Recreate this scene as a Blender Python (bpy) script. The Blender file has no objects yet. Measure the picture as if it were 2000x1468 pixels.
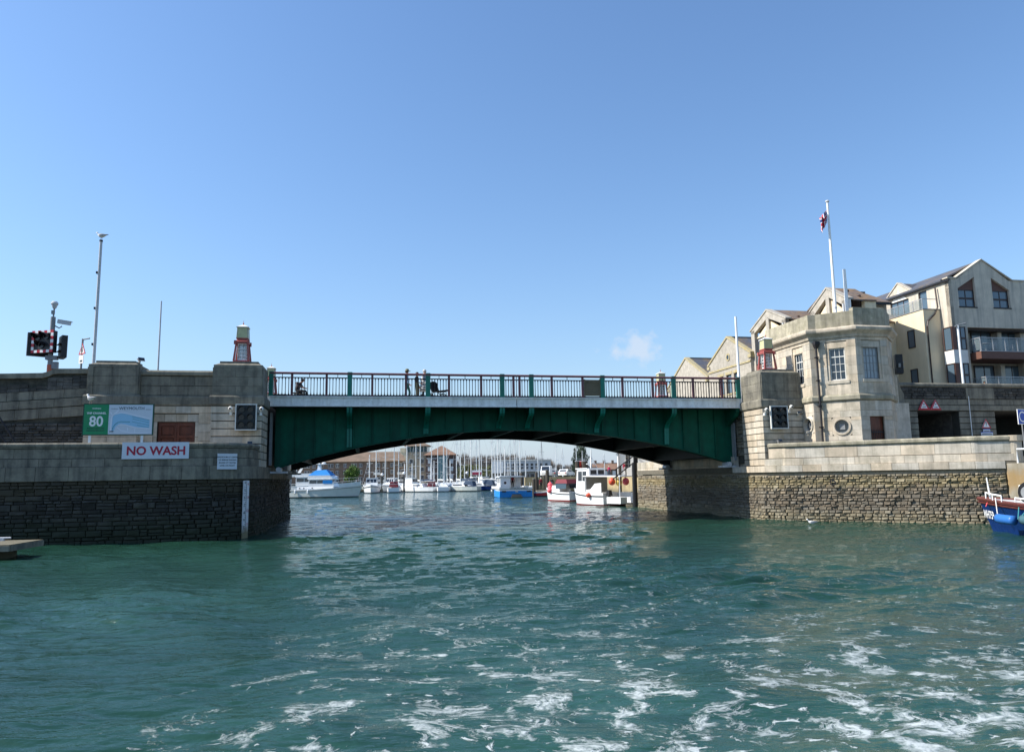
import bpy, bmesh, math, random
import numpy as np
from mathutils import Vector, Matrix
random.seed(11)
R = math.radians
SC = bpy.context.scene
COL = SC.collection

# ------------------------------------------------------------------ camera, sky, sun, exposure
EYE = 2.3
cam_data = bpy.data.cameras.new('camera')
cam = bpy.data.objects.new('camera', cam_data)
COL.objects.link(cam)
cam_data.sensor_width = 36.0
cam_data.lens = 36.0 * 1455.0 / 2000.0
cam_data.clip_end = 6000.0
pitch, roll = math.atan(199 / 1455.0), 0.015
fwd = Vector((0, math.cos(pitch), math.sin(pitch)))
r0, u0 = Vector((1, 0, 0)), Vector((0, -math.sin(pitch), math.cos(pitch)))
rt = r0 * math.cos(roll) - u0 * math.sin(roll)
up = u0 * math.cos(roll) + r0 * math.sin(roll)
cam.matrix_world = Matrix(((rt.x, up.x, -fwd.x, 0), (rt.y, up.y, -fwd.y, 0), (rt.z, up.z, -fwd.z, EYE), (0, 0, 0, 1)))
SC.camera = cam

SUN_AZ, SUN_EL = R(185.0), R(43.0)          # direction towards the sun, measured from +X
wd = bpy.data.worlds.new('World')
SC.world = wd
wd.use_nodes = True
wn, wl = wd.node_tree.nodes, wd.node_tree.links
wn.clear()
sky = wn.new('ShaderNodeTexSky')
sky.sky_type = 'NISHITA'
sky.sun_disc = False
sky.sun_elevation = SUN_EL
sky.sun_rotation = R(90.0) - SUN_AZ
sky.air_density, sky.dust_density, sky.ozone_density, sky.altitude = 1.3, 0.7, 8.0, 0
bg = wn.new('ShaderNodeBackground')
bg.inputs['Strength'].default_value = 0.128
wo = wn.new('ShaderNodeOutputWorld')
# one small fair-weather cloud low over the roofs, in a fixed compass direction of the sky
tc = wn.new('ShaderNodeTexCoord')
def wmath(op, a, b=None, c=None):
    n = wn.new('ShaderNodeMath'); n.operation = op
    for i, x in enumerate((a, b, c)):
        if x is None: continue
        if isinstance(x, (int, float)): n.inputs[i].default_value = x
        else: wl.new(x, n.inputs[i])
    return n.outputs[0]
sx = wn.new('ShaderNodeSeparateXYZ'); wl.new(tc.outputs['Generated'], sx.inputs[0])
az = wmath('DIVIDE', sx.outputs[0], sx.outputs[1])
elv = wmath('DIVIDE', sx.outputs[2], sx.outputs[1])
nz = wn.new('ShaderNodeTexNoise'); nz.inputs['Scale'].default_value = 42.0; nz.inputs['Detail'].default_value = 5.0
nz.inputs['Roughness'].default_value = 0.55
wl.new(tc.outputs['Generated'], nz.inputs['Vector'])
da = wmath('DIVIDE', wmath('SUBTRACT', az, 0.174), 0.052)
de = wmath('DIVIDE', wmath('SUBTRACT', elv, 0.170), 0.026)
rr = wmath('SQRT', wmath('ADD', wmath('MULTIPLY', da, da), wmath('MULTIPLY', de, de)))
cl = wmath('SUBTRACT', wmath('ADD', wmath('SUBTRACT', 1.0, rr), wmath('MULTIPLY', nz.outputs['Fac'], 2.6)), 1.45)
cl = wmath('MULTIPLY', wmath('MAXIMUM', wmath('MINIMUM', wmath('MULTIPLY', cl, 1.6), 1.0), 0.0), 0.55)
fr = wmath('GREATER_THAN', sx.outputs[1], 0.0)
cl = wmath('MULTIPLY', cl, fr)
mx = wn.new('ShaderNodeMix'); mx.data_type = 'RGBA'
wl.new(cl, mx.inputs['Factor'])
wl.new(sky.outputs[0], mx.inputs[6])
mx.inputs[7].default_value = (4.3, 4.45, 4.8, 1)
hz = wn.new('ShaderNodeMix'); hz.data_type = 'RGBA'
hf = wmath('MULTIPLY', wmath('POWER', 2.718, wmath('MULTIPLY', wmath('ABSOLUTE', sx.outputs[2]), -9.0)), 0.8)
wl.new(hf, hz.inputs['Factor']); wl.new(mx.outputs[2], hz.inputs[6]); hz.inputs[7].default_value = (2.9, 3.55, 4.6, 1)
wl.new(hz.outputs[2], bg.inputs['Color'])
wl.new(bg.outputs[0], wo.inputs[0])

sl = bpy.data.lights.new('sun', 'SUN')
sl.energy, sl.angle, sl.color = 5.0, R(0.5), (1.0, 0.95, 0.87)
sun = bpy.data.objects.new('sun', sl)
COL.objects.link(sun)
sd = Vector((math.cos(SUN_AZ) * math.cos(SUN_EL), math.sin(SUN_AZ) * math.cos(SUN_EL), math.sin(SUN_EL)))
sun.rotation_euler = sd.to_track_quat('Z', 'Y').to_euler()
sun.location = sd * 60

vs = SC.view_settings
vs.view_transform, vs.look, vs.exposure, vs.gamma = 'Standard', 'None', 0.6, 1.0
vs.use_curve_mapping = False

# ------------------------------------------------------------------ helpers
BANG = R(11.4)
UVF = Matrix.Rotation(BANG, 4, 'Z')        # bridge frame: x along the deck, y along the channel

def uv(u, v, z=0.0):
    return UVF @ Vector((u, v, z))

def FM(u, v, ang=0.0, z=0.0):
    """frame of a wall face: x to the right seen from outside, y into the wall, z up"""
    return UVF @ Matrix.Translation((u, v, z)) @ Matrix.Rotation(R(ang), 4, 'Z')

def WM(x, y, z=0.0, ang=0.0):
    return Matrix.Translation((x, y, z)) @ Matrix.Rotation(R(ang), 4, 'Z')

WORLD = {}
def thing(name, label, cat, loc, group=None):
    o = bpy.data.objects.new(name, None)
    o.empty_display_size = 0.3
    COL.objects.link(o)
    o.location = loc
    o['label'] = label; o['category'] = cat
    if group: o['group'] = group
    WORLD[o] = Matrix.Translation(Vector(loc))
    return o

def tag(o, label=None, cat=None, group=None, kind=None):
    if label: o['label'] = label
    if cat: o['category'] = cat
    if group: o['group'] = group
    if kind: o['kind'] = kind
    return o

def put(name, mesh, parent=None, M=None, label=None, kind=None):
    o = bpy.data.objects.new(name, mesh)
    COL.objects.link(o)
    M = M or Matrix.Identity(4)
    if parent is not None:
        o.parent = parent
        o.matrix_parent_inverse = WORLD[parent].inverted()
    o.matrix_basis = M
    WORLD[o] = M.copy()
    if label: o['label'] = label
    if kind: o['kind'] = kind
    return o

def children(o):
    return CH.get(o, [])
CH = {}
def copy_tree(o, parent=None):
    c = o.copy(); COL.objects.link(c)
    if parent is not None: c.parent = parent
    for ch in [k for k in o.children]:
        copy_tree(ch, c)
    return c

class MB:
    def __init__(s, M=None):
        s.v, s.f, s.mi, s.M = [], [], [], M or Matrix.Identity(4)
    def add(s, vs, fs, mi=0):
        o = len(s.v)
        M = s.M
        s.v += [tuple(M @ Vector(p)) for p in vs]
        s.f += [tuple(i + o for i in f) for f in fs]
        s.mi += [mi] * len(fs)
        return s
    def box(s, x0, x1, y0, y1, z0, z1, mi=0):
        return s.add([(x0, y0, z0), (x1, y0, z0), (x1, y1, z0), (x0, y1, z0), (x0, y0, z1), (x1, y0, z1), (x1, y1, z1), (x0, y1, z1)],
                     [(0, 3, 2, 1), (4, 5, 6, 7), (0, 1, 5, 4), (1, 2, 6, 5), (2, 3, 7, 6), (3, 0, 4, 7)], mi)
    def frust(s, x0, x1, y0, y1, z0, X0, X1, Y0, Y1, z1, mi=0):
        return s.add([(x0, y0, z0), (x1, y0, z0), (x1, y1, z0), (x0, y1, z0), (X0, Y0, z1), (X1, Y0, z1), (X1, Y1, z1), (X0, Y1, z1)],
                     [(0, 3, 2, 1), (4, 5, 6, 7), (0, 1, 5, 4), (1, 2, 6, 5), (2, 3, 7, 6), (3, 0, 4, 7)], mi)
    def prism(s, poly, a0, a1, axis='y', mi=0):
        n = len(poly)
        def pt(p, a):
            if axis == 'y': return (p[0], a, p[1])
            if axis == 'x': return (a, p[0], p[1])
            return (p[0], p[1], a)
        vs = [pt(p, a0) for p in poly] + [pt(p, a1) for p in poly]
        fs = [tuple(range(n)), tuple(range(2 * n - 1, n - 1, -1))]
        fs += [(i, (i + 1) % n, n + (i + 1) % n, n + i) for i in range(n)]
        return s.add(vs, fs, mi)
    def tube(s, p, r=0.05, n=8, r1=None, mi=0):
        pts = [Vector(q) for q in p]
        r1 = r if r1 is None else r1
        vs, fs = [], []
        prev = None
        for i, q in enumerate(pts):
            d = (pts[min(i + 1, len(pts) - 1)] - pts[max(i - 1, 0)]).normalized()
            a = Vector((0, 0, 1)) if abs(d.z) < 0.9 else Vector((1, 0, 0))
            if prev is not None: a = prev
            x = (a - d * a.dot(d)).normalized(); y = d.cross(x); prev = x
            rr_ = r + (r1 - r) * i / max(1, len(pts) - 1)
            vs += [tuple(q + (x * math.cos(t) + y * math.sin(t)) * rr_) for t in [2 * math.pi * k / n for k in range(n)]]
        for i in range(len(pts) - 1):
            for k in range(n):
                fs.append((i * n + k, i * n + (k + 1) % n, (i + 1) * n + (k + 1) % n, (i + 1) * n + k))
        fs += [tuple(range(n - 1, -1, -1)), tuple(range((len(pts) - 1) * n, len(pts) * n))]
        return s.add(vs, fs, mi)
    def loft(s, rings, mi=0, cap=True):
        n = len(rings[0]); vs = [p for r_ in rings for p in r_]; fs = []
        for i in range(len(rings) - 1):
            for k in range(n):
                fs.append((i * n + k, i * n + (k + 1) % n, (i + 1) * n + (k + 1) % n, (i + 1) * n + k))
        if cap: fs += [tuple(range(n - 1, -1, -1)), tuple(range((len(rings) - 1) * n, len(rings) * n))]
        return s.add(vs, fs, mi)
    def lathe(s, prof, x=0, y=0, n=12, mi=0):
        return s.loft([[(x + r_ * math.cos(2 * math.pi * k / n), y + r_ * math.sin(2 * math.pi * k / n), z) for k in range(n)] for r_, z in prof], mi)
    def ball(s, c, r, n=10, m=6, sc=(1, 1, 1), mi=0):
        rings = []
        for i in range(m + 1):
            t = math.pi * (i / m); t = min(max(t, 0.04), math.pi - 0.04)
            rings.append([(c[0] + r * sc[0] * math.sin(t) * math.cos(2 * math.pi * k / n), c[1] + r * sc[1] * math.sin(t) * math.sin(2 * math.pi * k / n), c[2] - r * sc[2] * math.cos(t)) for k in range(n)])
        return s.loft(rings, mi)
    def disc(s, c, r, nrm='y', n=20, t=0.02, mi=0, r_in=0.0):
        """disc (or ring) with thickness t along the axis"""
        def pt(a, q, d):
            x, z = q * math.cos(a), q * math.sin(a)
            return (c[0] + x, c[1] + d, c[2] + z) if nrm == 'y' else ((c[0] + d, c[1] + x, c[2] + z) if nrm == 'x' else (c[0] + x, c[1] + z, c[2] + d))
        A = [2 * math.pi * k / n for k in range(n)]
        if r_in <= 0:
            return s.loft([[pt(a, r, 0) for a in A], [pt(a, r, t) for a in A]], mi)
        rg = [[pt(a, r_in, 0) for a in A], [pt(a, r, 0) for a in A], [pt(a, r, t) for a in A], [pt(a, r_in, t) for a in A]]
        vs = [p for q in rg for p in q]
        fs = [(i * n + k, i * n + (k + 1) % n, ((i + 1) % 4) * n + (k + 1) % n, ((i + 1) % 4) * n + k) for i in range(4) for k in range(n)]
        return s.add(vs, fs, mi)
    def mesh(s, mats, smooth=False, norm=True):
        me = bpy.data.meshes.new('m')
        me.from_pydata(s.v, [], s.f)
        for m in (mats if isinstance(mats, (list, tuple)) else [mats]): me.materials.append(m)
        if any(s.mi): me.polygons.foreach_set('material_index', s.mi)
        if norm:
            b = bmesh.new(); b.from_mesh(me); bmesh.ops.recalc_face_normals(b, faces=b.faces); b.to_mesh(me); b.free()
        if smooth: me.polygons.foreach_set('use_smooth', [True] * len(me.polygons))
        me.update()
        return me
    def build(s, name, mats, parent=None, smooth=False, label=None, kind=None):
        return put(name, s.mesh(mats, smooth), parent, None, label, kind)

# ------------------------------------------------------------------ materials
def mat(name, col, rough=0.6, var=0.0, nsc=3.0, bump=0.0, bsc=40.0, metal=0.0, rnd=0.0, streak=None, streak_amt=0.0,
        stain=None, stain_amt=0.0, stain_sc=1.2, zbands=(), spec=0.4, emit=None, hue=0.0, stretch=(1, 1, 1)):
    """procedural paint / stone / wood: noise colour, per-piece tint, vertical streaks, stains and height bands"""
    m = bpy.data.materials.new(name); m.use_nodes = True
    N, L = m.node_tree.nodes, m.node_tree.links
    b = N['Principled BSDF']
    b.inputs['Roughness'].default_value = rough
    b.inputs['Metallic'].default_value = metal
    b.inputs['Specular IOR Level'].default_value = spec
    geo = N.new('ShaderNodeNewGeometry')
    mp = N.new('ShaderNodeMapping'); mp.inputs['Scale'].default_value = stretch
    L.new(geo.outputs['Position'], mp.inputs['Vector'])
    def noise(sc, det=4.0, src=None, ro=0.6):
        n = N.new('ShaderNodeTexNoise'); n.inputs['Scale'].default_value = sc; n.inputs['Detail'].default_value = det
        n.inputs['Roughness'].default_value = ro
        L.new(src or mp.outputs[0], n.inputs['Vector']); return n.outputs['Fac']
    def ramp(src, a, b_, x, y):
        r_ = N.new('ShaderNodeMapRange'); r_.clamp = True
        r_.inputs[1].default_value, r_.inputs[2].default_value, r_.inputs[3].default_value, r_.inputs[4].default_value = a, b_, x, y
        L.new(src, r_.inputs[0]); return r_.outputs[0]
    def mul(a, f):
        x = N.new('ShaderNodeMix'); x.data_type = 'RGBA'; x.blend_type = 'MULTIPLY'; x.inputs[0].default_value = 1.0
        c = N.new('ShaderNodeCombineColor')
        for i in range(3): L.new(f, c.inputs[i])
        L.new(a, x.inputs[6]); L.new(c.outputs[0], x.inputs[7]); return x.outputs[2]
    def mix(a, colr, f):
        x = N.new('ShaderNodeMix'); x.data_type = 'RGBA'
        L.new(f, x.inputs[0]); L.new(a, x.inputs[6]); x.inputs[7].default_value = (*colr, 1); return x.outputs[2]
    def mth(op, a, b_):
        n = N.new('ShaderNodeMath'); n.operation = op
        for i, q in enumerate((a, b_)):
            if isinstance(q, (int, float)): n.inputs[i].default_value = q
            else: L.new(q, n.inputs[i])
        return n.outputs[0]
    rgb = N.new('ShaderNodeRGB'); rgb.outputs[0].default_value = (*col, 1)
    c = rgb.outputs[0]
    if var: c = mul(c, ramp(noise(nsc), 0.3, 0.7, 1 - var, 1 + var))
    if rnd:
        oi = N.new('ShaderNodeObjectInfo')
        q = mth('FRACT', mth('ADD', oi.outputs['Random'], geo.outputs['Random Per Island']), 0)
        c = mul(c, ramp(q, 0, 1, 1 - rnd, 1 + rnd))
        if hue:
            q2 = mth('FRACT', mth('MULTIPLY', q, 7.31), 0)
            x = N.new('ShaderNodeHueSaturation'); L.new(c, x.inputs['Color'])
            L.new(ramp(q2, 0, 1, 0.5 - hue, 0.5 + hue), x.inputs['Hue'])
            L.new(ramp(q2, 0, 1, 1.25, 0.7), x.inputs['Saturation'])
            c = x.outputs[0]
    if streak:
        m2 = N.new('ShaderNodeMapping'); m2.inputs['Scale'].default_value = (3.2, 3.2, 0.22)
        L.new(geo.outputs['Position'], m2.inputs['Vector'])
        c = mix(c, streak, mth('MULTIPLY', ramp(noise(1.0, 6.0, m2.outputs[0], 0.65), 0.44, 0.68, 0, 1), streak_amt))
    if stain:
        c = mix(c, stain, mth('MULTIPLY', ramp(noise(stain_sc, 8.0, None, 0.72), 0.47, 0.66, 0, 1), stain_amt))
    if zbands:
        sp = N.new('ShaderNodeSeparateXYZ'); L.new(geo.outputs['Position'], sp.inputs[0])
        zz = mth('ADD', sp.outputs[2], mth('MULTIPLY', mth('SUBTRACT', noise(1.6, 6.0), 0.5), 0.9))
        for (za, zb, zc, zd, colr, amt) in zbands:
            f = mth('MULTIPLY', ramp(zz, za, zb, 0, 1), ramp(zz, zc, zd, 1, 0))
            c = mix(c, colr, mth('MULTIPLY', f, amt))
    L.new(c, b.inputs['Base Color'])
    if bump:
        bp = N.new('ShaderNodeBump'); bp.inputs['Strength'].default_value = bump; bp.inputs['Distance'].default_value = 0.02
        L.new(noise(bsc, 6.0), bp.inputs['Height']); L.new(bp.outputs[0], b.inputs['Normal'])
    if rough < 0.55 and var:
        L.new(ramp(noise(nsc * 2.3), 0.3, 0.7, max(0.05, rough - 0.1), rough + 0.15), b.inputs['Roughness'])
    if emit:
        b.inputs['Emission Color'].default_value = (*emit, 1); b.inputs['Emission Strength'].default_value = 1.0
    return m

def glass(name, col, rough=0.05):
    m = mat(name, col, rough, spec=0.8)
    return m

Mt = {}
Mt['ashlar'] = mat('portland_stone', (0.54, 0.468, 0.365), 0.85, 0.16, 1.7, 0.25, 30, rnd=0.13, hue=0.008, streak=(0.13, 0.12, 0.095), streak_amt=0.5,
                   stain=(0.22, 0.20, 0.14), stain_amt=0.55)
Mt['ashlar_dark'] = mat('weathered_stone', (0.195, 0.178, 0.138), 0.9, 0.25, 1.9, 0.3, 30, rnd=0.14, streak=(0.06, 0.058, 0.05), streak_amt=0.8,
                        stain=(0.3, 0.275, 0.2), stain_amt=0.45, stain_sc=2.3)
Mt['ashlar_lichen'] = mat('lichened_stone', (0.35, 0.315, 0.235), 0.92, 0.3, 2.6, 0.45, 26, rnd=0.1, streak=(0.09, 0.085, 0.06), streak_amt=0.6,
                          stain=(0.24, 0.225, 0.14), stain_amt=0.6, stain_sc=4.0)
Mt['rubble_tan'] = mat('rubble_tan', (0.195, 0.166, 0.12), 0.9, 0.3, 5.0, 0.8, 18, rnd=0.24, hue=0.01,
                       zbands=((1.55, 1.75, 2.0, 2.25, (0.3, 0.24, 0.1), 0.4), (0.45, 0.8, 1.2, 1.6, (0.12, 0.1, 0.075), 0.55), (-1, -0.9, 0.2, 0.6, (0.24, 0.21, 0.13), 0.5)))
Mt['rubble_shaded'] = mat('rubble_shaded', (0.036, 0.034, 0.027), 0.85, 0.35, 4.0, 0.6, 22, rnd=0.5, hue=0.01,
                        zbands=((1.7, 1.9, 2.3, 2.6, (0.06, 0.05, 0.03), 0.7), (-1, -0.9, 0.45, 1.15, (0.02, 0.027, 0.013), 0.85)))  # right pier's stone with shade, wet and weathering put into its colour
Mt['rubble_wall'] = mat('rubble_wall', (0.08, 0.074, 0.064), 0.9, 0.35, 4.0, 0.5, 22, rnd=0.4, stain=(0.025, 0.026, 0.025), stain_amt=0.6)
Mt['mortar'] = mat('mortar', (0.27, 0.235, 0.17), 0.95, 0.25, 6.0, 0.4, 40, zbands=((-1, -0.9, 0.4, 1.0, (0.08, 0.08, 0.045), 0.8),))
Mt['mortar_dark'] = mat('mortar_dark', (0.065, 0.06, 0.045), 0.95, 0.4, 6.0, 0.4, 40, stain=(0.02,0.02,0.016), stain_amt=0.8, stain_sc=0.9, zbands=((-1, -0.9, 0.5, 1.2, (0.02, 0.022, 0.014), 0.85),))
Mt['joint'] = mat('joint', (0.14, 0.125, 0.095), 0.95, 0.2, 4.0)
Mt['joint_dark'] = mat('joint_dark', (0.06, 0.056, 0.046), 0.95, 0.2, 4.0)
Mt['green'] = mat('green_paint', (0.0, 0.085, 0.05), 0.6, 0.22, 2.2, 0.06, 12, rnd=0.14, streak=(0.005, 0.04, 0.028), streak_amt=0.6, spec=0.2)
Mt['green_lt'] = mat('green_post_paint', (0.004, 0.17, 0.12), 0.4, 0.12, 3.0, streak=(0.02, 0.06, 0.045), streak_amt=0.3)
Mt['maroon'] = mat('maroon_paint', (0.135, 0.045, 0.05), 0.45, 0.2, 4.0, rnd=0.1)
Mt['black_iron'] = mat('black_iron', (0.018, 0.016, 0.018), 0.5, 0.2, 5.0)
Mt['grey_paint'] = mat('grey_paint', (0.84, 0.83, 0.79), 0.5, 0.08, 1.6, 0.05, 30, streak=(0.24, 0.19, 0.14), streak_amt=0.32, stain=(0.2, 0.16, 0.12), stain_amt=0.22, stain_sc=7.0)
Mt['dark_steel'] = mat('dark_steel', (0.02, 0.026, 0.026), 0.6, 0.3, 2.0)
Mt['asphalt'] = mat('asphalt', (0.055, 0.055, 0.055), 0.9, 0.2, 5.0)
Mt['concrete'] = mat('concrete', (0.36, 0.32, 0.25), 0.9, 0.2, 1.5, 0.3, 25, streak=(0.2, 0.16, 0.09), streak_amt=0.6, zbands=((1.35, 1.65, 2.05, 2.35, (0.33, 0.2, 0.065), 0.7), (-1, -.9, .6, 1.3, (0.09, 0.08, 0.045), 0.8)))
Mt['red'] = mat('lamp_red_paint', (0.36, 0.09, 0.075), 0.45, 0.2, 6.0, rnd=0.06)
Mt['white'] = mat('white_paint', (0.8, 0.8, 0.78), 0.45, 0.05, 3.0)
Mt['offwhite'] = mat('offwhite_paint', (0.68, 0.67, 0.62), 0.5, 0.08, 3.0)
Mt['lamp_glass'] = mat('opal_glass', (0.46, 0.45, 0.24), 0.3, 0.1, 3.0)
Mt['glass_dark'] = glass('window_glass', (0.018, 0.025, 0.035))
Mt['glass_blue'] = glass('window_glass_blue', (0.075, 0.115, 0.15), 0.08)
Mt['wood_door'] = mat('varnished_wood', (0.12, 0.036, 0.018), 0.4, 0.3, 6.0, 0.1, 40, stretch=(1, 1, 0.25), rnd=0.12)
Mt['board'] = mat('plywood', (0.16, 0.125, 0.075), 0.8, 0.35, 3.0, stain=(0.07, 0.06, 0.045), stain_amt=0.6, stain_sc=3.0)
Mt['black'] = mat('black_plastic', (0.012, 0.012, 0.014), 0.45, 0.1, 6.0)
Mt['lens'] = mat('signal_lens', (0.006, 0.006, 0.008), 0.15)
Mt['lt_grey'] = mat('light_grey_metal', (0.5, 0.51, 0.52), 0.4, 0.1, 4.0)
Mt['mid_grey'] = mat('grey_metal', (0.22, 0.23, 0.235), 0.5, 0.15, 4.0)
Mt['galv'] = mat('galvanised', (0.4, 0.41, 0.42), 0.45, 0.15, 8.0, metal=0.3)
Mt['sign_red'] = mat('sign_red', (0.5, 0.012, 0.03), 0.4)
Mt['text_red'] = mat('lettering_red', (0.36, 0.012, 0.04), 0.5)
Mt['sign_green'] = mat('sign_green', (0.0, 0.23, 0.085), 0.35, 0.04, 2.0)
Mt['sign_frame'] = mat('sign_frame_green', (0.0, 0.06, 0.035), 0.4, 0.1, 4.0)
Mt['sign_grey'] = mat('sign_pale', (0.58, 0.62, 0.68), 0.4, 0.02, 2.0)
Mt['sign_road'] = mat('sign_map_roads', (0.72, 0.75, 0.82), 0.4)
Mt['sign_water'] = mat('sign_map_water', (0.30, 0.54, 0.72), 0.4)
Mt['sign_ink'] = mat('sign_ink', (0.03, 0.05, 0.06), 0.5)
Mt['sign_teal'] = mat('sign_teal', (0.05, 0.25, 0.28), 0.5)
Mt['blue_sign'] = mat('blue_sign', (0.01, 0.05, 0.36), 0.35)
Mt['slate'] = mat('slate', (0.075, 0.082, 0.1), 0.6, 0.25, 3.0, 0.15, 10, stain=(0.24, 0.15, 0.035), stain_amt=0.5, stain_sc=0.8)
Mt['tile_lichen'] = mat('lichened_tiles', (0.15, 0.115, 0.095), 0.85, 0.35, 3.0, 0.3, 8, stain=(0.3, 0.17, 0.05), stain_amt=0.65, stain_sc=1.1)
Mt['stone_house'] = mat('house_stone', (0.35, 0.32, 0.27), 0.9, 0.2, 2.5, 0.35, 9, rnd=0.2, stain=(0.24, 0.22, 0.17), stain_amt=0.4, stain_sc=2.4)
Mt['coping_lichen'] = mat('lichened_coping', (0.37, 0.32, 0.2), 0.9, 0.25, 4.0, stain=(0.34, 0.24, 0.05), stain_amt=0.7, stain_sc=2.0)
Mt['apt_stone'] = mat('apartment_stone', (0.55, 0.49, 0.39), 0.9, 0.12, 1.2, 0.2, 8, rnd=0.07, streak=(0.25, 0.24, 0.215), streak_amt=0.6)
Mt['gable_stone'] = mat('pale_gable_stone', (0.39, 0.355, 0.3), 0.9, 0.18, 2.4, 0.3, 9, stain=(0.28, 0.26, 0.21), stain_amt=0.5, stain_sc=2.0)
Mt['cream'] = mat('cream_render', (0.74, 0.62, 0.42), 0.85, 0.06, 1.2, streak=(0.5, 0.4, 0.26), streak_amt=0.25)
Mt['brown_frame'] = mat('brown_frame', (0.035, 0.018, 0.014), 0.4, 0.15, 5.0)
Mt['cedar'] = mat('stained_boards', (0.13, 0.06, 0.042), 0.6, 0.25, 3.0, stretch=(1, 1, 8), rnd=0.12)
Mt['clear_glass'] = glass('balustrade_glass', (0.2, 0.25, 0.26), 0.05)
Mt['clear_glass'].node_tree.nodes['Principled BSDF'].inputs['Alpha'].default_value = 0.35
# ------------------------------------------------------------------ water
AMP = 0.0050
def water():
    rng = np.random.RandomState(5)
    rows = [2.6]
    while rows[-1] < 330:
        y = rows[-1]
        rows.append(y + max(0.024, 0.00065 * y ** 1.66))
    Yr = np.array(rows, np.float32)
    t = np.linspace(-1.25, 1.05, 820).astype(np.float32)
    X = t[None, :] * Yr[:, None]
    Y = np.repeat(Yr[:, None], len(t), 1)
    Z = np.zeros_like(X)
    dist = np.sqrt(X * X + Y * Y)
    step = np.repeat(np.gradient(Yr)[:, None], len(t), 1)
    p1 = np.sin(X * 0.23 + 1.3 * np.sin(Y * 0.11 + 1.0) + 0.6) * np.sin(Y * 0.31 + X * 0.09 + 2.0)
    p2 = np.sin(X * 0.41 + 1.1 * np.sin(Y * 0.19 + 2.2)) * np.sin(Y * 0.47 - X * 0.13 + .4)
    calm = np.clip(0.6 + 0.55 * p1 + 0.35 * p2, 0.12, 1.25)
    wx = X + 0.22 * np.sin(Y * 0.8 + 0.3 * X) + 0.5 * np.sin(Y * 0.21 + 1)
    wy = Y + 0.16 * np.sin(X * 0.9 + 0.5) + 0.35 * np.sin(X * 0.33 + 2) + 0.06 * np.sin(2.3 * X + 1.7 * Y)
    for i in range(150):
        lam = 0.16 * (4.6 / 0.16) ** (rng.rand() ** 1.75)
        ang = R(97) + rng.randn() * (0.5 if lam > 1.2 else 0.27)
        k = 2 * math.pi / lam
        amp = AMP * lam ** 0.82 * (0.4 + 1.2 * rng.rand())
        ph = k * (wx * math.cos(ang) + wy * math.sin(ang)) + rng.rand() * 6.28
        w = np.sin(ph) - 0.22 * np.cos(2 * ph)
        fade = np.clip(lam / (3.2 * step) - 0.6, 0, 1)
        Z += (amp * w * fade * (calm if lam < 1.6 else 0.5)).astype(np.float32)
    # the long low wash left by the boat the picture was taken from
    for (cx, cy, ang, lam, amp, wd_) in ((-4.0, 13.5, 0.75, 2.6, 0.045, 4.0), (-6.5, 19.0, 0.55, 3.4, 0.05, 6.0), (6.0, 15.0, 2.3, 3.0, 0.045, 5.0), (12.0, 24.0, 2.2, 4.0, 0.05, 7.0), (1.5, 8.0, 1.45, 1.9, 0.035, 3.0), (-9, 44.0, 1.9, 2.2, 0.05, 3.0)):
        g = np.exp(-((X - cx) ** 2 + (Y - cy) ** 2) / wd_ ** 2)
        Z += g * amp * np.sin(2 * math.pi / lam * ((X - cx) * math.cos(ang) + (Y - cy) * math.sin(ang)))
    n, m = X.shape
    V = np.stack([X, Y, Z], -1).reshape(-1, 3)
    idx = np.arange(n * m).reshape(n, m)
    F = np.stack([idx[:-1, :-1], idx[:-1, 1:], idx[1:, 1:], idx[1:, :-1]], -1).reshape(-1, 4)
    # a plain sheet outside the rippled part, 0.3 m lower, out to the horizon
    base = len(V)
    ext = np.array([(-3000, -3000, -0.3), (3000, -3000, -0.3), (3000, 4000, -0.3), (-3000, 4000, -0.3)])
    V = np.concatenate([V, ext]); F = np.concatenate([F, [[base, base + 1, base + 2, base + 3]]])
    me = bpy.data.meshes.new('water')
    me.vertices.add(len(V)); me.vertices.foreach_set('co', V.ravel())
    me.loops.add(len(F) * 4); me.loops.foreach_set('vertex_index', F.ravel().astype(np.int32))
    me.polygons.add(len(F)); me.polygons.foreach_set('loop_start', np.arange(0, len(F) * 4, 4, dtype=np.int32))
    me.polygons.foreach_set('use_smooth', np.ones(len(F), bool))
    me.update(calc_edges=True)
    m = bpy.data.materials.new('sea_water'); m.use_nodes = True
    N, L = m.node_tree.nodes, m.node_tree.links
    b = N['Principled BSDF']
    geo = N.new('ShaderNodeNewGeometry')
    def noise(sc, det, vec, ro=0.6, dist_=0.0):
        n_ = N.new('ShaderNodeTexNoise'); n_.inputs['Scale'].default_value = sc; n_.inputs['Detail'].default_value = det
        n_.inputs['Roughness'].default_value = ro; n_.inputs['Distortion'].default_value = dist_
        L.new(vec, n_.inputs['Vector']); return n_.outputs
    def mth(op, a, b_=None, c=None):
        n_ = N.new('ShaderNodeMath'); n_.operation = op
        for i, q in enumerate((a, b_, c)):
            if q is None: continue
            if isinstance(q, (int, float)): n_.inputs[i].default_value = q
            else: L.new(q, n_.inputs[i])
        return n_.outputs[0]
    def ramp(src, a, b_, x=0.0, y=1.0, smooth=False):
        r_ = N.new('ShaderNodeMapRange'); r_.clamp = True
        if smooth: r_.interpolation_type = 'SMOOTHSTEP'
        r_.inputs[1].default_value, r_.inputs[2].default_value, r_.inputs[3].default_value, r_.inputs[4].default_value = a, b_, x, y
        L.new(src, r_.inputs[0]); return r_.outputs[0]
    pos = geo.outputs['Position']
    sp = N.new('ShaderNodeSeparateXYZ'); L.new(pos, sp.inputs[0])
    px, py = sp.outputs[0], sp.outputs[1]
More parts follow.
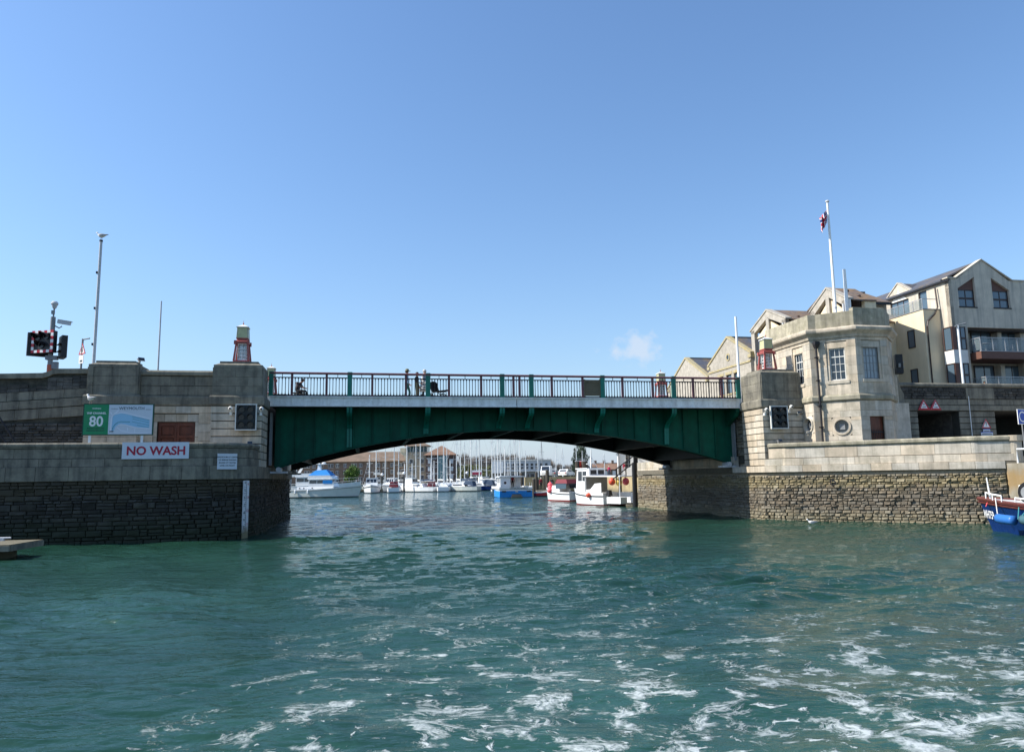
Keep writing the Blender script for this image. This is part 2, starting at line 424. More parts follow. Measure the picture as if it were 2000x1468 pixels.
    # foam: torn lacy streaks, thick in the wake, thinning out with distance from the boat
    mp = N.new('ShaderNodeMapping'); mp.inputs['Scale'].default_value = (0.62, 0.85, 0); mp.inputs['Rotation'].default_value = (0, 0, R(-14))
    L.new(pos, mp.inputs['Vector'])
    w1 = noise(0.9, 3, mp.outputs[0])['Color']
    wv = N.new('ShaderNodeVectorMath'); wv.operation = 'MULTIPLY_ADD'
    L.new(w1, wv.inputs[0]); wv.inputs[1].default_value = (1.5, 1.1, 0); L.new(mp.outputs[0], wv.inputs[2])
    def ridge(sc, det, ro, k):
        return mth('SUBTRACT', 1.0, mth('MULTIPLY', mth('ABSOLUTE', mth('SUBTRACT', noise(sc, det, wv.outputs[0], ro)['Fac'], 0.5)), k))
    wf_ = N.new('ShaderNodeVectorMath'); wf_.operation = 'MULTIPLY_ADD'
    L.new(noise(3.4, 5, wv.outputs[0], 0.65)['Color'], wf_.inputs[0]); wf_.inputs[1].default_value = (0.55, 0.4, 0); L.new(wv.outputs[0], wf_.inputs[2])
    def web(sc, k):
        v = N.new('ShaderNodeTexVoronoi'); v.feature = 'DISTANCE_TO_EDGE'; v.inputs['Scale'].default_value = sc
        L.new(wf_.outputs[0], v.inputs['Vector'])
        return mth('SUBTRACT', 1.0, mth('MULTIPLY', v.outputs['Distance'], k))
    r1 = mth('MAXIMUM', ridge(0.95, 7, 0.62, 16.0), web(1.15, 9.0))
    r2 = mth('MAXIMUM', ridge(2.1, 6, 0.64, 14.0), web(2.5, 8.0))
    r3 = ridge(4.4, 5, 0.64, 10.0)
    spk = noise(11.0, 5, pos, 0.7)['Fac']
    big = noise(0.33, 3, pos)['Fac']
    bigr = ramp(big, 0.4, 0.64)
    side = mth('SUBTRACT', px, mth('MULTIPLY', py, -0.08))
    near = mth('MULTIPLY', ramp(py, 12.5, 6.4, 0, 1), ramp(side, -3.4, -1.2, 0, 1))
    mid = mth('MULTIPLY', ramp(py, 20.0, 10.0, 0, 1), ramp(side, -3.6, -0.4, 0, 1))
    lac = mth('MAXIMUM', r1, mth('MAXIMUM', mth('SUBTRACT', r2, 0.10), mth('SUBTRACT', r3, 0.22)))
    brk = ramp(noise(1.7, 4, pos, 0.6)['Fac'], 0.34, 0.58, -0.75, 0.26)
    lac = mth('ADD', mth('ADD', lac, brk), mth('MULTIPLY', mth('SUBTRACT', spk, 0.5), 0.7))
    den = mth('ADD', mth('MULTIPLY', near, mth('ADD', 0.13, mth('MULTIPLY', bigr, 0.33))), mth('MULTIPLY', mid, 0.27))
    foam = mth('MULTIPLY', ramp(mth('ADD', lac, den), 1.22, 1.72), ramp(mid, 0.0, 0.25))
    fleck = mth('MULTIPLY', ramp(mth('ADD', noise(6.5, 5, wv.outputs[0], 0.65)['Fac'], mth('MULTIPLY', mth('ADD', mid, near), 0.05)), 0.69, 0.73), ramp(mid, 0.0, 0.1))
    foam = mth('MINIMUM', mth('MAXIMUM', foam, fleck), 1.0)
    foam = mth('MULTIPLY', foam, ramp(spk, 0.28, 0.5, 0.55, 1.0))
    # colour of the water itself: green near the quays and in the aerated wake, deeper elsewhere
    cr = N.new('ShaderNodeMix'); cr.data_type = 'RGBA'
    L.new(ramp(noise(0.16, 3, pos)['Fac'], 0.35, 0.65), cr.inputs[0])
    cr.inputs[6].default_value = (0.010, 0.038, 0.025, 1); cr.inputs[7].default_value = (0.015, 0.053, 0.035, 1)
    ar = N.new('ShaderNodeMix'); ar.data_type = 'RGBA'
    L.new(mth('MULTIPLY', ramp(mth('ADD', den, mth('MULTIPLY', r1, 0.35)), 0.35, 1.2), 0.8), ar.inputs[0])
    L.new(cr.outputs[2], ar.inputs[6]); ar.inputs[7].default_value = (0.03, 0.092, 0.072, 1)
    fm = N.new('ShaderNodeMix'); fm.data_type = 'RGBA'
    L.new(foam, fm.inputs[0]); L.new(ar.outputs[2], fm.inputs[6]); fm.inputs[7].default_value = (0.43, 0.47, 0.46, 1)
    L.new(fm.outputs[2], b.inputs['Base Color'])
    L.new(ramp(foam, 0, 1, 0.025, 0.75), b.inputs['Roughness'])
    b.inputs['IOR'].default_value = 1.333
    b.inputs['Specular IOR Level'].default_value = 0.5
    # small ripples; far off, where the mesh is too coarse, they also stand for the chop
    mr = N.new('ShaderNodeMapping'); mr.inputs['Scale'].default_value = (0.55, 1.5, 1.0)
    L.new(pos, mr.inputs['Vector'])
    far = ramp(py, 9.0, 42.0, 0.0, 1.0)
    h = mth('ADD', mth('MULTIPLY', noise(5.5, 4, mr.outputs[0], 0.6)['Fac'], mth('ADD', 0.020, mth('MULTIPLY', far, 0.05))), mth('MULTIPLY', noise(1.9, 5, mr.outputs[0], 0.65)['Fac'], mth('MULTIPLY', far, 0.2)))
    h = mth('ADD', h, mth('MULTIPLY', noise(15.0, 3, mr.outputs[0], 0.5)['Fac'], 0.006))
    h = mth('ADD', h, mth('MULTIPLY', foam, 0.012))
    bp = N.new('ShaderNodeBump'); bp.inputs['Strength'].default_value = 1.0; bp.inputs['Distance'].default_value = 1.0
    L.new(h, bp.inputs['Height']); L.new(bp.outputs[0], b.inputs['Normal'])
    me.materials.append(m)
    o = put('water', me); o['kind'] = 'structure'
water()

# ------------------------------------------------------------------ masonry tools
class Path:
    """a polyline in the bridge frame; the outside is on its right-hand side"""
    def __init__(s, pts):
        s.p = [Vector((a, b, 0)) for a, b in pts]
        s.S = [0.0]
        for i in range(1, len(s.p)): s.S.append(s.S[-1] + (s.p[i] - s.p[i - 1]).length)
        s.L = s.S[-1]
        s.n = []
        for i in range(len(s.p) - 1):
            d = (s.p[i + 1] - s.p[i]).normalized(); s.n.append(Vector((d.y, -d.x, 0)))
    def seg(s, a):
        for i in range(len(s.S) - 1):
            if a < s.S[i + 1] - 1e-6 or i == len(s.S) - 2: return i
    def miter(s, i):
        if i == 0: return s.n[0]
        if i == len(s.p) - 1: return s.n[-1]
        m = (s.n[i - 1] + s.n[i])
        return m / max(0.3, m.dot(s.n[i]))
    def at(s, a, d, z):
        for i, q in enumerate(s.S):
            if abs(q - a) < 1e-5:
                r_ = s.p[i] + s.miter(i) * d; return UVF @ Vector((r_.x, r_.y, z))
        i = s.seg(a)
        r_ = s.p[i].lerp(s.p[i + 1], (a - s.S[i]) / (s.S[i + 1] - s.S[i])) + s.n[i] * d
        return UVF @ Vector((r_.x, r_.y, z))
    def cuts(s, a, b):
        return [a] + [q for q in s.S if a + 1e-4 < q < b - 1e-4] + [b]
    def frame(s, a, d, z):
        i = s.seg(a)
        t = (s.p[i + 1] - s.p[i]).normalized()
        ang = math.atan2(t.y, t.x) + BANG
        return Matrix.Translation(s.at(a, d, z)) @ Matrix.Rotation(ang, 4, 'Z')

def sweep(mb, P, a, b, prof, mi=0):
    """a closed (d, z) profile drawn along the path with mitred corners"""
    mb.loft([[tuple(P.at(q, d, z)) for d, z in prof] for q in P.cuts(a, b)], mi)

def strip(mb, P, a, b, z0, z1, d0, d1, ch=0.0, mi=0):
    if ch: prof = [(d0, z0), (d1 - ch, z0), (d1, z0 + ch), (d1, z1 - ch), (d1 - ch, z1), (d0, z1)]
    else: prof = [(d0, z0), (d1, z0), (d1, z1), (d0, z1)]
    sweep(mb, P, a, b, prof, mi)

def ashlar(root, P, a, b, z0, z1, ch, bw, m, d=0.0, deep=0.12, gap=0.012, vgap=0.012, opens=(), name='stone_block', cham=0.004, rng=random, jit=0.004):
    lines = [z0 + (z1 - z0) * i / max(1, round((z1 - z0) / ch)) for i in range(max(1, round((z1 - z0) / ch)) + 1)]
    for o in opens:
        for z in (o[2], o[3]):
            if z0 + 0.03 < z < z1 - 0.03:
                k = min(range(len(lines)), key=lambda i: abs(lines[i] - z))
                if abs(lines[k] - z) < 0.11 and 0 < k < len(lines) - 1: lines[k] = z
                else: lines.append(z)
        lines.sort()
    for i in range(len(lines) - 1):
        za, zb = lines[i], lines[i + 1]; zm = (za + zb) / 2
        cuts_ = sorted((o[0], o[1]) for o in opens if o[2] < zm < o[3])
        runs, c = [], a
        for (oa, ob) in cuts_:
            if oa > c: runs.append((c, oa))
            c = max(c, ob)
        if c < b: runs.append((c, b))
        for (ra, rb) in runs:
            if rb - ra < 0.03: continue
            n = max(1, round((rb - ra) / bw + rng.uniform(-0.3, 0.3)))
            xs = [ra + (rb - ra) * (k + (0 if k in (0, n) else (0.28 if i % 2 else -0.12) + rng.uniform(-.12, .12))) / n for k in range(n + 1)]
            if n == 1: xs = [ra, rb]
            for k in range(n):
                mb = MB()
                strip(mb, P, xs[k] + vgap / 2, xs[k + 1] - vgap / 2, za + gap / 2, zb - gap / 2, d - deep, d + rng.uniform(-jit, jit), cham)
                mb.build(name, m, root)

def core(root, P, a, b, z0, z1, m, d=-0.015, thick=0.5, opens=(), name='wall_core'):
    mb = MB()
    zs = sorted({z0, z1} | {z for o in opens for z in (o[2], o[3]) if z0 < z < z1})
    for i in range(len(zs) - 1):
        zm = (zs[i] + zs[i + 1]) / 2; c = a
        for (oa, ob) in sorted((o[0], o[1]) for o in opens if o[2] < zm < o[3]):
            if oa > c: strip(mb, P, c, oa, zs[i], zs[i + 1], d - thick, d)
            c = max(c, ob)
        if c < b: strip(mb, P, c, b, zs[i], zs[i + 1], d - thick, d)
    return mb.build(name, m, root)

STONE = []
def stone_shapes():
    rng = random.Random(3)
    for k in range(14):
        mb = MB()
        j = lambda q: rng.uniform(-q, q)
        base = [(-.5, -.5), (.5, -.5), (.5, .5), (-.5, .5)]
        r0_ = [(x * 0.985, 0.35, z * 0.97) for x, z in base]
        r1_ = [(x * (0.97 + j(.02)), -0.35 + j(.15), z * (0.93 + j(.05))) for x, z in base]
        r2_ = [(x * (0.78 + j(.1)), -0.8 + j(.35), z * (0.66 + j(.14))) for x, z in base]
        mb.loft([r0_, r1_, r2_])
        STONE.append(mb)
stone_shapes()

def rubble(root, P, a, b, z0, z1, m, rng, hmin=0.11, hmax=0.25, wmin=0.16, wmax=0.62, d=0.0, limit=300, skip=None, batter=0.0, deep=0.06, name='stone', eye=(0, 0)):
    shared = []
    for s_ in STONE:
        me = s_.mesh(m); shared.append(me)
    items, z = [], z0
    while z < z1 - 0.04:
        h = rng.uniform(hmin, hmax)
        if z + h > z1 - 0.07: h = z1 - z
        x = a
        while x < b - 0.03:
            w = rng.uniform(wmin, wmax) * (0.8 if h < 0.15 else 1.0)
            if x + w > b - 0.12: w = b - x
            if not (skip and skip(x + w / 2, z + h / 2)):
                if h > 0.19 and rng.random() < 0.5:
                    f = rng.uniform(.4, .6)
                    items.append((x, z, w, h * f)); items.append((x, z + h * f, w, h * (1 - f)))
                else: items.append((x, z, w, h))
            x += w
        z += h
    def seen(it):
        q = P.at(it[0] + it[2] / 2, 0, it[1])
        return it[2] * it[3] / (q.x ** 2 + q.y ** 2)
    items.sort(key=seen, reverse=True)
    big, rest = items[:limit], items[limit:]
    def place(it):
        x, z, w, h = it
        off = d + batter * max(0.0, 1 - (z - z0) / (z1 - z0)) + rng.uniform(-0.022, 0.03)
        return P.frame(x + w / 2, off, z + h / 2) @ Matrix.Rotation(rng.uniform(-.02, .02), 4, 'Y') @ Matrix.Diagonal((w - 0.012, deep * rng.uniform(.7, 1.3), h - 0.012, 1)) @ Matrix.Rotation(rng.choice((0, math.pi)), 4, 'Y')
    for it in big:
        put(name, shared[rng.randrange(len(shared))], root, place(it))
    if rest:
        mb = MB()
        for it in rest:
            s_ = STONE[rng.randrange(len(STONE))]
            mb.M = place(it); mb.add(s_.v, s_.f)
        mb.build('small_stones', m, root, kind='stuff')

def arc(cx, cy, r, a0, a1, n):
    return [(cx + r * math.cos(R(a0 + (a1 - a0) * i / n)), cy + r * math.sin(R(a0 + (a1 - a0) * i / n))) for i in range(n + 1)]

# ------------------------------------------------------------------ land masses
def solid(name, poly, z0, z1, m):
    mb = MB(UVF); mb.prism(poly, z0, z1, 'z'); o = mb.build(name, m); o['kind'] = 'structure'; return o

solid('quay_left', [(-40, 32.75), (-6.9, 32.75), (-5.7, 33.3), (-5.2, 34.7), (-5.2, 37.5), (-5.2, 51.0), (-40, 51.0)], -3, 2.95, Mt['concrete'])
solid('ground_left', [(-24, 36.3), (-12.1, 36.3), (-12.1, 37.1), (-5.1, 37.1), (-5.1, 49.6), (-24, 49.6)], 2.9, 6.3, Mt['asphalt'])
solid('quay_right', [(20.8, 38), (20.8, 35.6), (21.3, 34.8), (22.6, 33.6), (24.3, 32.1), (25.9, 30.5), (27.2, 29.3), (28.2, 29.0), (60, 33), (60, 53.6), (20.75, 53.6)], -3, 2.95, Mt['concrete'])
solid('ground_right', [(28.9, 37.5), (80, 37.5), (80, 49.8), (21, 49.8), (21, 38.7), (28.9, 38.7)], 5.7, 6.35, Mt['asphalt'])
solid('pavement_right', [(33, 49.85), (80, 49.85), (80, 80), (33, 80)], 2.95, 6.42, Mt['concrete'])
# ------------------------------------------------------------------ left pier
PL = Path([(-40, 32.3), (-6.9, 32.3)] + arc(-6.9, 34.6, 2.3, -90, 0, 7)[1:] + [(-4.6, 37.6), (-4.6, 51.0), (-7.0, 53.4)])
ARC0 = PL.S[1]                                  # where the straight front ends
pier = thing('bridge_pier', 'dark round-nosed stone pier under the left end of the bridge, behind the tide gauge', 'pier', uv(-8, 34, 0), 'stone piers carrying the bridge')
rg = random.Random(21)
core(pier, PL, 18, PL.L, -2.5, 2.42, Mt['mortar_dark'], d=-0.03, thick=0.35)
rubble(pier, PL, 19.5, PL.S[9] + 12.5, -0.25, 2.42, Mt['rubble_shaded'], rg, 0.085, 0.27, 0.18, 0.7, batter=0.12)
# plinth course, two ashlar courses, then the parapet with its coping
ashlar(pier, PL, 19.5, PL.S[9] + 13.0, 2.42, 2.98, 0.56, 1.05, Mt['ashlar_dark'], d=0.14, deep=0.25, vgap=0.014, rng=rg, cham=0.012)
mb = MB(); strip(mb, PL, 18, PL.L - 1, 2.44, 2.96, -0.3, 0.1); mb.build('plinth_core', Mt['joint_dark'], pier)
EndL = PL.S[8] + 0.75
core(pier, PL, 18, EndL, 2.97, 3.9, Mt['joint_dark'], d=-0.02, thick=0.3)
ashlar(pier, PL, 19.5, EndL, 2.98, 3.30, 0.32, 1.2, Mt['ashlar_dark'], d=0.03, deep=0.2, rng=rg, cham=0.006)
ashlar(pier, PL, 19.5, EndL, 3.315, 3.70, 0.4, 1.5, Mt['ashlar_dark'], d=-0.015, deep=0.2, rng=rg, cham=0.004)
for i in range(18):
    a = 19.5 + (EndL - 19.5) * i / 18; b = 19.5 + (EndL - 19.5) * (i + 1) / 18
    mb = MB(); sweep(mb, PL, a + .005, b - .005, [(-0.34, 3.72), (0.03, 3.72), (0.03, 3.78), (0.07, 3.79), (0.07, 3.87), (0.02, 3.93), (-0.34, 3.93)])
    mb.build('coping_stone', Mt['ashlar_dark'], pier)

# ------------------------------------------------------------------ right pier
PR = Path([(20.45, 53.8), (20.4, 38.3), (20.3, 36.6), (20.4, 35.3), (20.95, 34.4), (22.3, 33.2), (23.9, 31.7), (25.5, 30.1), (26.9, 28.8), (28.35, 28.0)])
pier2 = thing('bridge_pier', 'sunlit tan rubble pier under the right end of the bridge, below the tower', 'pier', uv(24, 34, 0), 'stone piers carrying the bridge')
rg = random.Random(31)
core(pier2, PR, 0, PR.L - .55, -2.5, 2.36, Mt['mortar'], d=-0.03, thick=0.35)
rubble(pier2, PR, PR.S[1], PR.L - .56, -0.3, 2.22, Mt['rubble_tan'], rg, 0.085, 0.2, 0.13, 0.4, batter=0.16, deep=0.085)
rubble(pier2, PR, 0, PR.S[1], -0.3, 2.3, Mt['rubble_tan'], rg, 0.14, 0.26, 0.3, 0.9, batter=0.05, limit=0)
mb = MB(); strip(mb, PR, PR.S[1], PR.L - .57, 2.23, 2.37, -0.3, -0.06); mb.build('recessed_course', Mt['ashlar_dark'], pier2)
ashlar(pier2, PR, PR.S[1] - 0.4, PR.L - 0.56, 2.38, 2.72, 0.36, 1.1, Mt['ashlar'], d=0.13, deep=0.3, rng=rg, cham=0.012, vgap=0.014)
ashlar(pier2, PR, 0, PR.S[1] - 0.4, 2.38, 3.3, 0.46, 1.4, Mt['ashlar'], d=0.02, deep=0.3, rng=rg, cham=0.006)
mb = MB(); strip(mb, PR, 0.0, PR.L - .06, 2.4, 2.7, -0.4, 0.08); mb.build('plinth_core', Mt['joint'], pier2)
s0 = PR.S[3] + 0.15
core(pier2, PR, s0, PR.L - .05, 2.7, 3.8, Mt['joint'], d=-0.02, thick=0.3)
ashlar(pier2, PR, PR.S[3] - .1, PR.L - 0.02, 2.72, 3.06, 0.36, 1.15, Mt['ashlar'], d=0.04, deep=0.25, rng=rg, cham=0.008)
ashlar(pier2, PR, s0, PR.L - 0.02, 3.085, 3.58, 0.5, 1.5, Mt['ashlar'], d=-0.01, deep=0.25, rng=rg, cham=0.006)
for i in range(7):
    a = s0 + (PR.L - s0) * i / 7; b = s0 + (PR.L - s0) * (i + 1) / 7
    mb = MB(); sweep(mb, PR, a + .005, b - .005, [(-0.36, 3.6), (0.0, 3.6), (0.0, 3.65), (0.07, 3.67), (0.07, 3.79), (0.0, 3.85), (-0.36, 3.85)])
    mb.build('coping_stone', Mt['ashlar_lichen'], pier2)
# rounded end of the parapet
mb = MB(UVF)
for (z0, z1, rr_) in ((2.72, 3.6, 0.33), (3.6, 3.85, 0.4)):
    mb.prism([(28.42 + rr_ * math.cos(R(t)), 28.28 + rr_ * math.sin(R(t))) for t in range(-150, 60, 20)] + [(28.2, 28.62)], z0 + .003, z1 + .003, 'z')
mb.build('parapet_end', Mt['ashlar'], pier2)
# iron mooring ring with its recess
mb = MB(PR.frame(PR.S[5] + 0.35, 0.1, 1.85)); mb.disc((0, -0.06, 0), 0.14, 'y', 14, 0.03, r_in=0.1); mb.box(-.05, .05, -.05, .06, .09, .17); mb.build('mooring_ring', Mt['black_iron'], pier2)

# ------------------------------------------------------------------ left abutment (two pillars, the wall between them and its door)
ab = thing('bridge_abutment', 'weathered grey abutment with two square pillars and a brown double door, left of the bridge', 'stone wall', uv(-8, 36.4, 2.95))
rg = random.Random(41)
def pillar(root, u0, u1, v0, v1, zt, mtop, mlow, faces, rng, base=2.96, rust=True, joint='joint_dark'):
    P = Path([(u0, v1), (u0, v0), (u1, v0), (u1, v1)])
    core(root, P, 0, P.L, base, 5.75, Mt[joint], d=-0.035, thick=0.3)
    core(root, P, 0, P.L, 5.75, zt - .1, Mt[joint], d=-0.09, thick=0.25)
    for k in faces:
        a, b = P.S[k], P.S[k + 1]
        if rust: ashlar(root, P, a, b, base, 5.72, 0.325, 1.25, mlow, deep=0.2, gap=0.04, vgap=0.006, cham=0.012, rng=rng)
        else: ashlar(root, P, a, b, base, 5.72, 0.45, 0.9, mlow, deep=0.2, rng=rng)
        ashlar(root, P, a, b, 6.2, zt - .12, 0.42, 1.1, mtop, d=-0.05, deep=0.2, gap=0.008, vgap=0.008, rng=rng)
    mb = MB(); sweep(mb, P, 0, P.L, [(-0.3, 5.74), (0.06, 5.74), (0.09, 5.8), (0.09, 6.12), (0.05, 6.19), (-0.3, 6.19)]); mb.build('string_course', mtop, root)
    mb = MB(UVF)
    mb.box(u0 + .04, u1 - .04, v0 + .04, v1 - .04, zt - .12, zt); mb.frust(u0 + .06, u1 - .06, v0 + .06, v1 - .06, zt, u0 + .24, u1 - .24, v0 + .24, v1 - .24, zt + .09)
    mb.box(u0 + .26, u1 - .26, v0 + .26, v1 - .26, zt + .09, zt + .19)
    mb.build('pillar_cap', mtop, root)
pillar(ab, -6.7, -4.5, 35.4, 37.55, 7.6, Mt['ashlar_dark'], Mt['ashlar'], (1, 2), rg)
pillar(ab, -11.9, -9.75, 35.4, 37.0, 7.55, Mt['ashlar_dark'], Mt['ashlar'], (0, 1, 2), rg, rust=False)
PW = Path([(-9.75, 35.65), (-6.7, 35.65)])
dop = [(0.75, 2.35, 2.9, 5.02)]
core(ab, PW, 0, PW.L, 2.96, 7.2, Mt['joint_dark'], d=-0.1, thick=0.3, opens=dop)
ashlar(ab, PW, 0, PW.L, 2.96, 5.72, 0.42, 0.75, Mt['ashlar'], deep=0.2, opens=[(0.6, 2.5, 2.9, 5.4)], rng=rg)
ashlar(ab, PW, 0.6, 2.5, 5.02, 5.37, 0.4, 0.5, Mt['ashlar'], d=-0.07, deep=0.15, rng=rg)
ashlar(ab, PW, 0.6, 0.75, 2.96, 5.02, 0.7, 0.5, Mt['ashlar'], d=-0.07, deep=0.15, rng=rg)
ashlar(ab, PW, 2.35, 2.5, 2.96, 5.02, 0.7, 0.5, Mt['ashlar'], d=-0.07, deep=0.15, rng=rg)
ashlar(ab, PW, 0, PW.L, 6.2, 7.08, 0.46, 1.1, Mt['ashlar_dark'], d=-0.03, deep=0.2, gap=0.02, rng=rg)
mb = MB(); sweep(mb, PW, 0, PW.L, [(-0.2, 5.74), (0.0, 5.74), (0.03, 5.8), (0.03, 6.12), (0.0, 6.19), (-0.2, 6.19)]); mb.build('string_course', Mt['ashlar_dark'], ab)
mb = MB(); sweep(mb, PW, 0, PW.L, [(-0.32, 7.1), (0.03, 7.1), (0.06, 7.14), (0.06, 7.26), (0.0, 7.34), (-0.32, 7.34)]); mb.build('coping_stone', Mt['ashlar_dark'], ab)
# double door
dm = FM(-9.75, 35.65)
door = MB(dm).box(0.75, 2.35, 0.22, 0.3, 2.96, 5.02).build('door', Mt['wood_door'], ab)
for k in (0, 1):
    x0 = 0.8 + k * 0.77
    mb = MB(dm); mb.box(x0, x0 + .1, .16, .22, 2.97, 5.0); mb.box(x0 + .66, x0 + .76, .16, .22, 2.97, 5.0)
    mb.box(x0 + .1, x0 + .66, .165, .22, 4.84, 5.0); mb.box(x0 + .1, x0 + .66, .165, .22, 4.3, 4.42); mb.box(x0 + .1, x0 + .66, .165, .22, 3.9, 4.02)
    mb.build('door_leaf', Mt['wood_door'], door)
    for z0, z1 in ((4.46, 4.8), (4.05, 4.27)):
        MB(dm).frust(x0 + .14, x0 + .62, .2, .23, z0, x0 + .14, x0 + .62, .2, .23, z1).build('door_panel', Mt['wood_door'], door)

# ------------------------------------------------------------------ left approach wall, sloping down to the left
aw = thing('approach_wall', 'dark rubble approach wall with two sloping stone bands, left of the pillars', 'stone wall', uv(-20, 35.9, 2.95))
rg = random.Random(51)
PA = Path([(-34, 35.7), (-11.9, 35.7)])
sl_ = lambda u: 0.075 * (u + 11.9)             # the fall of the road
core(aw, PA, 0, PA.L, 2.9, 4.9, Mt['mortar_dark'], d=-0.03, thick=0.3)
rubble(aw, PA, 13.5, PA.L, 2.95, 4.95, Mt['rubble_wall'], rg, 0.1, 0.2, 0.2, 0.6, deep=0.04, limit=150)
mbc = MB(UVF)
mbc.prism([(-34, 4.8), (-11.9, 4.9), (-11.9, 7.2), (-13.4, 7.1), (-13.7, 6.98), (-34, 5.5)], 35.74, 36.2, 'y'); mbc.build('wall_core', Mt['mortar_dark'], aw)
for lo, hi, dd, nm in ((5.3, 5.74, 0.02, 'stone_block'), (5.76, 6.12, 0.05, 'stone_block'), (6.14, 6.52, 0.0, 'stone_block')):
    u = -20.6
    while u < -11.95:
        w = min(rg.uniform(0.9, 1.5), -11.93 - u)
        MB(UVF).prism([(u + .008, lo + sl_(u)), (u + w - .008, lo + sl_(u + w)), (u + w - .008, hi + sl_(u + w) - .015), (u + .008, hi + sl_(u) - .015)], 35.7 - dd - rg.uniform(0, .01), 35.9, 'y').build(nm, Mt['ashlar_dark'], aw)
        u += w
u = -20.6
while u < -11.95:                                # rubble panel above the bands
    z = 6.53
    w = rg.uniform(0.25, 0.6)
    w = min(w, -11.93 - u)
    while z < 7.05:
        h = rg.uniform(0.1, 0.2)
        if u + w < -13.4 and z + h > 6.87 - 0.0: break
        MB(UVF).frust(u + .006, u + w - .006, 35.68, 35.9, z + sl_(u), u + .006, u + w - .006, 35.69 + rg.uniform(-.02, .02), 35.9, min(z + h - .01, 7.08) + sl_(u)).build('stone', Mt['rubble_wall'], aw)
        z += h
    u += w
cp = [(-34, 5.55), (-20, 6.62), (-16, 6.86), (-13.75, 6.93), (-13.5, 7.0), (-13.35, 7.1), (-13.1, 7.13), (-11.92, 7.15)]
for i in range(len(cp) - 1):
    (ua, za), (ub, zb) = cp[i], cp[i + 1]
    MB(UVF).prism([(ua, za), (ub, zb), (ub, zb + .22), (ua, za + .22)], 35.62, 36.2, 'y').build('coping_stone', Mt['ashlar_dark'], aw)

# stairs down to the left terrace and their iron handrail
st = thing('stone_stairs', 'stone steps against the dark wall at the left edge', 'stairs', uv(-15.2, 35.1, 2.95))
for i in range(9):
    MB(UVF).box(-19.5, -14.7 - 0.27 * i, 34.5, 35.66, 2.95 + 0.2 * i, 2.95 + 0.2 * (i + 1) - .004).build('step', Mt['ashlar_dark'], st)
hr = thing('stair_handrail', 'black iron handrail sloping down the steps at the left edge', 'handrail', uv(-15, 34.5, 2.95))
MB(UVF).tube([(-16.9, 34.45, 7.35), (-15.35, 34.45, 6.0), (-14.0, 34.45, 3.85)], 0.035, 6).build('top_rail', Mt['black_iron'], hr)
MB(UVF).tube([(-16.9, 34.45, 6.75), (-15.35, 34.45, 5.3), (-14.3, 34.45, 3.8)], 0.03, 6).build('lower_rail', Mt['black_iron'], hr)
for q in ((-15.0, 3.2, 5.45), (-16.3, 4.2, 6.85), (-14.1, 2.95, 4.0)):
    MB(UVF).tube([(q[0], 34.45, q[1]), (q[0], 34.45, q[2])], 0.028, 6).build('baluster', Mt['black_iron'], hr)

# ------------------------------------------------------------------ right and rear pillars
rp = thing('stone_pillar', 'square stone pillar with grooved courses carrying the right-hand red lantern beside the tower', 'stone pillar', uv(21.4, 36.4, 2.95))
pillar(rp, 20.42, 22.75, 35.4, 37.55, 7.62, Mt['ashlar_dark'], Mt['ashlar'], (0, 1), random.Random(61), base=2.74, joint='joint')
for u0, u1, lab in ((-6.9, -4.6, 'far stone pillar behind the left end of the railing'), (20.45, 22.7, 'far stone pillar behind the right end of the railing')):
    q = thing('stone_pillar', lab + ', seen only by the lantern on it', 'stone pillar', uv((u0 + u1) / 2, 50, 2.95))
    MB(UVF).box(u0, u1, 49.0, 51.0, 2.3, 7.7).build('pillar_shaft', Mt['ashlar'], q)
    MB(UVF).box(u0 + .2, u1 - .2, 49.2, 50.8, 7.7, 7.82).build('pillar_cap', Mt['ashlar_dark'], q)

# ------------------------------------------------------------------ right approach wall with its two dark arches
aw2 = thing('approach_wall', 'grey stone approach wall right of the tower with two dark openings', 'stone wall', uv(35, 37.2, 2.95))
rg = random.Random(71)
PB = Path([(29.0, 37.0), (46, 37.0)])
ops = [(2.0, 4.75, 2.9, 5.73), (7.15, 11.2, 2.9, 5.73)]
core(aw2, PB, 0, PB.L, 2.9, 7.1, Mt['joint_dark'], d=-0.05, thick=0.5, opens=ops)
for a, b in ((0, 2.0), (4.75, 7.15), (11.2, 17)):
    ashlar(aw2, PB, a, b, 2.95, 5.73, 0.35, 2.6, Mt['ashlar_dark'], deep=0.3, gap=0.045, vgap=0.006, cham=0.012, rng=rg)
ashlar(aw2, PB, 0, 12.5, 5.76, 6.06, 0.3, 1.3, Mt['ashlar_dark'], d=0.06, deep=0.3, rng=rg)
ashlar(aw2, PB, 0, 12.5, 6.09, 6.42, 0.35, 1.3, Mt['ashlar_dark'], d=0.0, deep=0.3, rng=rg)
rubble(aw2, PB, 0, 5.3, 6.44, 7.1, Mt['rubble_wall'], rg, 0.1, 0.18, 0.2, 0.55, deep=0.035, limit=120)
ashlar(aw2, PB, 5.3, 7.2, 6.44, 7.1, 0.66, 0.95, Mt['ashlar_dark'], d=0.05, deep=0.3, rng=rg)
rubble(aw2, PB, 7.2, 12.5, 6.44, 7.1, Mt['rubble_wall'], rg, 0.1, 0.18, 0.2, 0.55, deep=0.035, limit=100)
for i in range(9):
    mb = MB(); sweep(mb, PB, i * 1.4 + .004, i * 1.4 + 1.396, [(-0.4, 7.12), (0.02, 7.12), (0.07, 7.17), (0.07, 7.28), (0.0, 7.36), (-0.4, 7.36)]); mb.build('coping_stone', Mt['ashlar_dark'], aw2)
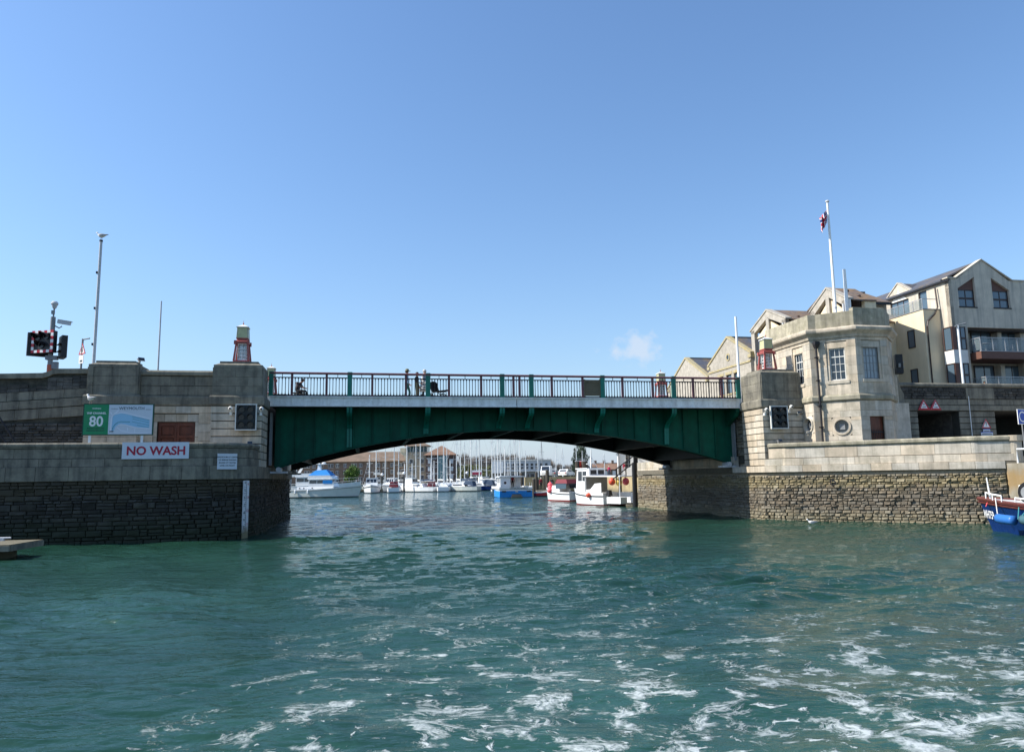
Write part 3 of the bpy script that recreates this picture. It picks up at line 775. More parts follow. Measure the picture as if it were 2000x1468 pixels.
mb = MB(UVF); mb.box(31.0, 45, 41.6, 42.0, 2.95, 5.7); mb.build('passage_wall', Mt['dark_steel'], aw2); MB(UVF).box(33.75, 36.15, 37.6, 41.6, 2.95, 5.69).build('passage_wall', Mt['rubble_wall'], aw2)  # blackish wall colours stand in for the deep shade inside the openings
MB(UVF).tube([(34.42, 36.93, 4.3), (34.42, 36.93, 6.6)], 0.022, 6).build('cable_duct', Mt['white'], aw2)
# ------------------------------------------------------------------ the bridge
br = thing('road_bridge', 'green steel arched road bridge with a pale grey fascia and maroon railings over the channel', 'bridge', uv(8, 43, 6))
UL, UR, VN, VF = -4.47, 20.4, 37.6, 49.0
def arch(u): return 4.83 - 1.9 * ((u - 8.05) / 12.3) ** 2
for v0, v1, nm in ((VN, VN + .12, 'n'), (VF - .12, VF, 'f')):
    for a, b in ((UL, 7.8), (7.84, UR)):
        mb = MB(UVF); mb.box(a, b, v0 + .02, v1, 5.93, 6.42)
        if nm == 'n':
            mb.box(a, b, v0 - .05, v0 + .1, 6.37, 6.425); mb.box(a, b, v0 - .05, v0 + .1, 5.915, 5.965)
        mb.build('fascia_plate', Mt['grey_paint'], br)
GREEN = [-4.4, -.65, 3.23, 7.06, 8.61, 12.49, 16.53, 20.33]
MAROON = [-3.42, -1.77, .45, 2.12, 4.3, 5.96, 9.71, 11.39, 13.61, 15.32, 17.66, 19.35]
rv = MB(UVF)
def rivet(u, z, v=VN - .045): rv.frust(u - .026, u + .026, v - .002, v + .01, z - .026, u - .018, u + .018, v - .016, v + .01, z + .026)
u = UL + .1
while u < UR - .05:
    rivet(u, 6.345, VN + .012); rivet(u, 5.99, VN + .012); u += .13
for g in GREEN:
    for k in range(4):
        for s_ in (-.07, .07): rivet(g + s_, 6.06 + .08 * k, VN - .012)
for g in MAROON:
    for k in range(4): rivet(g, 6.06 + .08 * k, VN + .002)
rv.build('rivets', Mt['grey_paint'], br, kind='stuff')
for g in GREEN: MB(UVF).box(g - .13, g + .13, VN - .012, VN + .05, 5.97, 6.365).build('splice_plate', Mt['grey_paint'], br)
for g in MAROON: MB(UVF).box(g - .05, g + .05, VN + .002, VN + .05, 5.97, 6.365).build('splice_plate', Mt['grey_paint'], br)
# railing
for g in GREEN:
    w = .1 if g in (GREEN[0], GREEN[-1]) else .115
    mb = MB(UVF); mb.box(g - w, g + w, VN - .03, VN + .12, 6.43, 7.64); mb.box(g - w - .012, g + w + .012, VN - .045, VN + .13, 6.43, 6.53); mb.box(g - w - .01, g + w + .01, VN - .042, VN + .13, 7.42, 7.47)
    mb.build('post', Mt['green_lt'], br, label='green painted railing post')
for g in MAROON + [7.66, 7.98]:
    mb = MB(UVF); mb.box(g - .055, g + .055, VN - .015, VN + .1, 6.43, 7.5); mb.box(g - .065, g + .065, VN - .025, VN + .1, 6.43, 6.5)
    mb.build('post', Mt['maroon'], br, label='maroon railing post')
for a, b in ((UL, 7.81), (7.83, UR)):
    mb = MB(UVF); mb.prism([(VN - .03, 7.51), (VN + .12, 7.51), (VN + .13, 7.58), (VN + .045, 7.62), (VN - .04, 7.58)], a, b, 'x'); mb.build('top_rail', Mt['maroon'], br)
    MB(UVF).box(a, b, VN + .02, VN + .07, 7.32, 7.37).build('second_rail', Mt['black_iron'], br)
    MB(UVF).box(a, b, VN + .0, VN + .09, 6.43, 6.5).build('bottom_rail', Mt['black_iron'], br)
bal = MB(); bal.box(-.016, .016, .028, .052, 6.5, 7.33)
for z in (6.6, 7.24): bal.lathe([(.012, z - .04), (.026, z), (.012, z + .04)], 0, .04, 6)
bal.prism([(-.03, 7.27), (0, 7.31), (.03, 7.27), (.035, 7.33), (-.035, 7.33)], .03, .05, 'y')
bal.prism([(-.03, 6.56), (0, 6.53), (.03, 6.56), (.035, 6.5), (-.035, 6.5)], .03, .05, 'y')
bal_me = bal.mesh(Mt['black_iron'])
stops = sorted([(g, .13) for g in GREEN] + [(g, .075) for g in MAROON] + [(7.66, .06), (7.98, .06)])
for i in range(len(stops) - 1):
    a, b = stops[i][0] + stops[i][1], stops[i + 1][0] - stops[i + 1][1]
    if b - a < .12 or abs((a + b) / 2 - 11.94) < .3: continue
    n = max(1, round((b - a) / .157))
    for k in range(n):
        put('baluster', bal_me, br, UVF @ Matrix.Translation((a + (b - a) * (k + .5) / n, VN, 0)))
    MB(UVF).box((a + b) / 2 - .015, (a + b) / 2 + .015, VN + .03, VN + .06, 7.36, 7.515).build('rail_stud', Mt['black_iron'], br)
mb = MB(UVF); mb.box(11.48, 12.36, VN + .03, VN + .06, 6.53, 7.4); bd = mb.build('board', Mt['board'], br, label='brown plywood board closing one bay of the railing')
mb = MB(UVF); mb.box(11.46, 11.53, VN + .0, VN + .03, 6.5, 7.42); mb.box(12.3, 12.37, VN + .0, VN + .03, 6.5, 7.42); mb.box(11.53, 12.3, VN + .005, VN + .03, 7.26, 7.36); mb.box(11.53, 12.3, VN + .005, VN + .03, 6.54, 6.63); mb.build('board_frame', Mt['board'], bd)
# deck
MB(UVF).box(UL, UR, VN + .13, VF - .13, 5.99, 6.30).build('deck', Mt['asphalt'], br)
MB(UVF).box(UL + .01, UR - .01, VN + .14, 40.3, 6.30, 6.41).build('footway', Mt['concrete'], br)
MB(UVF).box(UL + .01, UR - .01, 46.3, VF - .14, 6.30, 6.41).build('footway', Mt['concrete'], br)
for z in (7.6, 6.5): MB(UVF).box(UL, UR, VF - .06, VF - .0, z - .06, z).build('far_rail', Mt['maroon'], br)
for g in GREEN + MAROON: MB(UVF).box(g - .06, g + .06, VF - .07, VF + .01, 6.43, 7.53).build('far_post', Mt['maroon'], br)
# the two arched plate girders, the bracing between them and the curved brackets under the footway
GV, GF = 39.0, 47.6
UG0, UG1, NP = -4.25, 20.42, 26
for k in range(NP):
    a, b = UG0 + (UG1 - UG0) * k / NP, UG0 + (UG1 - UG0) * (k + 1) / NP
    mb = MB(UVF); mb.prism([(a + .012, arch(a)), (b - .012, arch(b)), (b - .012, 5.98), (a + .012, 5.98)], GV, GV + .05, 'y')
    mb.build('girder_panel', Mt['green'], br)
    mb = MB(UVF); mb.prism([(a, arch(a) + .03), (b, arch(b) + .03), (b, arch(b) + .075), (a, arch(a) + .075)], GV - .028, GV + .0, 'y'); mb.build('angle_iron', Mt['green'], br)
    mb = MB(UVF); mb.prism([(a, arch(a) - .03), (b, arch(b) - .03), (b, arch(b)), (a, arch(a))], GV - .19, GV + .26, 'y'); mb.build('bottom_flange', Mt['green'], br)
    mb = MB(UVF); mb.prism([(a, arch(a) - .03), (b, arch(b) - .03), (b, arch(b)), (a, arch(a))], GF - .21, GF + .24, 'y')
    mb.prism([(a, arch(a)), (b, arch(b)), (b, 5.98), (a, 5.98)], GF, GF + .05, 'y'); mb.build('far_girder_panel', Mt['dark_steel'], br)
for k in range(NP + 1):
    u = UG0 + (UG1 - UG0) * k / NP
    nearg = min(abs(u - g) for g in GREEN)
    d_ = .09
    mb = MB(UVF); mb.box(u - .022, u + .022, GV - d_, GV + .001, arch(u) + .08, 5.97); mb.box(u - .05, u + .05, GV - .02, GV + .002, arch(u) + .08, 5.97)
    mb.build('stiffener', Mt['green'], br)
for g in GREEN[1:-1]:
    mb = MB(UVF)
    pr = [(VN + .06, 5.96), (VN + .06, 5.78), (VN + .1, 5.62), (VN + .22, 5.5), (VN + .42, 5.4), (VN + .75, 5.27), (VN + 1.02, 5.12), (GV - .16, 4.9), (GV - .12, arch(g) + .09), (GV, arch(g) + .09), (GV, 5.96)]
    mb.prism([(q[0], q[1]) for q in pr], g - .025, g + .025, 'x'); mb.build('bracket_web', Mt['green'], br)
    mb = MB(UVF)
    for i in range(8):
        (va, za), (vb, zb) = pr[i], pr[i + 1]
        mb.add([(g - .13, va, za), (g + .13, va, za), (g + .13, vb, zb), (g - .13, vb, zb), (g - .13, va + .02, za + .012), (g + .13, va + .02, za + .012), (g + .13, vb + .02, zb + .012), (g - .13, vb + .02, zb + .012)],
               [(0, 1, 2, 3), (7, 6, 5, 4), (0, 4, 5, 1), (2, 6, 7, 3), (0, 3, 7, 4), (1, 5, 6, 2)])
    mb.build('bracket_flange', Mt['green_lt'], br, label='curved green bracket under the footway')
g = 20.25
pr = [(VN + .06, 5.96), (VN + .08, 5.72), (VN + .25, 5.48), (VN + .75, 5.27), (GV - .1, 5.0), (GV, 4.8), (GV, 5.96)]
MB(UVF).prism(pr, g - .1, g + .1, 'x').build('bracket_web', Mt['green'], br)
for k in range(9):
    u = UG0 + 1.2 + (UG1 - UG0 - 2.4) * k / 8
    mb = MB(UVF); mb.box(u - .1, u + .1, GV + .06, GF - .01, arch(u) + .02, arch(u) + .06); mb.box(u - .02, u + .02, GV + .06, GF - .01, arch(u) + .06, 5.97); mb.build('cross_girder', Mt['dark_steel'], br)
for v in (40.6, 42.4, 44.2, 46.0):
    MB(UVF).box(UG0, UG1, v - .1, v + .1, 5.6, 5.985).build('stringer', Mt['dark_steel'], br)
for u, v in ((-4.05, GV - .05), (20.1, GV - .05), (-4.05, GF), (20.1, GF)):
    mb = MB(UVF); mb.tube([(u, v - .35, arch(u) - .12), (u, v + .35, arch(u) - .12)], .13, 12); mb.box(u - .4, u + .4, v - .3, v + .3, arch(u) - .3, arch(u) - .2)
    mb.build('bearing', Mt['lt_grey'], br)
MB(UVF).box(20.43, 20.53, GV - .4, GV - .1, 3.1, 5.2).build('end_plate', Mt['mid_grey'], br)
MB(UVF).box(-4.52, -4.4, GV - .4, GV - .1, 3.1, 5.7).build('end_plate', Mt['mid_grey'], br)
# bearing shelves and back walls under the two ends of the deck
shl = Mt['ashlar_dark']
MB(UVF).box(-6.4, -4.63, 37.56, 49.2, 2.98, 6.2).build('abutment_core', Mt['rubble_wall'], ab)
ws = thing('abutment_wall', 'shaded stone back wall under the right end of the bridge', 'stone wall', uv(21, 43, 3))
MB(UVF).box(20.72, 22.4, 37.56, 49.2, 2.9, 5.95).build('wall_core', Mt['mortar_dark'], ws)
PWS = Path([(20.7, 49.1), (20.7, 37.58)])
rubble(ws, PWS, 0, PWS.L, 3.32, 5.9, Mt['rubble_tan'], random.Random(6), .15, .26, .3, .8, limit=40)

# ------------------------------------------------------------------ lanterns
def lantern(u, v, z0, label, rz=0.0):
    t = thing('pillar_lantern', label, 'lantern', uv(u, v, z0), 'red lanterns on the bridge pillars')
    F = UVF @ Matrix.Translation((u, v, z0)) @ Matrix.Rotation(R(rz), 4, 'Z')
    mb = MB(F); mb.box(-.4, .4, -.4, .4, 0, .07); mb.frust(-.38, .38, -.38, .38, .07, -.34, .34, -.34, .34, .14); mb.build('base', Mt['red'], t)
    for sx_ in (-1, 1):
        for sy_ in (-1, 1):
            m2 = MB(F)
            x0, y0, x1, y1 = .33 * sx_, .33 * sy_, .255 * sx_, .255 * sy_
            m2.frust(x0 - .045, x0 + .045, y0 - .045, y0 + .045, .12, x1 - .034, x1 + .034, y1 - .034, y1 + .034, .98); m2.build('leg', Mt['red'], t)
    mb = MB(F); mb.box(-.31, .31, -.31, .31, .96, 1.05); mb.frust(-.33, .33, -.33, .33, 1.05, -.24, .24, -.24, .24, 1.12); mb.box(-.23, .23, -.23, .23, 1.12, 1.18); mb.box(-.27, .27, -.27, .27, 1.18, 1.22)
    for q in (-.3, .3):
        for w in (-.3, .3): mb.box(q - .05, q + .05, w - .05, w + .05, .9, 1.08)
    mb.build('neck', Mt['red'], t)
    mb = MB(F)
    for k in range(4):
        mb.M = F @ Matrix.Rotation(R(90 * k), 4, 'Z')
        y = -.2
        mb.box(-.2, -.165, y, y + .035, .15, .96); mb.box(.165, .2, y, y + .035, .15, .96); mb.box(-.165, .165, y, y + .035, .9, .955); mb.box(-.165, .165, y, y + .035, .15, .22)
        mb.box(-.012, .012, y + .005, y + .03, .22, .9)
        for z in (.37, .54, .71): mb.box(-.165, .165, y + .006, y + .029, z - .012, z + .012)
    lt = mb.build('lattice', Mt['white'], t)
    for k in range(4):
        MB(F @ Matrix.Rotation(R(90 * k), 4, 'Z')).box(-.163, .163, -.186, -.182, .2, .92).build('pane', Mt['clear_glass'], lt)
    MB(F).frust(-.255, .255, -.255, .255, 1.22, -.225, .225, -.225, .225, 1.72).build('lamp_glass', Mt['lamp_glass'], t)
    mb = MB(F); mb.box(-.275, .275, -.275, .275, 1.72, 1.76); mb.frust(-.27, .27, -.27, .27, 1.76, -.05, .05, -.05, .05, 1.88); mb.build('roof', Mt['offwhite'], t)
    MB(F).lathe([(.045, 1.87), (.02, 1.91), (.035, 1.95), (.012, 1.99), (.004, 2.1)], 0, 0, 8).build('finial', Mt['red'], t)
    for k in range(4): 
        a = R(45 + 90 * k); MB(F).tube([(.36 * math.cos(a), .36 * math.sin(a), 1.22), (.325 * math.cos(a), .325 * math.sin(a), 1.72)], .014, 4).build('glazing_bar', Mt['mid_grey'], t)
lantern(-5.6, 36.5, 7.79, 'red lantern with an olive lamp head on the left grey pillar, whole against the sky')
lantern(21.5, 36.5, 7.81, 'red lantern on the right pillar beside the stone tower', 0)
lantern(-5.85, 50.0, 7.82, 'far red lantern whose cap just shows behind the left end of the railing')
lantern(21.0, 50.0, 7.82, 'far red lantern half hidden by the railing near its right end')

# ------------------------------------------------------------------ control tower
tw = thing('control_tower', 'octagonal pale stone bridge control tower with tall windows and round portholes', 'tower', uv(25.2, 36, 2.95))
rg = random.Random(81)
TP = [(22.75, 38.6), (22.75, 34.42), (23.1, 34.3), (24.4, 33.0), (26.2, 33.0), (27.55, 34.35), (27.55, 38.5)]
PT = Path(TP)
zc = 9.15
# openings as offsets along each face
F1, F2, F3, F4 = PT.S[0], PT.S[2], PT.S[3], PT.S[4]
l2 = PT.S[3] - PT.S[2]
up_op = [(F1 + 2.68, F1 + 3.42, 7.0, 8.62), (F2 + l2 / 2 - .37, F2 + l2 / 2 + .37, 7.0, 8.64), (F3 + .44, F3 + 1.3, 7.02, 8.62)]
lo_op = [(F1 + 3.62 - .46, F1 + 3.62 + .46, 4.33, 5.25), (F2 + l2 / 2 - .46, F2 + l2 / 2 + .46, 4.17, 5.09), (F3 + .5, F3 + 1.34, 2.9, 5.1)]
core(tw, PT, 0, PT.L, 2.9, 9.4, Mt['joint'], d=-.085, thick=.07, opens=up_op + lo_op)
for k in range(6):
    a, b = PT.S[k], PT.S[k + 1]
    lop = [(o[0], o[1], o[2], o[3]) for o in lo_op if a - .01 < o[0] < b]
    if k == 3: lop = [(F3 + .5, F3 + 1.34, 2.9, 5.1)]
    ashlar(tw, PT, a, b, 2.96, 5.9, 0.49, 0.85, Mt['ashlar'], deep=.1, gap=.007, vgap=.007, opens=lop, rng=rg)
    uop = [(o[0] - .13, o[1] + .13, o[2] - .17, o[3] + .36) for o in up_op if a - .01 < o[0] < b]
    ashlar(tw, PT, a, b, 6.26, zc, 0.48, 0.8, Mt['ashlar'], deep=.1, gap=.007, vgap=.007, opens=uop, rng=rg)
    for o in up_op:
        if a - .01 < o[0] < b:                  # recessed surround, lintel and sill
            ashlar(tw, PT, o[0] - .13, o[1] + .13, o[3], o[3] + .34, .4, .9, Mt['ashlar'], d=-.05, deep=.1, rng=rg)
            for x0, x1 in ((o[0] - .13, o[0]), (o[1], o[1] + .13)): ashlar(tw, PT, x0, x1, o[2] - .02, o[3], .85, .3, Mt['ashlar'], d=-.05, deep=.1, rng=rg)
            mb = MB(); sweep(mb, PT, o[0] - .16, o[1] + .16, [(-.1, o[2] - .19), (.045, o[2] - .19), (.045, o[2] - .04), (-.1, o[2])]); mb.build('sill', Mt['ashlar'], tw)
mb = MB(); sweep(mb, PT, 0, PT.L, [(-.2, 5.9), (.05, 5.92), (.1, 5.98), (.1, 6.16), (.06, 6.2), (.02, 6.26), (-.2, 6.26)]); mb.build('string_course', Mt['ashlar_lichen'], tw)
mb = MB(); sweep(mb, PT, 0, PT.L, [(-.2, zc), (.06, zc + .01), (.1, zc + .14), (.2, zc + .24), (.28, zc + .3), (.31, zc + .36), (.31, zc + .46), (.2, zc + .55), (-.2, zc + .55)]); mb.build('cornice', Mt['ashlar'], tw)
for k in range(6):
    a, b = PT.S[k], PT.S[k + 1]
    n = max(1, round((b - a) / 1.3))
    zt = 10.5 + (.16 if k in (3, 4) else 0)
    for i in range(n):
        mb = MB(); strip(mb, PT, a + (b - a) * i / n + .003, a + (b - a) * (i + 1) / n - .003, zc + .56, zt, -.3, .0, .008); mb.build('parapet_block', Mt['ashlar_lichen'], tw)
MB(UVF).prism([(22.9, 38.4), (22.9, 34.6), (23.2, 34.45), (24.5, 33.15), (26.1, 33.15), (27.4, 34.45), (27.4, 38.4)], 9.3, 9.75, 'z').build('roof', Mt['ashlar_dark'], tw)
MB(UVF).box(22.95, 27.35, 37.9, 38.5, 2.95, 10.45).build('rear_wall', Mt['ashlar'], tw)

def sash(root, F, x0, x1, z0, z1, cols, rows, frame, glass_, depth=.16, bar=.022, fr=.045, name='window', transom=None):
    mb = MB(F)
    mb.box(x0, x0 + fr, depth - .02, depth + .05, z0, z1); mb.box(x1 - fr, x1, depth - .02, depth + .05, z0, z1)
    mb.box(x0 + fr, x1 - fr, depth - .02, depth + .05, z0, z0 + fr); mb.box(x0 + fr, x1 - fr, depth - .02, depth + .05, z1 - fr, z1)
    xs = [x0 + fr + (x1 - x0 - 2 * fr) * i / cols for i in range(cols + 1)]
    zs = [z0 + fr + (z1 - z0 - 2 * fr) * i / rows for i in range(rows + 1)]
    for x in xs[1:-1]: mb.box(x - bar / 2, x + bar / 2, depth - .012, depth + .03, z0 + fr, z1 - fr)
    for i, z in enumerate(zs[1:-1]):
        w = bar * (2.2 if transom == i + 1 else 1)
        mb.box(x0 + fr, x1 - fr, depth - .015, depth + .028, z - w / 2, z + w / 2)
    w_ = mb.build(name, frame, root)
    for i in range(cols):
        for j in range(rows):
            MB(F).box(xs[i] + .002, xs[i + 1] - .002, depth + .012, depth + .018, zs[j] + .002, zs[j + 1] - .002).build('pane', glass_[(i * 3 + j) % len(glass_)] if isinstance(glass_, list) else glass_, w_)
    return w_
G, GB = Mt['glass_dark'], Mt['glass_blue']
sash(tw, FM(22.75, 38.6, -90), 2.68, 3.42, 7.0, 8.62, 3, 4, Mt['offwhite'], G, transom=3)
F2m = FM(23.1, 34.3, -45)
sash(tw, F2m, l2 / 2 - .37, l2 / 2 + .37, 7.0, 8.64, 3, 4, Mt['offwhite'], G, transom=3)
F3m = FM(24.4, 33.0, 0)
sash(tw, F3m, .44, 1.3, 7.02, 8.62, 4, 4, Mt['mid_grey'], mat('net_curtain_glass', (.3, .34, .36), .12, .1, 3.0), transom=3)
for F, x, z in ((FM(22.75, 38.6, -90), 3.62, 4.79), (F2m, l2 / 2, 4.63)):
    mb = MB(F)
    n = 28
    A = [2 * math.pi * k / n for k in range(n)]
    sq = lambda a: max(abs(math.cos(a)), abs(math.sin(a)))
    o_ = [(x + .46 * math.cos(a) / sq(a), 0.0, z + .46 * math.sin(a) / sq(a)) for a in A]
    i1 = [(x + .43 * math.cos(a), 0.0, z + .43 * math.sin(a)) for a in A]
    i2 = [(x + .43 * math.cos(a), -.05, z + .43 * math.sin(a)) for a in A]
    i3 = [(x + .345 * math.cos(a), -.05, z + .345 * math.sin(a)) for a in A]
    i4 = [(x + .33 * math.cos(a), .16, z + .33 * math.sin(a)) for a in A]
    mb.loft([o_, i1, i2, i3, i4], cap=False)
    pw = mb.build('porthole', Mt['ashlar'], tw)
    mb = MB(F); mb.disc((x, .13, z), .335, 'y', 24, .03, r_in=.29); mb.box(x - .13, x + .13, .12, .16, z - .15, z + .13); mb.build('porthole_frame', Mt['mid_grey'], pw)
    MB(F).disc((x, .165, z), .34, 'y', 24, .01).build('pane', G, pw)
# tower door with its iron gate
td = MB(F3m); td.box(.5, 1.34, .2, .26, 2.96, 5.1); td = td.build('door', Mt['wood_door'], tw)
MB(F3m).box(.62, 1.2, .185, .2, 4.5, 4.95).build('door_panel', Mt['wood_door'], td)
mb = MB(F3m)
for i in range(9): mb.box(.53 + .098 * i - .01, .53 + .098 * i + .01, .12, .14, 2.96, 4.42)
mb.box(.5, 1.34, .115, .145, 4.28, 4.33); mb.build('gate', Mt['black_iron'], td)
# side wing stepping down on the right
mb = MB(UVF); mb.box(27.57, 29.0, 35.2, 37.6, 2.95, 6.0); mb.box(27.57, 28.5, 35.3, 37.6, 6.0, 7.9); mb.build('side_wing', Mt['ashlar'], tw)
mb = MB(UVF); mb.prism([(28.5, 6.0), (29.0, 6.0), (29.0, 6.5), (28.8, 6.9), (28.7, 7.5), (28.5, 7.55)], 35.5, 37.5, 'y'); mb.build('scroll_bracket', Mt['ashlar_dark'], tw)
# downpipe in the corner
dp = MB(UVF); dp.tube([(22.98, 34.2, 8.75), (23.0, 34.2, 2.97)], .055, 8); dp.frust(22.92, 23.06, 34.14, 34.28, 8.7, 22.85, 23.12, 34.06, 34.3, 8.9); dp.box(22.85, 23.12, 34.06, 34.3, 8.9, 9.06)
for z in (8.2, 7.0, 5.7, 4.6, 3.6): dp.box(22.9, 23.06, 34.12, 34.3, z, z + .06)
dp.build('downpipe', Mt['black_iron'], tw)
# ------------------------------------------------------------------ lettering, signs
def text(body, size, m, F, parent, x=0, z=0, y=-.004, align='CENTER', sx=1.0, name='lettering', bold=0.0, space=1.0):
    cu = bpy.data.curves.new('t', 'FONT'); cu.body = body; cu.size = size; cu.align_x = align; cu.extrude = .002; cu.offset = bold; cu.space_character = space
    cu.resolution_u = 3
    to = bpy.data.objects.new('t', cu)
    me = bpy.data.meshes.new_from_object(to)
    bpy.data.objects.remove(to); bpy.data.curves.remove(cu)
    me.materials.clear(); me.materials.append(m)
    me.transform(F @ Matrix.Translation((x, y, z)) @ Matrix.Rotation(R(90), 4, 'X') @ Matrix.Diagonal((sx, 1, 1, 1)))
    return put(name, me, parent)

def flat(F, pts, m, parent, name, y=-.006, t=.004):
    return MB(F).prism(pts, y, y + t, 'y').build(name, m, parent)

def ribbon(F, pts, w, m, parent, name, y=-.008, t=.004):
    mb = MB(F)
    P = [Vector((a, b)) for a, b in pts]
    L_, R_ = [], []
    for i, q in enumerate(P):
        d = (P[min(i + 1, len(P) - 1)] - P[max(i - 1, 0)]).normalized(); n = Vector((-d.y, d.x)) * w / 2
        L_.append(q + n); R_.append(q - n)
    for i in range(len(P) - 1):
        mb.prism([tuple(L_[i]), tuple(L_[i + 1]), tuple(R_[i + 1]), tuple(R_[i])], y, y + t, 'y')
    return mb.build(name, m, parent)

hb = thing('harbour_board', 'green and pale blue harbour map board with a white 80 on the left parapet', 'sign board', uv(-9.65, 32.5, 3.93))
F = FM(-10.97, 32.5, 0, 4.235)
MB(F).box(0, 2.63, 0, .07, 0, 1.27).build('board_frame', Mt['sign_frame'], hb)
for x in (.28, 2.22): MB(F).box(x - .045, x + .045, .02, .065, -.32, -.002).build('post', Mt['white'], hb)
bp_ = MB(F).box(.04, .95, -.004, .004, .04, 1.23).build('green_panel', Mt['sign_green'], hb)
mp_ = MB(F).box(.952, 2.59, -.004, .004, .04, 1.23).build('map_panel', Mt['sign_grey'], hb)
text('80', .57, Mt['white'], F, bp_, .5, .37, -.007, sx=.92, bold=.012)
text('VHF CHANNEL', .105, Mt['white'], F, bp_, .5, .85, -.007, bold=.004)
def dashes(F, x0, x1, z, h, m, parent, seed):
    rg_ = random.Random(seed); mb = MB(F); x = x0
    while x < x1:
        w = min(rg_.uniform(.02, .05), x1 - x); mb.box(x, x + w, -.008, -.005, z, z + h * rg_.uniform(.7, 1)); x += w + .009
    return mb.build('small_print', m, parent)
dashes(F, .34, .66, 1.06, .035, Mt['white'], bp_, 1); dashes(F, .18, .82, .26, .045, Mt['sign_frame'], bp_, 2); dashes(F, .16, .82, .17, .045, Mt['sign_frame'], bp_, 3)
text('WEYMOUTH', .165, Mt['sign_ink'], F, mp_, 1.8, 1.03, -.008, sx=1.0)
dashes(F, 1.03, 1.27, 1.06, .02, Mt['sign_ink'], mp_, 4); dashes(F, 2.33, 2.53, 1.03, .02, Mt['sign_ink'], mp_, 5)
mx_ = lambda q: ((q[0] - 85) * .00255, (592 - q[1]) * .00257)
flat(F, [mx_(q) for q in [(505, 520), (520, 300), (560, 262), (640, 248), (720, 262), (1060, 352), (1060, 478), (900, 470), (770, 440), (640, 410), (570, 450), (540, 520)]], Mt['sign_water'], mp_, 'map_water', -.007, .003)
for pts, w in (([(500, 560), (500, 330), (515, 280), (600, 205)], .05), ([(515, 280), (480, 230)], .04), ([(545, 262), (650, 238), (720, 248), (1078, 335)], .04), ([(590, 470), (650, 520), (800, 560), (1040, 560)], .03), ([(740, 470), (745, 520)], .03), ([(600, 430), (700, 425), (840, 470), (1070, 490)], .03), ([(850, 480), (850, 555)], .02)):
    ribbon(F, [mx_(q) for q in pts], w, Mt['sign_road'], mp_, 'map_road', -.011)
for pts in ([(800, 300), (1055, 360)], [(810, 335), (1055, 395)], [(800, 380), (1055, 435)], [(880, 435), (1055, 470)]):
    ribbon(F, [mx_(q) for q in pts], .014, Mt['sign_teal'], mp_, 'map_pontoon', -.012)
ribbon(F, [mx_(q) for q in [(520, 510), (530, 470), (560, 420), (600, 390), (640, 380), (775, 383)]], .02, Mt['sign_teal'], mp_, 'map_route', -.014)
ribbon(F, [mx_(q) for q in [(480, 535), (540, 530)]], .04, Mt['sign_ink'], mp_, 'map_bridge', -.014)

nw = thing('no_wash_sign', 'white board reading NO WASH in red, on the left parapet', 'sign', uv(-8.1, 32.2, 3.27))
F = FM(-9.37, 32.2, 0, 3.27)
MB(F).box(0, 2.5, 0, .035, 0, .665).build('board', Mt['sign_grey'], nw)
text('NO WASH', .475, Mt['text_red'], F, nw, 1.27, .165, -.004, sx=.98, bold=.014)

nt = thing('notice', 'small white notice with four lines of black capitals on the left round nose', 'sign', PL.at(ARC0 + 2.3 * R(35), .05, 2.85))
F = PL.frame(ARC0 + 2.3 * R(36), .2, 2.83)
MB(F).box(-.41, .41, 0, .03, 0, .64).build('board', Mt['sign_grey'], nt)
for i, t_ in enumerate(('HEADROOM AT CENTRE', 'OF BRIDGE SHOWN', 'BOARD AT WATER', 'LEVEL ON RIGHT')):
    text(t_, .082, Mt['sign_ink'], F, nt, 0, .47 - .115 * i, -.004, bold=.001)

tg = thing('tide_gauge', 'tall narrow white tide gauge with black and red figures on the left pier', 'tide gauge', PL.at(ARC0 + 2.3 * R(58), .2, 0))
F = PL.frame(ARC0 + 2.3 * R(58), .24, 0)
MB(F).box(-.165, .165, 0, .05, -.5, 2.36).build('board', mat('gauge_board', (0.66, 0.67, 0.68), .5, .1, 6, zbands=((-1, -.9, .05, .62, (.16, .14, .05), .9),)), tg)
tk = MB(F); tk.box(-.012, .004, -.004, 0.001, .2, 2.34)
for i in range(24): tk.box(-.16 if i % 3 == 0 else -.07, -.012, -.004, .001, .2 + .09 * i, .214 + .09 * i)
tk.build('scale_marks', Mt['sign_ink'], tg)
for i, t_ in enumerate(('4', '5', '6', '7', '8', '9', '0')): text(t_, .16, Mt['sign_ink'], F, tg, -.1, 2.22 - .31 * i, -.004)
for i, t_ in enumerate(('4', '13', '12', '11')): text(t_, .15, Mt['text_red'], F, tg, .085, 2.16 - .55 * i, -.004)

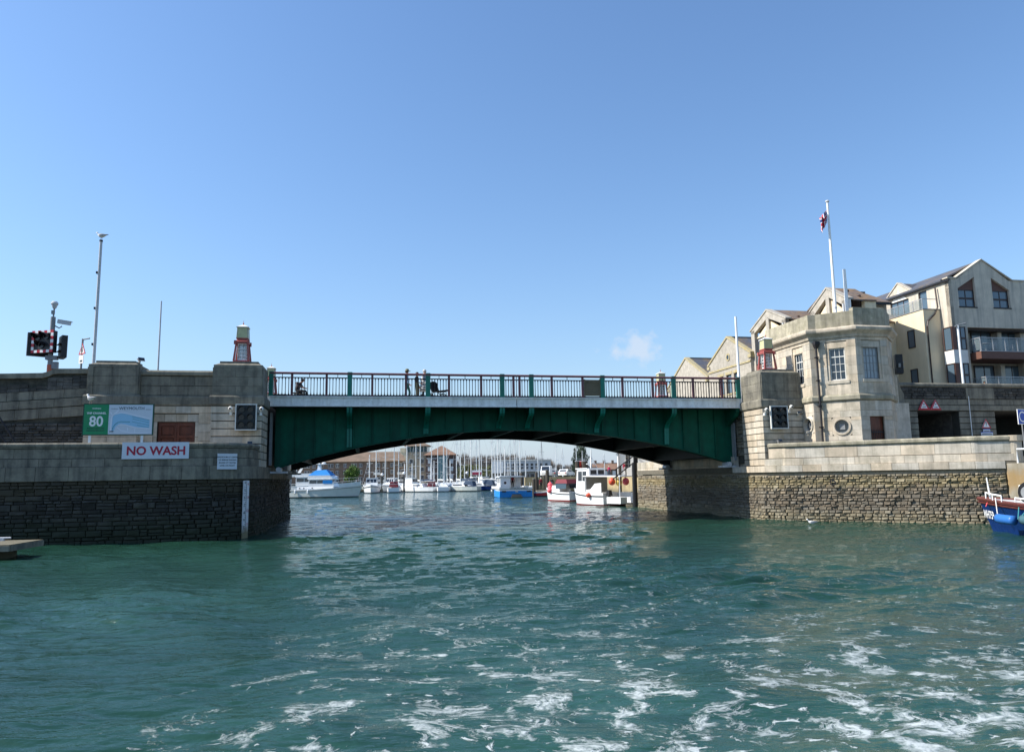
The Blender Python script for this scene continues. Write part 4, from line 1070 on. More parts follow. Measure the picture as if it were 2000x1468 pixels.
# ------------------------------------------------------------------ six-lamp harbour signals on the pillars
def signal(u, v, z, rz, label):
    t = thing('harbour_signal', label, 'traffic light', uv(u, v, z), 'six-lamp signals on the bridge pillars')
    F = UVF @ Matrix.Translation((u, v, z)) @ Matrix.Rotation(R(rz), 4, 'Z')
    W, H_ = .9, 1.17
    mb = MB(F)
    mb.box(-W / 2, W / 2, 0, .14, 0, H_); hs = mb.build('housing', Mt['mid_grey'], t)
    mb = MB(F)
    for x0, x1, z0, z1 in ((-W / 2 - .01, -W / 2 + .035, -.01, H_ + .01), (W / 2 - .035, W / 2 + .01, -.01, H_ + .01), (-W / 2 + .035, W / 2 - .035, -.01, .035), (-W / 2 + .035, W / 2 - .035, H_ - .035, H_ + .01)):
        mb.box(x0, x1, -.05, .06, z0, z1)
    mb.build('border', Mt['offwhite'], t)
    MB(F).box(-W / 2 + .036, W / 2 - .036, -.02, -.001, .036, H_ - .036).build('face_plate', Mt['black'], t)
    for i in range(2):
        for j in range(3):
            c = (-.19 + .38 * i, 0, .24 + .345 * j)
            mb = MB(F); mb.box(c[0] - .165, c[0] + .165, -.028, -.0205, c[2] - .155, c[2] + .155); lp = mb.build('lamp', Mt['dark_steel'], t)
            MB(F).disc((c[0], -.045, c[2]), .125, 'y', 18, .016).build('lens', Mt['lens'], lp)
            mb = MB(F); n = 14
            ring = [(c[0] + .135 * math.cos(R(-25 + 230 * k / n)), c[2] + .135 * math.sin(R(-25 + 230 * k / n))) for k in range(n + 1)]
            for k in range(n):
                (xa, za), (xb, zb) = ring[k], ring[k + 1]
                la, lb = .06 + .13 * max(0, (za - c[2]) / .135 + .5) / 1.5, .06 + .13 * max(0, (zb - c[2]) / .135 + .5) / 1.5
                mb.add([(xa, -.03, za), (xb, -.03, zb), (xb, -.03 - lb, zb), (xa, -.03 - la, za)], [(0, 1, 2, 3)])
            mb.build('visor', Mt['black'], lp)
    mb = MB(F); mb.box(-.2, .2, .14, .3, .3, .4); mb.box(-.2, .2, .14, .3, .8, .9); mb.build('bracket', Mt['mid_grey'], t)
signal(-5.15, 35.15, 4.6, 0, 'six-lamp harbour signal in a white border on the left pillar below the lantern')
signal(21.18, 35.1, 4.62, -7, 'six-lamp harbour signal in a white border on the right pillar beside the tower')

def small_cam(u, v, z, label, dx=0.0, body=.16, up_=True):
    t = thing('security_camera', label, 'camera', uv(u, v, z))
    F = UVF @ Matrix.Translation((u, v, z))
    MB(F).box(-.05, .05, -.04, .14, -.24, -.1).build('bracket', Mt['offwhite'], t)
    MB(F).tube([(0, -.02, -.12), (0, -.1, .02)], .03, 6).build('arm', Mt['offwhite'], t)
    MB(F).ball((dx, -.14, .06), body * .62, 10, 6).build('housing', Mt['offwhite'], t)
    MB(F).disc((dx - .01, -.14 - body * .66, .05), .045, 'y', 10, .03).build('lens', Mt['black'], t)
small_cam(-5.83, 35.3, 5.52, 'white ball camera on the left pillar, left of its signal')
small_cam(-4.53, 35.25, 5.5, 'white camera on a bracket right of the left pillar signal', .04)
small_cam(20.5, 35.3, 5.55, 'white camera on the right pillar, left of its signal', .02)
small_cam(21.86, 35.25, 5.7, 'white ball camera above the right corner of the right signal', .06)
def flood(u, v, z, rz, label, m, s=.2):
    t = thing('floodlight', label, 'floodlight', uv(u, v, z))
    F = UVF @ Matrix.Translation((u, v, z)) @ Matrix.Rotation(R(rz), 4, 'Z') @ Matrix.Rotation(R(-25), 4, 'X')
    MB(F).frust(-s, s, -.1, -.08, -s * .7, -s * .7, s * .7, .04, .1, s * .5).build('housing', m, t)
    MB(F).box(-s * .85, s * .85, -.115, -.101, -s * .6, s * .3).build('front_glass', Mt['glass_dark'], t)
    MB(F).box(-.03, .03, .05, .2, -.1, .02).build('bracket', m, t)
flood(22.4, 35.2, 5.45, -10, 'white floodlight on the right pillar next to the tower', Mt['offwhite'], .12)
flood(-4.95, 35.25, 4.02, 0, 'small dark floodlight low on the left pillar', Mt['mid_grey'], .12)
flood(21.15, 35.2, 4.0, 0, 'small dark floodlight low on the right pillar', Mt['mid_grey'], .12)
flood(-10.0, 36.3, 7.9, 40, 'dark floodlight on the cap of the second left pillar', Mt['mid_grey'], .17)
MBf = None

# ------------------------------------------------------------------ level-crossing style warning signal on its pole
ws_ = thing('warning_signal', 'three-lamp warning signal with a red and white chequered border on a pole, far left', 'traffic light', uv(-15.2, 40, 6.3))
PO = UVF @ Matrix.Translation((-15.13, 40, 0))
mb = MB(PO); mb.tube([(0, 0, 6.3), (0, 0, 10.55)], .115, 10); mb.build('pole', Mt['mid_grey'], ws_)
MB(PO).tube([(0, 0, 7.7), (0, 0, 8.15)], .13, 10).build('orange_band', mat('orange_tape', (.5, .12, .06), .6), ws_)
F = UVF @ Matrix.Translation((-15.46, 39.78, 8.72)) @ Matrix.Rotation(R(-22), 4, 'Z')
MB(F).box(-.6, .6, .02, .26, .0, 1.08).build('housing', Mt['black'], ws_)
x0, x1, z0, z1, w = -.6, .6, 0.0, 1.1, .13
n = 7
for k in range(n):
    for zz in (z0, z1 - w):
        a = x0 + (x1 - x0) * k / n; b = x0 + (x1 - x0) * (k + 1) / n
        MB(F).box(a, b, -.02, .019, zz, zz + w).build('border_block', Mt['sign_red'] if k % 2 == 0 else Mt['white'], ws_)
for k in range(5):
    for xx in (x0, x1 - w):
        a = z0 + w + (z1 - z0 - 2 * w) * k / 5; b = z0 + w + (z1 - z0 - 2 * w) * (k + 1) / 5
        MB(F).box(xx, xx + w, -.02, .019, a, b).build('border_block', Mt['white'] if k % 2 == 0 else Mt['sign_red'], ws_)
for cx, cz in ((-.25, .78), (.22, .8), (-.02, .38)):
    lp = MB(F).disc((cx, -.03, cz), .15, 'y', 16, .03).build('lamp', Mt['lens'], ws_)
    mb = MB(F); ring = [(cx + .17 * math.cos(R(-20 + 220 * k / 12)), cz + .17 * math.sin(R(-20 + 220 * k / 12))) for k in range(13)]
    for k in range(12):
        (xa, za), (xb, zb) = ring[k], ring[k + 1]
        la, lb = .1 + .26 * max(0, (za - cz) / .17 + .3), .1 + .26 * max(0, (zb - cz) / .17 + .3)
        mb.add([(xa, -.02, za), (xb, -.02, zb), (xb, -.02 - lb, zb), (xa, -.02 - la, za)], [(0, 1, 2, 3)])
    mb.build('visor', Mt['black'], lp)
F2 = UVF @ Matrix.Translation((-15.75, 40.2, 8.6)) @ Matrix.Rotation(R(30), 4, 'Z')
MB(F2).box(-.5, .6, 0, .18, 0, 1.15).build('rear_signal_head', Mt['black'], ws_)
F3 = UVF @ Matrix.Translation((-14.7, 39.95, 8.5)) @ Matrix.Rotation(R(-60), 4, 'Z')
mb = MB(F3); mb.box(-.5, .3, 0, .25, 0, 1.1); mb.box(-.5, .3, -.09, 0, .68, .71); mb.box(-.5, .3, -.09, 0, .33, .36); mb.build('side_signal_head', Mt['black'], ws_)
MB(PO).box(.1, .36, -.1, .1, 7.95, 8.3).build('cable_box', Mt['mid_grey'], ws_)
MB(PO).box(-.2, .32, -.12, .12, 8.4, 8.6).build('clamp', Mt['mid_grey'], ws_)
vc = thing('security_camera', 'grey box camera pointing right on the warning signal pole', 'camera', uv(-14.9, 40, 10.2))
mb = MB(PO); mb.tube([(.08, 0, 10.12), (.3, 0, 10.0), (.42, 0, 10.1)], .03, 6); mb.build('arm', Mt['mid_grey'], vc)
MB(PO @ Matrix.Translation((.5, 0, 10.28)) @ Matrix.Rotation(R(9), 4, 'Y')).box(-.28, .3, -.09, .09, -.08, .08).build('housing', Mt['lt_grey'], vc)
MB(PO @ Matrix.Translation((.5, 0, 10.28)) @ Matrix.Rotation(R(9), 4, 'Y')).box(-.28, .36, -.11, .11, .085, .11).build('sun_shield', Mt['offwhite'], vc)
dc = thing('dome_camera', 'pale dome camera on the very top of the warning signal pole', 'camera', uv(-15.13, 40, 10.9))
mb = MB(PO); mb.tube([(0, 0, 10.55), (0.02, 0, 11.0)], .04, 6); mb.box(-.09, .04, -.06, .06, 10.7, 10.88); mb.build('stem', Mt['mid_grey'], dc)
MB(PO).lathe([(.07, 10.98), (.1, 11.04), (.13, 11.14), (.17, 11.2), (.16, 11.28), (.1, 11.34), (.02, 11.36)], 0.02, 0, 12).build('dome', Mt['lt_grey'], dc)

def tri_sign(F, s, root, mark=True, name='plate'):
    """warning triangle: white plate, red rim, black mark"""
    h = s * .866
    p = MB(F).prism([(-s / 2, 0), (s / 2, 0), (0, h)], 0, .02, 'y').build(name, Mt['white'], root)
    mb = MB(F)
    i = .17
    O = [(-s / 2, 0), (s / 2, 0), (0, h)]; c = (0, h / 3)
    I = [(q[0] + (c[0] - q[0]) * i * 1.6, q[1] + (c[1] - q[1]) * i * 1.6) for q in O]
    for k in range(3):
        a, b = O[k], O[(k + 1) % 3]; d, e = I[(k + 1) % 3], I[k]
        mb.prism([a, b, d, e], -.006, -.001, 'y')
    mb.build('red_rim', Mt['sign_red'], p)
    return p
# road sign on a post with its lamp arm
rs = thing('road_sign', 'triangular red-rimmed road sign on a grey post with a lamp arm, behind the left wall', 'sign', uv(-14.07, 41, 6.3))
F = UVF @ Matrix.Translation((-14.07, 41, 0))
MB(F).tube([(0, 0, 6.3), (0, 0, 9.66)], .05, 8).build('post', Mt['mid_grey'], rs)
MB(F).tube([(0, 0, 9.62), (.42, -.3, 9.64)], .035, 6).build('lamp_arm', Mt['mid_grey'], rs)
p = tri_sign(F @ Matrix.Translation((.03, -.07, 8.85)) @ Matrix.Rotation(R(-45), 4, 'Z'), .68, rs)
MB(F @ Matrix.Translation((.03, -.07, 8.85)) @ Matrix.Rotation(R(-45), 4, 'Z')).prism([(-.03, .12), (.08, .12), (.02, .3), (.05, .38), (-.04, .4), (-.07, .25)], -.006, -.001, 'y').build('symbol', Mt['sign_ink'], p)
MB(F @ Matrix.Translation((0, -.07, 8.38)) @ Matrix.Rotation(R(-45), 4, 'Z')).box(-.22, .22, 0, .02, 0, .42).build('lower_plate', Mt['white'], rs)
MB(F @ Matrix.Translation((0, -.07, 8.38)) @ Matrix.Rotation(R(-45), 4, 'Z')).box(-.1, .12, -.006, -.001, .08, .17).build('symbol', Mt['sign_ink'], rs)

# headroom triangles over the right-hand opening and the warning sign on the pier between
hs_ = thing('headroom_sign', 'pair of small headroom triangles on one red board above the dark opening', 'sign', uv(31.6, 36.85, 5.7))
F = FM(31.0, 36.86, 0, 5.78)
MB(F).prism([(-.05, 0), (1.5, 0), (1.43, .1), (1.12, .62), (.76, .1), (.68, .1), (.34, .62)], .012, .03, 'y').build('board', Mt['sign_red'], hs_)
for x, t_ in ((.34, "13'9\""), (1.12, '3.6m')):
    q = tri_sign(F @ Matrix.Translation((x, -.012, .05)), .62, hs_)
    text(t_, .12, Mt['sign_ink'], F, q, x, .13, -.022)
    MB(F).prism([(x - .05, .36), (x + .05, .36), (x, .27)], -.022, -.016, 'y').build('arrow', Mt['sign_ink'], q)
ws2 = thing('warning_sign', 'red-rimmed exclamation triangle over two plates on the stone between the dark openings', 'sign', uv(35.4, 36.9, 4.4))
F = FM(35.4, 36.9, 0, 4.75)
q = tri_sign(F, .62, ws2)
mb = MB(F); mb.prism([(-.035, .36), (.035, .36), (.018, .19), (-.018, .19)], -.008, -.002, 'y'); mb.disc((0, -.008, .15), .025, 'y', 8, .006); mb.build('exclamation_mark', Mt['sign_ink'], q)
for z, w in ((-.24, .46), (-.42, .8)):
    pl_ = MB(F).box(-w / 2, w / 2, 0, .02, z, z + .2).build('plate', Mt['sign_grey'], ws2)
    MB(F).box(-w / 2, w / 2, -.004, .0005, z + .16, z + .2).build('blue_edge', Mt['blue_sign'], pl_); dashes(F, -w / 2 + .05, w / 2 - .05, z + .05, .05, Mt['sign_ink'], pl_, 7)
bs = thing('blue_sign', 'blue sign with a white border cut off by the right edge', 'sign', uv(32.1, 31.5, 2.95))
F = FM(32.12, 31.5, 12, 4.58)
MB(F).box(0, .7, 0, .03, 0, .76).build('plate', Mt['white'], bs); MB(F).box(.03, .67, -.006, -.001, .03, .73).build('blue_face', Mt['blue_sign'], bs)
MB(F).disc((.35, -.012, .38), .27, 'y', 24, .006, r_in=.21).build('white_ring', Mt['white'], bs)
MB(F).tube([(.35, .06, -1.7), (.35, .06, .7)], .03, 6).build('post', Mt['mid_grey'], bs)

# ------------------------------------------------------------------ poles and flags
def pole(name, label, u, v, z0, z1, r0_, r1_, m, cat, lean=(0, 0), cap=None):
    t = thing(name, label, cat, uv(u, v, z0))
    F = UVF @ Matrix.Translation((u, v, 0))
    MB(F).tube([(0, 0, z0), (lean[0] * .5, lean[1] * .5, (z0 + z1) / 2), (lean[0], lean[1], z1)], r0_, 10, r1_).build('shaft', m, t)
    if cap: MB(F).ball((lean[0], lean[1], z1 + .05), cap, 10, 6, (1, 1, .7)).build('finial', Mt['lt_grey'], t)
    return t, F
t, F = pole('mast_pole', 'tall grey pole with a gull on top beside the second left pillar', -12.18, 37, 6.3, 13.6, .075, .065, Mt['lt_grey'], 'pole')
for z in (12.1, 10.4, 8.7): MB(F).box(-.13, -.05, -.05, .05, z - .05, z + .05).build('clamp', Mt['black'], t)
MB(F).tube([(0, 0, 13.6), (0, 0, 13.68)], .08, 8).build('cap', Mt['black'], t)
t, F = pole('thin_pole', 'thin plain pale pole rising behind the wall between the left pillars', -10.17, 40, 6.3, 11.52, .05, .035, Mt['lt_grey'], 'pole')
t, F = pole('flagpole', 'tall white flagpole on the tower roof flying a small flag', 24.84, 35, 9.75, 17.0, .085, .055, Mt['white'], 'flagpole', cap=.11)
MB(F).tube([(0, 0, 11.05), (0, 0, 11.16)], .1, 8).build('collar', Mt['lt_grey'], t)
fl = thing('flag', 'red, white and blue Union flag hanging limp from the tall white flagpole', 'flag', uv(24.78, 35, 15.5))
# limp flag: a folded cloth; the design is worked out in flag coordinates and given to the cloth cell by cell
fm = [mat('flag_white', (.75, .75, .75), .8), mat('flag_red', (.5, .02, .04), .8), mat('flag_blue', (.015, .03, .16), .8)]
nx, ny = 30, 18
vs_, fs_, mi_ = [], [], []
for j in range(ny + 1):
    for i in range(nx + 1):
        s_, h_ = i / nx, j / ny
        x = -.06 - .44 * s_ ** .9 + .03 * math.sin(9 * s_ + 2 * h_)
        y = .16 * math.sin(11 * s_ + 1.5 * h_) * s_ ** .5
        z = 16.55 - .66 * (1 - h_) - .62 * s_ ** .8 * (1 - .45 * h_) + .28 * s_ * (h_ - 1) * .3 - .15 * s_ * h_
        vs_.append((24.79 + x, 35 + y, z))
for j in range(ny):
    for i in range(nx):
        s_, h_ = (i + .5) / nx * 2 - 1, (j + .5) / ny * 2 - 1
        c = 2
        d1, d2 = abs(s_ - h_), abs(s_ + h_)
        if min(d1, d2) < .22: c = 0
        if min(d1, d2) < .09: c = 1
        if abs(s_) < .17 or abs(h_) < .28: c = 0
        if abs(s_) < .1 or abs(h_) < .17: c = 1
        fs_.append((j * (nx + 1) + i, j * (nx + 1) + i + 1, (j + 1) * (nx + 1) + i + 1, (j + 1) * (nx + 1) + i)); mi_.append(c)
mb = MB(UVF); mb.add(vs_, fs_); mb.mi = mi_; mb.build('cloth', fm, fl, smooth=True)
t, F = pole('short_mast', 'short stout white mast next to the flagpole on the tower roof', 25.55, 35, 9.75, 13.25, .12, .075, Mt['white'], 'mast')
MB(F).box(.05, .16, -.05, .05, 12.0, 12.1).build('fitting', Mt['black'], t); MB(F).tube([(.2, 0, 9.75), (.2, 0, 11.6)], .05, 8).build('strut', Mt['white'], t)
t, F = pole('white_mast', 'leaning white mast standing by itself just left of the right lantern', 28.2, 52, 6.3, 14.4, .12, .08, Mt['white'], 'mast')

# ------------------------------------------------------------------ gulls
def gull(loc, rz, label, float_=False, s=1.0):
    t = thing('seagull', label, 'seagull', loc, 'gulls')
    F = Matrix.Translation(Vector(loc)) @ Matrix.Rotation(R(rz), 4, 'Z') @ Matrix.Diagonal((s, s, s, 1))
    z0 = .02 if float_ else .13
    mb = MB(F); rings = []
    for x, z, r_, w in ((-.3, .1, .008, 1.5), (-.22, .1, .03, 1.3), (-.12, .08, .07, 1.0), (0, .07, .095, 1), (.1, .085, .085, 1), (.17, .13, .055, .95), (.2, .19, .042, 1), (.225, .235, .045, 1), (.262, .245, .035, 1), (.285, .235, .014, 1), (.33, .222, .005, 1)):
        rings.append([(x, r_ * w * math.cos(2 * math.pi * k / 10), z0 + z + r_ * math.sin(2 * math.pi * k / 10)) for k in range(10)])
    mb.loft(rings); mb.build('body', mat_gull[0], t, smooth=True)
    for sy_ in (-1, 1):
        MB(F).loft([[(x, sy_ * (y0 + .008 * math.sin(q)), z0 + z + h_ * math.cos(q)) for q in [2 * math.pi * k / 8 for k in range(8)]] for x, z, h_, y0 in ((.1, .1, .02, .085), (.03, .1, .055, .096), (-.1, .1, .05, .075), (-.22, .105, .025, .035), (-.36, .11, .006, .012))]).build('wing', mat_gull[1], t, smooth=True)
        if not float_: MB(F).tube([(.0, sy_ * .035, z0 + .01), (.01, sy_ * .035, 0.0), (.05, sy_ * .035, 0)], .008, 5).build('leg', mat_gull[2], t)
    MB(F).tube([(.285, 0, z0 + .236), (.345, 0, z0 + .218)], .013, 6, .004).build('beak', mat_gull[3], t)
mat_gull = [mat('gull_white', (.75, .75, .73), .8), mat('gull_grey', (.3, .31, .33), .8), mat('gull_leg', (.5, .3, .25), .7), mat('gull_beak', (.6, .4, .03), .5)]
gull(uv(-12.17, 37, 13.68), 170, 'gull perched on top of the tall grey pole')
gull(uv(-10.72, 32.53, 5.505), 150, 'gull standing on the top left corner of the harbour map board')
gull((13.5, 34.4, 0.03), 165, 'white gull floating on the water in front of the right pier', True, .8)
# ------------------------------------------------------------------ people
SKIN, HAIR_D, HAIR_W = mat('skin', (.45, .24, .16), .6), mat('dark_hair', (.02, .014, .01), .7), mat('grey_hair', (.5, .48, .45), .7)
def person(loc, rz, label, top, legs, shoes=None, hair=None, hat=None, pose=None, h=1.7, group=None, skirt=None, sleeve=True):
    """one skinned body (a continuous mesh with regions of skin, top, trousers and shoes); hair or hat is a child"""
    t = thing('person', label, 'person', loc, group)
    J = dict(pel=(0, 0, .95), sp=(0, .01, 1.12), ch=(0, .015, 1.3), nb=(0, .02, 1.45), nk=(0, 0, 1.53), hd=(0, -.015, 1.6), ht=(0, 0, 1.7),
             no=(0, -.1, 1.6), sL=(.17, .02, 1.41), sR=(-.17, .02, 1.41), eL=(.22, .04, 1.13), eR=(-.22, .04, 1.13), wL=(.23, -.05, .89), wR=(-.23, -.05, .89),
             hL=(.085, 0, .92), hR=(-.085, 0, .92), kL=(.1, -.02, .5), kR=(-.1, -.02, .5), aL=(.1, .02, .09), aR=(-.1, .02, .09), tL=(.12, -.14, .035), tR=(-.12, -.14, .035))
    if pose: J.update(pose)
    rad = dict(pel=(.14, .11), sp=(.125, .095), ch=(.15, .105), nb=(.08, .07), nk=(.05, .055), hd=(.078, .098), ht=(.05, .06), no=(.018, .016), sL=(.065, .07), sR=(.065, .07),
               eL=(.045, .045), eR=(.045, .045), wL=(.03, .03), wR=(.03, .03), hL=(.095, .1), hR=(.095, .1), kL=(.06, .06), kR=(.06, .06), aL=(.042, .045), aR=(.042, .045), tL=(.042, .03), tR=(.042, .03))
    names = list(J); E_ = [('pel', 'sp'), ('sp', 'ch'), ('ch', 'nb'), ('nb', 'nk'), ('nk', 'hd'), ('hd', 'ht'), ('hd', 'no'), ('ch', 'sL'), ('ch', 'sR'), ('sL', 'eL'), ('sR', 'eR'), ('eL', 'wL'), ('eR', 'wR'),
                           ('pel', 'hL'), ('pel', 'hR'), ('hL', 'kL'), ('hR', 'kR'), ('kL', 'aL'), ('kR', 'aR'), ('aL', 'tL'), ('aR', 'tR')]
    V = [Vector(J[n]) for n in names]; RD = [rad[n] for n in names]; ED = [(names.index(a), names.index(b)) for a, b in E_]
    for sd_ in 'LR':                              # palm, four fingers and a thumb
        w, e = Vector(J['w' + sd_]), Vector(J['e' + sd_])
        d = (w - e).normalized(); side = d.cross(Vector((1, 0, 0))).normalized()
        V.append(w + d * .07); RD.append((.022, .034)); ip = len(V) - 1; ED.append((names.index('w' + sd_), ip))
        for k in range(4):
            o_ = side * (.024 * (k - 1.5)); ln = (.07, .08, .075, .06)[k]
            V.append(w + d * .095 + o_); RD.append((.009, .009)); ED.append((ip, len(V) - 1))
            V.append(w + d * (.095 + ln) + o_ + Vector((0, -.02, 0))); RD.append((.008, .008)); ED.append((len(V) - 2, len(V) - 1))
        V.append(w + d * .06 - side * .055); RD.append((.01, .01)); ED.append((ip, len(V) - 1))
    me = bpy.data.meshes.new('skeleton'); me.from_pydata([tuple(v) for v in V], ED, [])
    o = bpy.data.objects.new('tmp', me); COL.objects.link(o)
    sk = o.modifiers.new('s', 'SKIN'); o.modifiers.new('d', 'SUBSURF').levels = 1
    for i, sv in enumerate(me.skin_vertices[0].data): sv.radius = RD[i]; sv.use_root = (i == 0)
    dg = bpy.context.evaluated_depsgraph_get()
    body = bpy.data.meshes.new_from_object(o.evaluated_get(dg))
    bpy.data.objects.remove(o)
    body.materials.clear()
    for m in (SKIN, top, legs, shoes or Mt['black']): body.materials.append(m)
    segs = [(J[a], J[b], r) for a, b, r in (('nb', 'ch', 1), ('ch', 'sp', 1), ('sp', 'pel', 2), ('sL', 'eL', 1), ('sR', 'eR', 1), ('ch', 'sL', 1), ('ch', 'sR', 1), ('eL', 'wL', 1 if sleeve else 0), ('eR', 'wR', 1 if sleeve else 0),
            ('hL', 'kL', 2), ('hR', 'kR', 2), ('kL', 'aL', 2), ('kR', 'aR', 2), ('aL', 'tL', 3), ('aR', 'tR', 3), ('nk', 'ht', 0), ('hd', 'no', 0))]
    for a in 'LR':
        w = Vector(J['w' + a]); d = (w - Vector(J['e' + a])).normalized(); segs.append((w + d * .04, w + d * .2, 0))
    for p in body.polygons:
        c = p.center; best = None
        for a, b, r_ in segs:
            a, b = Vector(a), Vector(b); ab_ = b - a
            tt = max(0, min(1, (c - a).dot(ab_) / max(1e-9, ab_.length_squared))); d_ = (c - a - ab_ * tt).length
            if best is None or d_ < best[0]: best = (d_, r_)
        p.material_index = best[1]; p.use_smooth = True
    S_ = h / 1.76
    F = Matrix.Translation(Vector(loc)) @ Matrix.Rotation(R(rz), 4, 'Z') @ Matrix.Diagonal((S_, S_, S_, 1))
    body.transform(F); put('body', body, t)
    hc = Vector(J['hd'])
    if hair: MB(F).ball(tuple(hc + Vector((0, .022, .045))), .105, 12, 7, (.86, .95, .92)).build('hair', hair, t, smooth=True)
    if hat:
        mb = MB(F); mb.lathe([(.1, hc.z + .06), (.105, hc.z + .1), (.09, hc.z + .17), (.03, hc.z + .195)], hc.x, hc.y, 12)
        mb.loft([[(hc.x + .1 * math.cos(R(180 + 180 * k / 6)), hc.y + .06 * math.sin(R(180 + 180 * k / 6)) - d_, hc.z + .075 + zz) for k in range(7)] for d_, zz in ((.02, 0), (.13, -.01), (.13, -.02), (.02, -.012))]); mb.build('cap', hat, t, smooth=False)
    mb = MB(F)
    for sx_ in (-.03, .03): mb.ball(tuple(hc + Vector((sx_, -.088, .02))), .011, 6, 4)
    mb.build('eyes', Mt['black'], t)
    if skirt: MB(F).lathe([(.17, 1.3), (.2, 1.1), (.24, .8), (.27, .55)], 0, 0, 14).build('long_top', skirt, t, smooth=True)
    return t
cl_navy, cl_black, cl_olive = mat('navy_cloth', (.05, .08, .13), .9, .2, 12), mat('black_cloth', (.012, .012, .015), .9), mat('olive_cloth', (.19, .18, .11), .9)
cl_red, cl_mag, cl_white, cl_teal = mat('dark_red_cloth', (.22, .015, .03), .9, .2, 10), mat('magenta_cloth', (.55, .02, .12), .9, .2, 10), mat('white_cloth', (.78, .78, .78), .9), mat('teal_cloth', (.03, .14, .13), .9, .3, 14)
cl_denim = mat('denim', (.16, .25, .36), .9, .25, 9)
# striped shawl: real printed stripes
cl_stripe = bpy.data.materials.new('striped_cloth'); cl_stripe.use_nodes = True
n_, l_ = cl_stripe.node_tree.nodes, cl_stripe.node_tree.links
wv_ = n_.new('ShaderNodeTexWave'); wv_.wave_type = 'BANDS'; wv_.bands_direction = 'Z'; wv_.inputs['Scale'].default_value = 3.4; wv_.inputs['Distortion'].default_value = 3.0; wv_.inputs['Detail Scale'].default_value = 1.2
tcn = n_.new('ShaderNodeNewGeometry'); l_.new(tcn.outputs['Position'], wv_.inputs['Vector'])
rp_ = n_.new('ShaderNodeValToRGB'); rp_.color_ramp.interpolation = 'CONSTANT'; rp_.color_ramp.elements[0].color = (.02, .02, .025, 1); rp_.color_ramp.elements[1].position = .5; rp_.color_ramp.elements[1].color = (.7, .7, .7, 1)
l_.new(wv_.outputs['Fac'], rp_.inputs[0]); l_.new(rp_.outputs[0], n_['Principled BSDF'].inputs['Base Color']); n_['Principled BSDF'].inputs['Roughness'].default_value = .9
walk = dict(kL=(.1, -.14, .52), aL=(.1, -.1, .1), tL=(.1, -.25, .05), kR=(-.1, .02, .5), aR=(-.1, .16, .12), tR=(-.12, .04, .035), eL=(.23, .12, 1.14), wL=(.24, .1, .92), eR=(-.23, -.04, 1.14), wR=(-.24, -.2, .95))
stand2 = dict(eR=(-.25, -.02, 1.16), wR=(-.2, -.24, 1.08), kL=(.12, -.03, .5), aL=(.15, .02, .09), tL=(.18, -.13, .035))
GP = 'people on the bridge footway'
person(uv(2.3, 40.0, 6.41), 80, 'person in a denim jacket and a cap, leftmost of three standing on the bridge', cl_denim, cl_teal, hair=HAIR_D, hat=cl_olive, pose=walk, h=1.76, group=GP)
person(uv(2.86, 40.1, 6.41), 75, 'person in a black top and olive trousers, middle of three on the bridge', cl_black, cl_olive, hair=HAIR_D, pose=stand2, h=1.66, group=GP)
person(uv(3.25, 40.0, 6.41), 70, 'grey-haired person in a black and white striped wrap on the bridge', cl_stripe, cl_black, hair=HAIR_W, pose=walk, h=1.8, group=GP, skirt=cl_stripe)
sit = dict(pel=(0, .1, .5), sp=(0, .14, .66), ch=(0, .13, .84), nb=(0, .08, .99), nk=(0, .03, 1.06), hd=(0, 0, 1.13), ht=(0, .02, 1.23), no=(0, -.085, 1.12), sL=(.17, .1, .95), sR=(-.17, .1, .95), eL=(.22, -.04, .72), eR=(-.22, -.04, .72), wL=(.14, -.24, .66), wR=(-.14, -.24, .66),
           hL=(.085, .08, .48), hR=(-.085, .08, .48), kL=(.1, -.34, .5), kR=(-.1, -.34, .5), aL=(.1, -.4, .1), aR=(-.1, -.4, .1), tL=(.11, -.56, .05), tR=(-.11, -.56, .05))
bend = dict(sit); bend.update(nb=(0, -.06, .93), nk=(0, -.13, .98), hd=(0, -.19, 1.03), ht=(0, -.2, 1.13), no=(0, -.28, 1.01), ch=(0, .03, .8))
def seat_box(loc, rz, label):
    t = thing('bench', label, 'bench', loc)
    F = Matrix.Translation(Vector(loc)) @ Matrix.Rotation(R(rz), 4, 'Z')
    MB(F).box(-.35, .35, -.12, .3, .34, .39).build('seat', Mt['black_iron'], t)
    for x in (-.3, .3):
        for y in (-.08, .26): MB(F).box(x - .02, x + .02, y - .02, y + .02, 0, .34).build('leg', Mt['black_iron'], t)
seat_box(uv(-3.2, 39.5, 6.41), 70, 'low dark bench under the hunched person at the left end of the railing')
person(uv(-3.2, 39.5, 6.41), 70, 'hunched person in a dark coat sitting low behind the left railing bays', mat('brown_coat', (.05, .035, .035), .9), cl_black, hair=HAIR_D, pose=bend, group=GP)
# pushchair right of the group
pc = thing('pushchair', 'black pushchair with its hood and footrest seen through the railing', 'pushchair', uv(3.75, 38.4, 6.41))
F = UVF @ Matrix.Translation((3.75, 38.4, 6.41))
MB(F).tube([(-.55, 0, 1.0), (-.3, 0, .62), (.25, 0, .16)], .022, 6).build('frame', Mt['black_iron'], pc)
MB(F).tube([(.05, 0, .55), (-.32, 0, .16)], .02, 6).build('frame', Mt['black_iron'], pc)
MB(F).frust(-.25, .12, -.2, .2, .36, -.38, .0, -.18, .18, .72).build('seat', cl_black, pc)
MB(F).loft([[(-.2 + .27 * math.cos(R(a)), y, .62 + .27 * math.sin(R(a))) for a in range(20, 200, 20)] + [(-.2 - .2, y, .62), (-.2 + .1, y, .62)] for y in (-.2, .2)]).build('hood', cl_black, pc)
MB(F).prism([(.1, .42), (.45, .46), (.62, .5), (.6, .42), (.42, .36), (.1, .34)], -.15, .15, 'y').build('footrest', cl_black, pc)
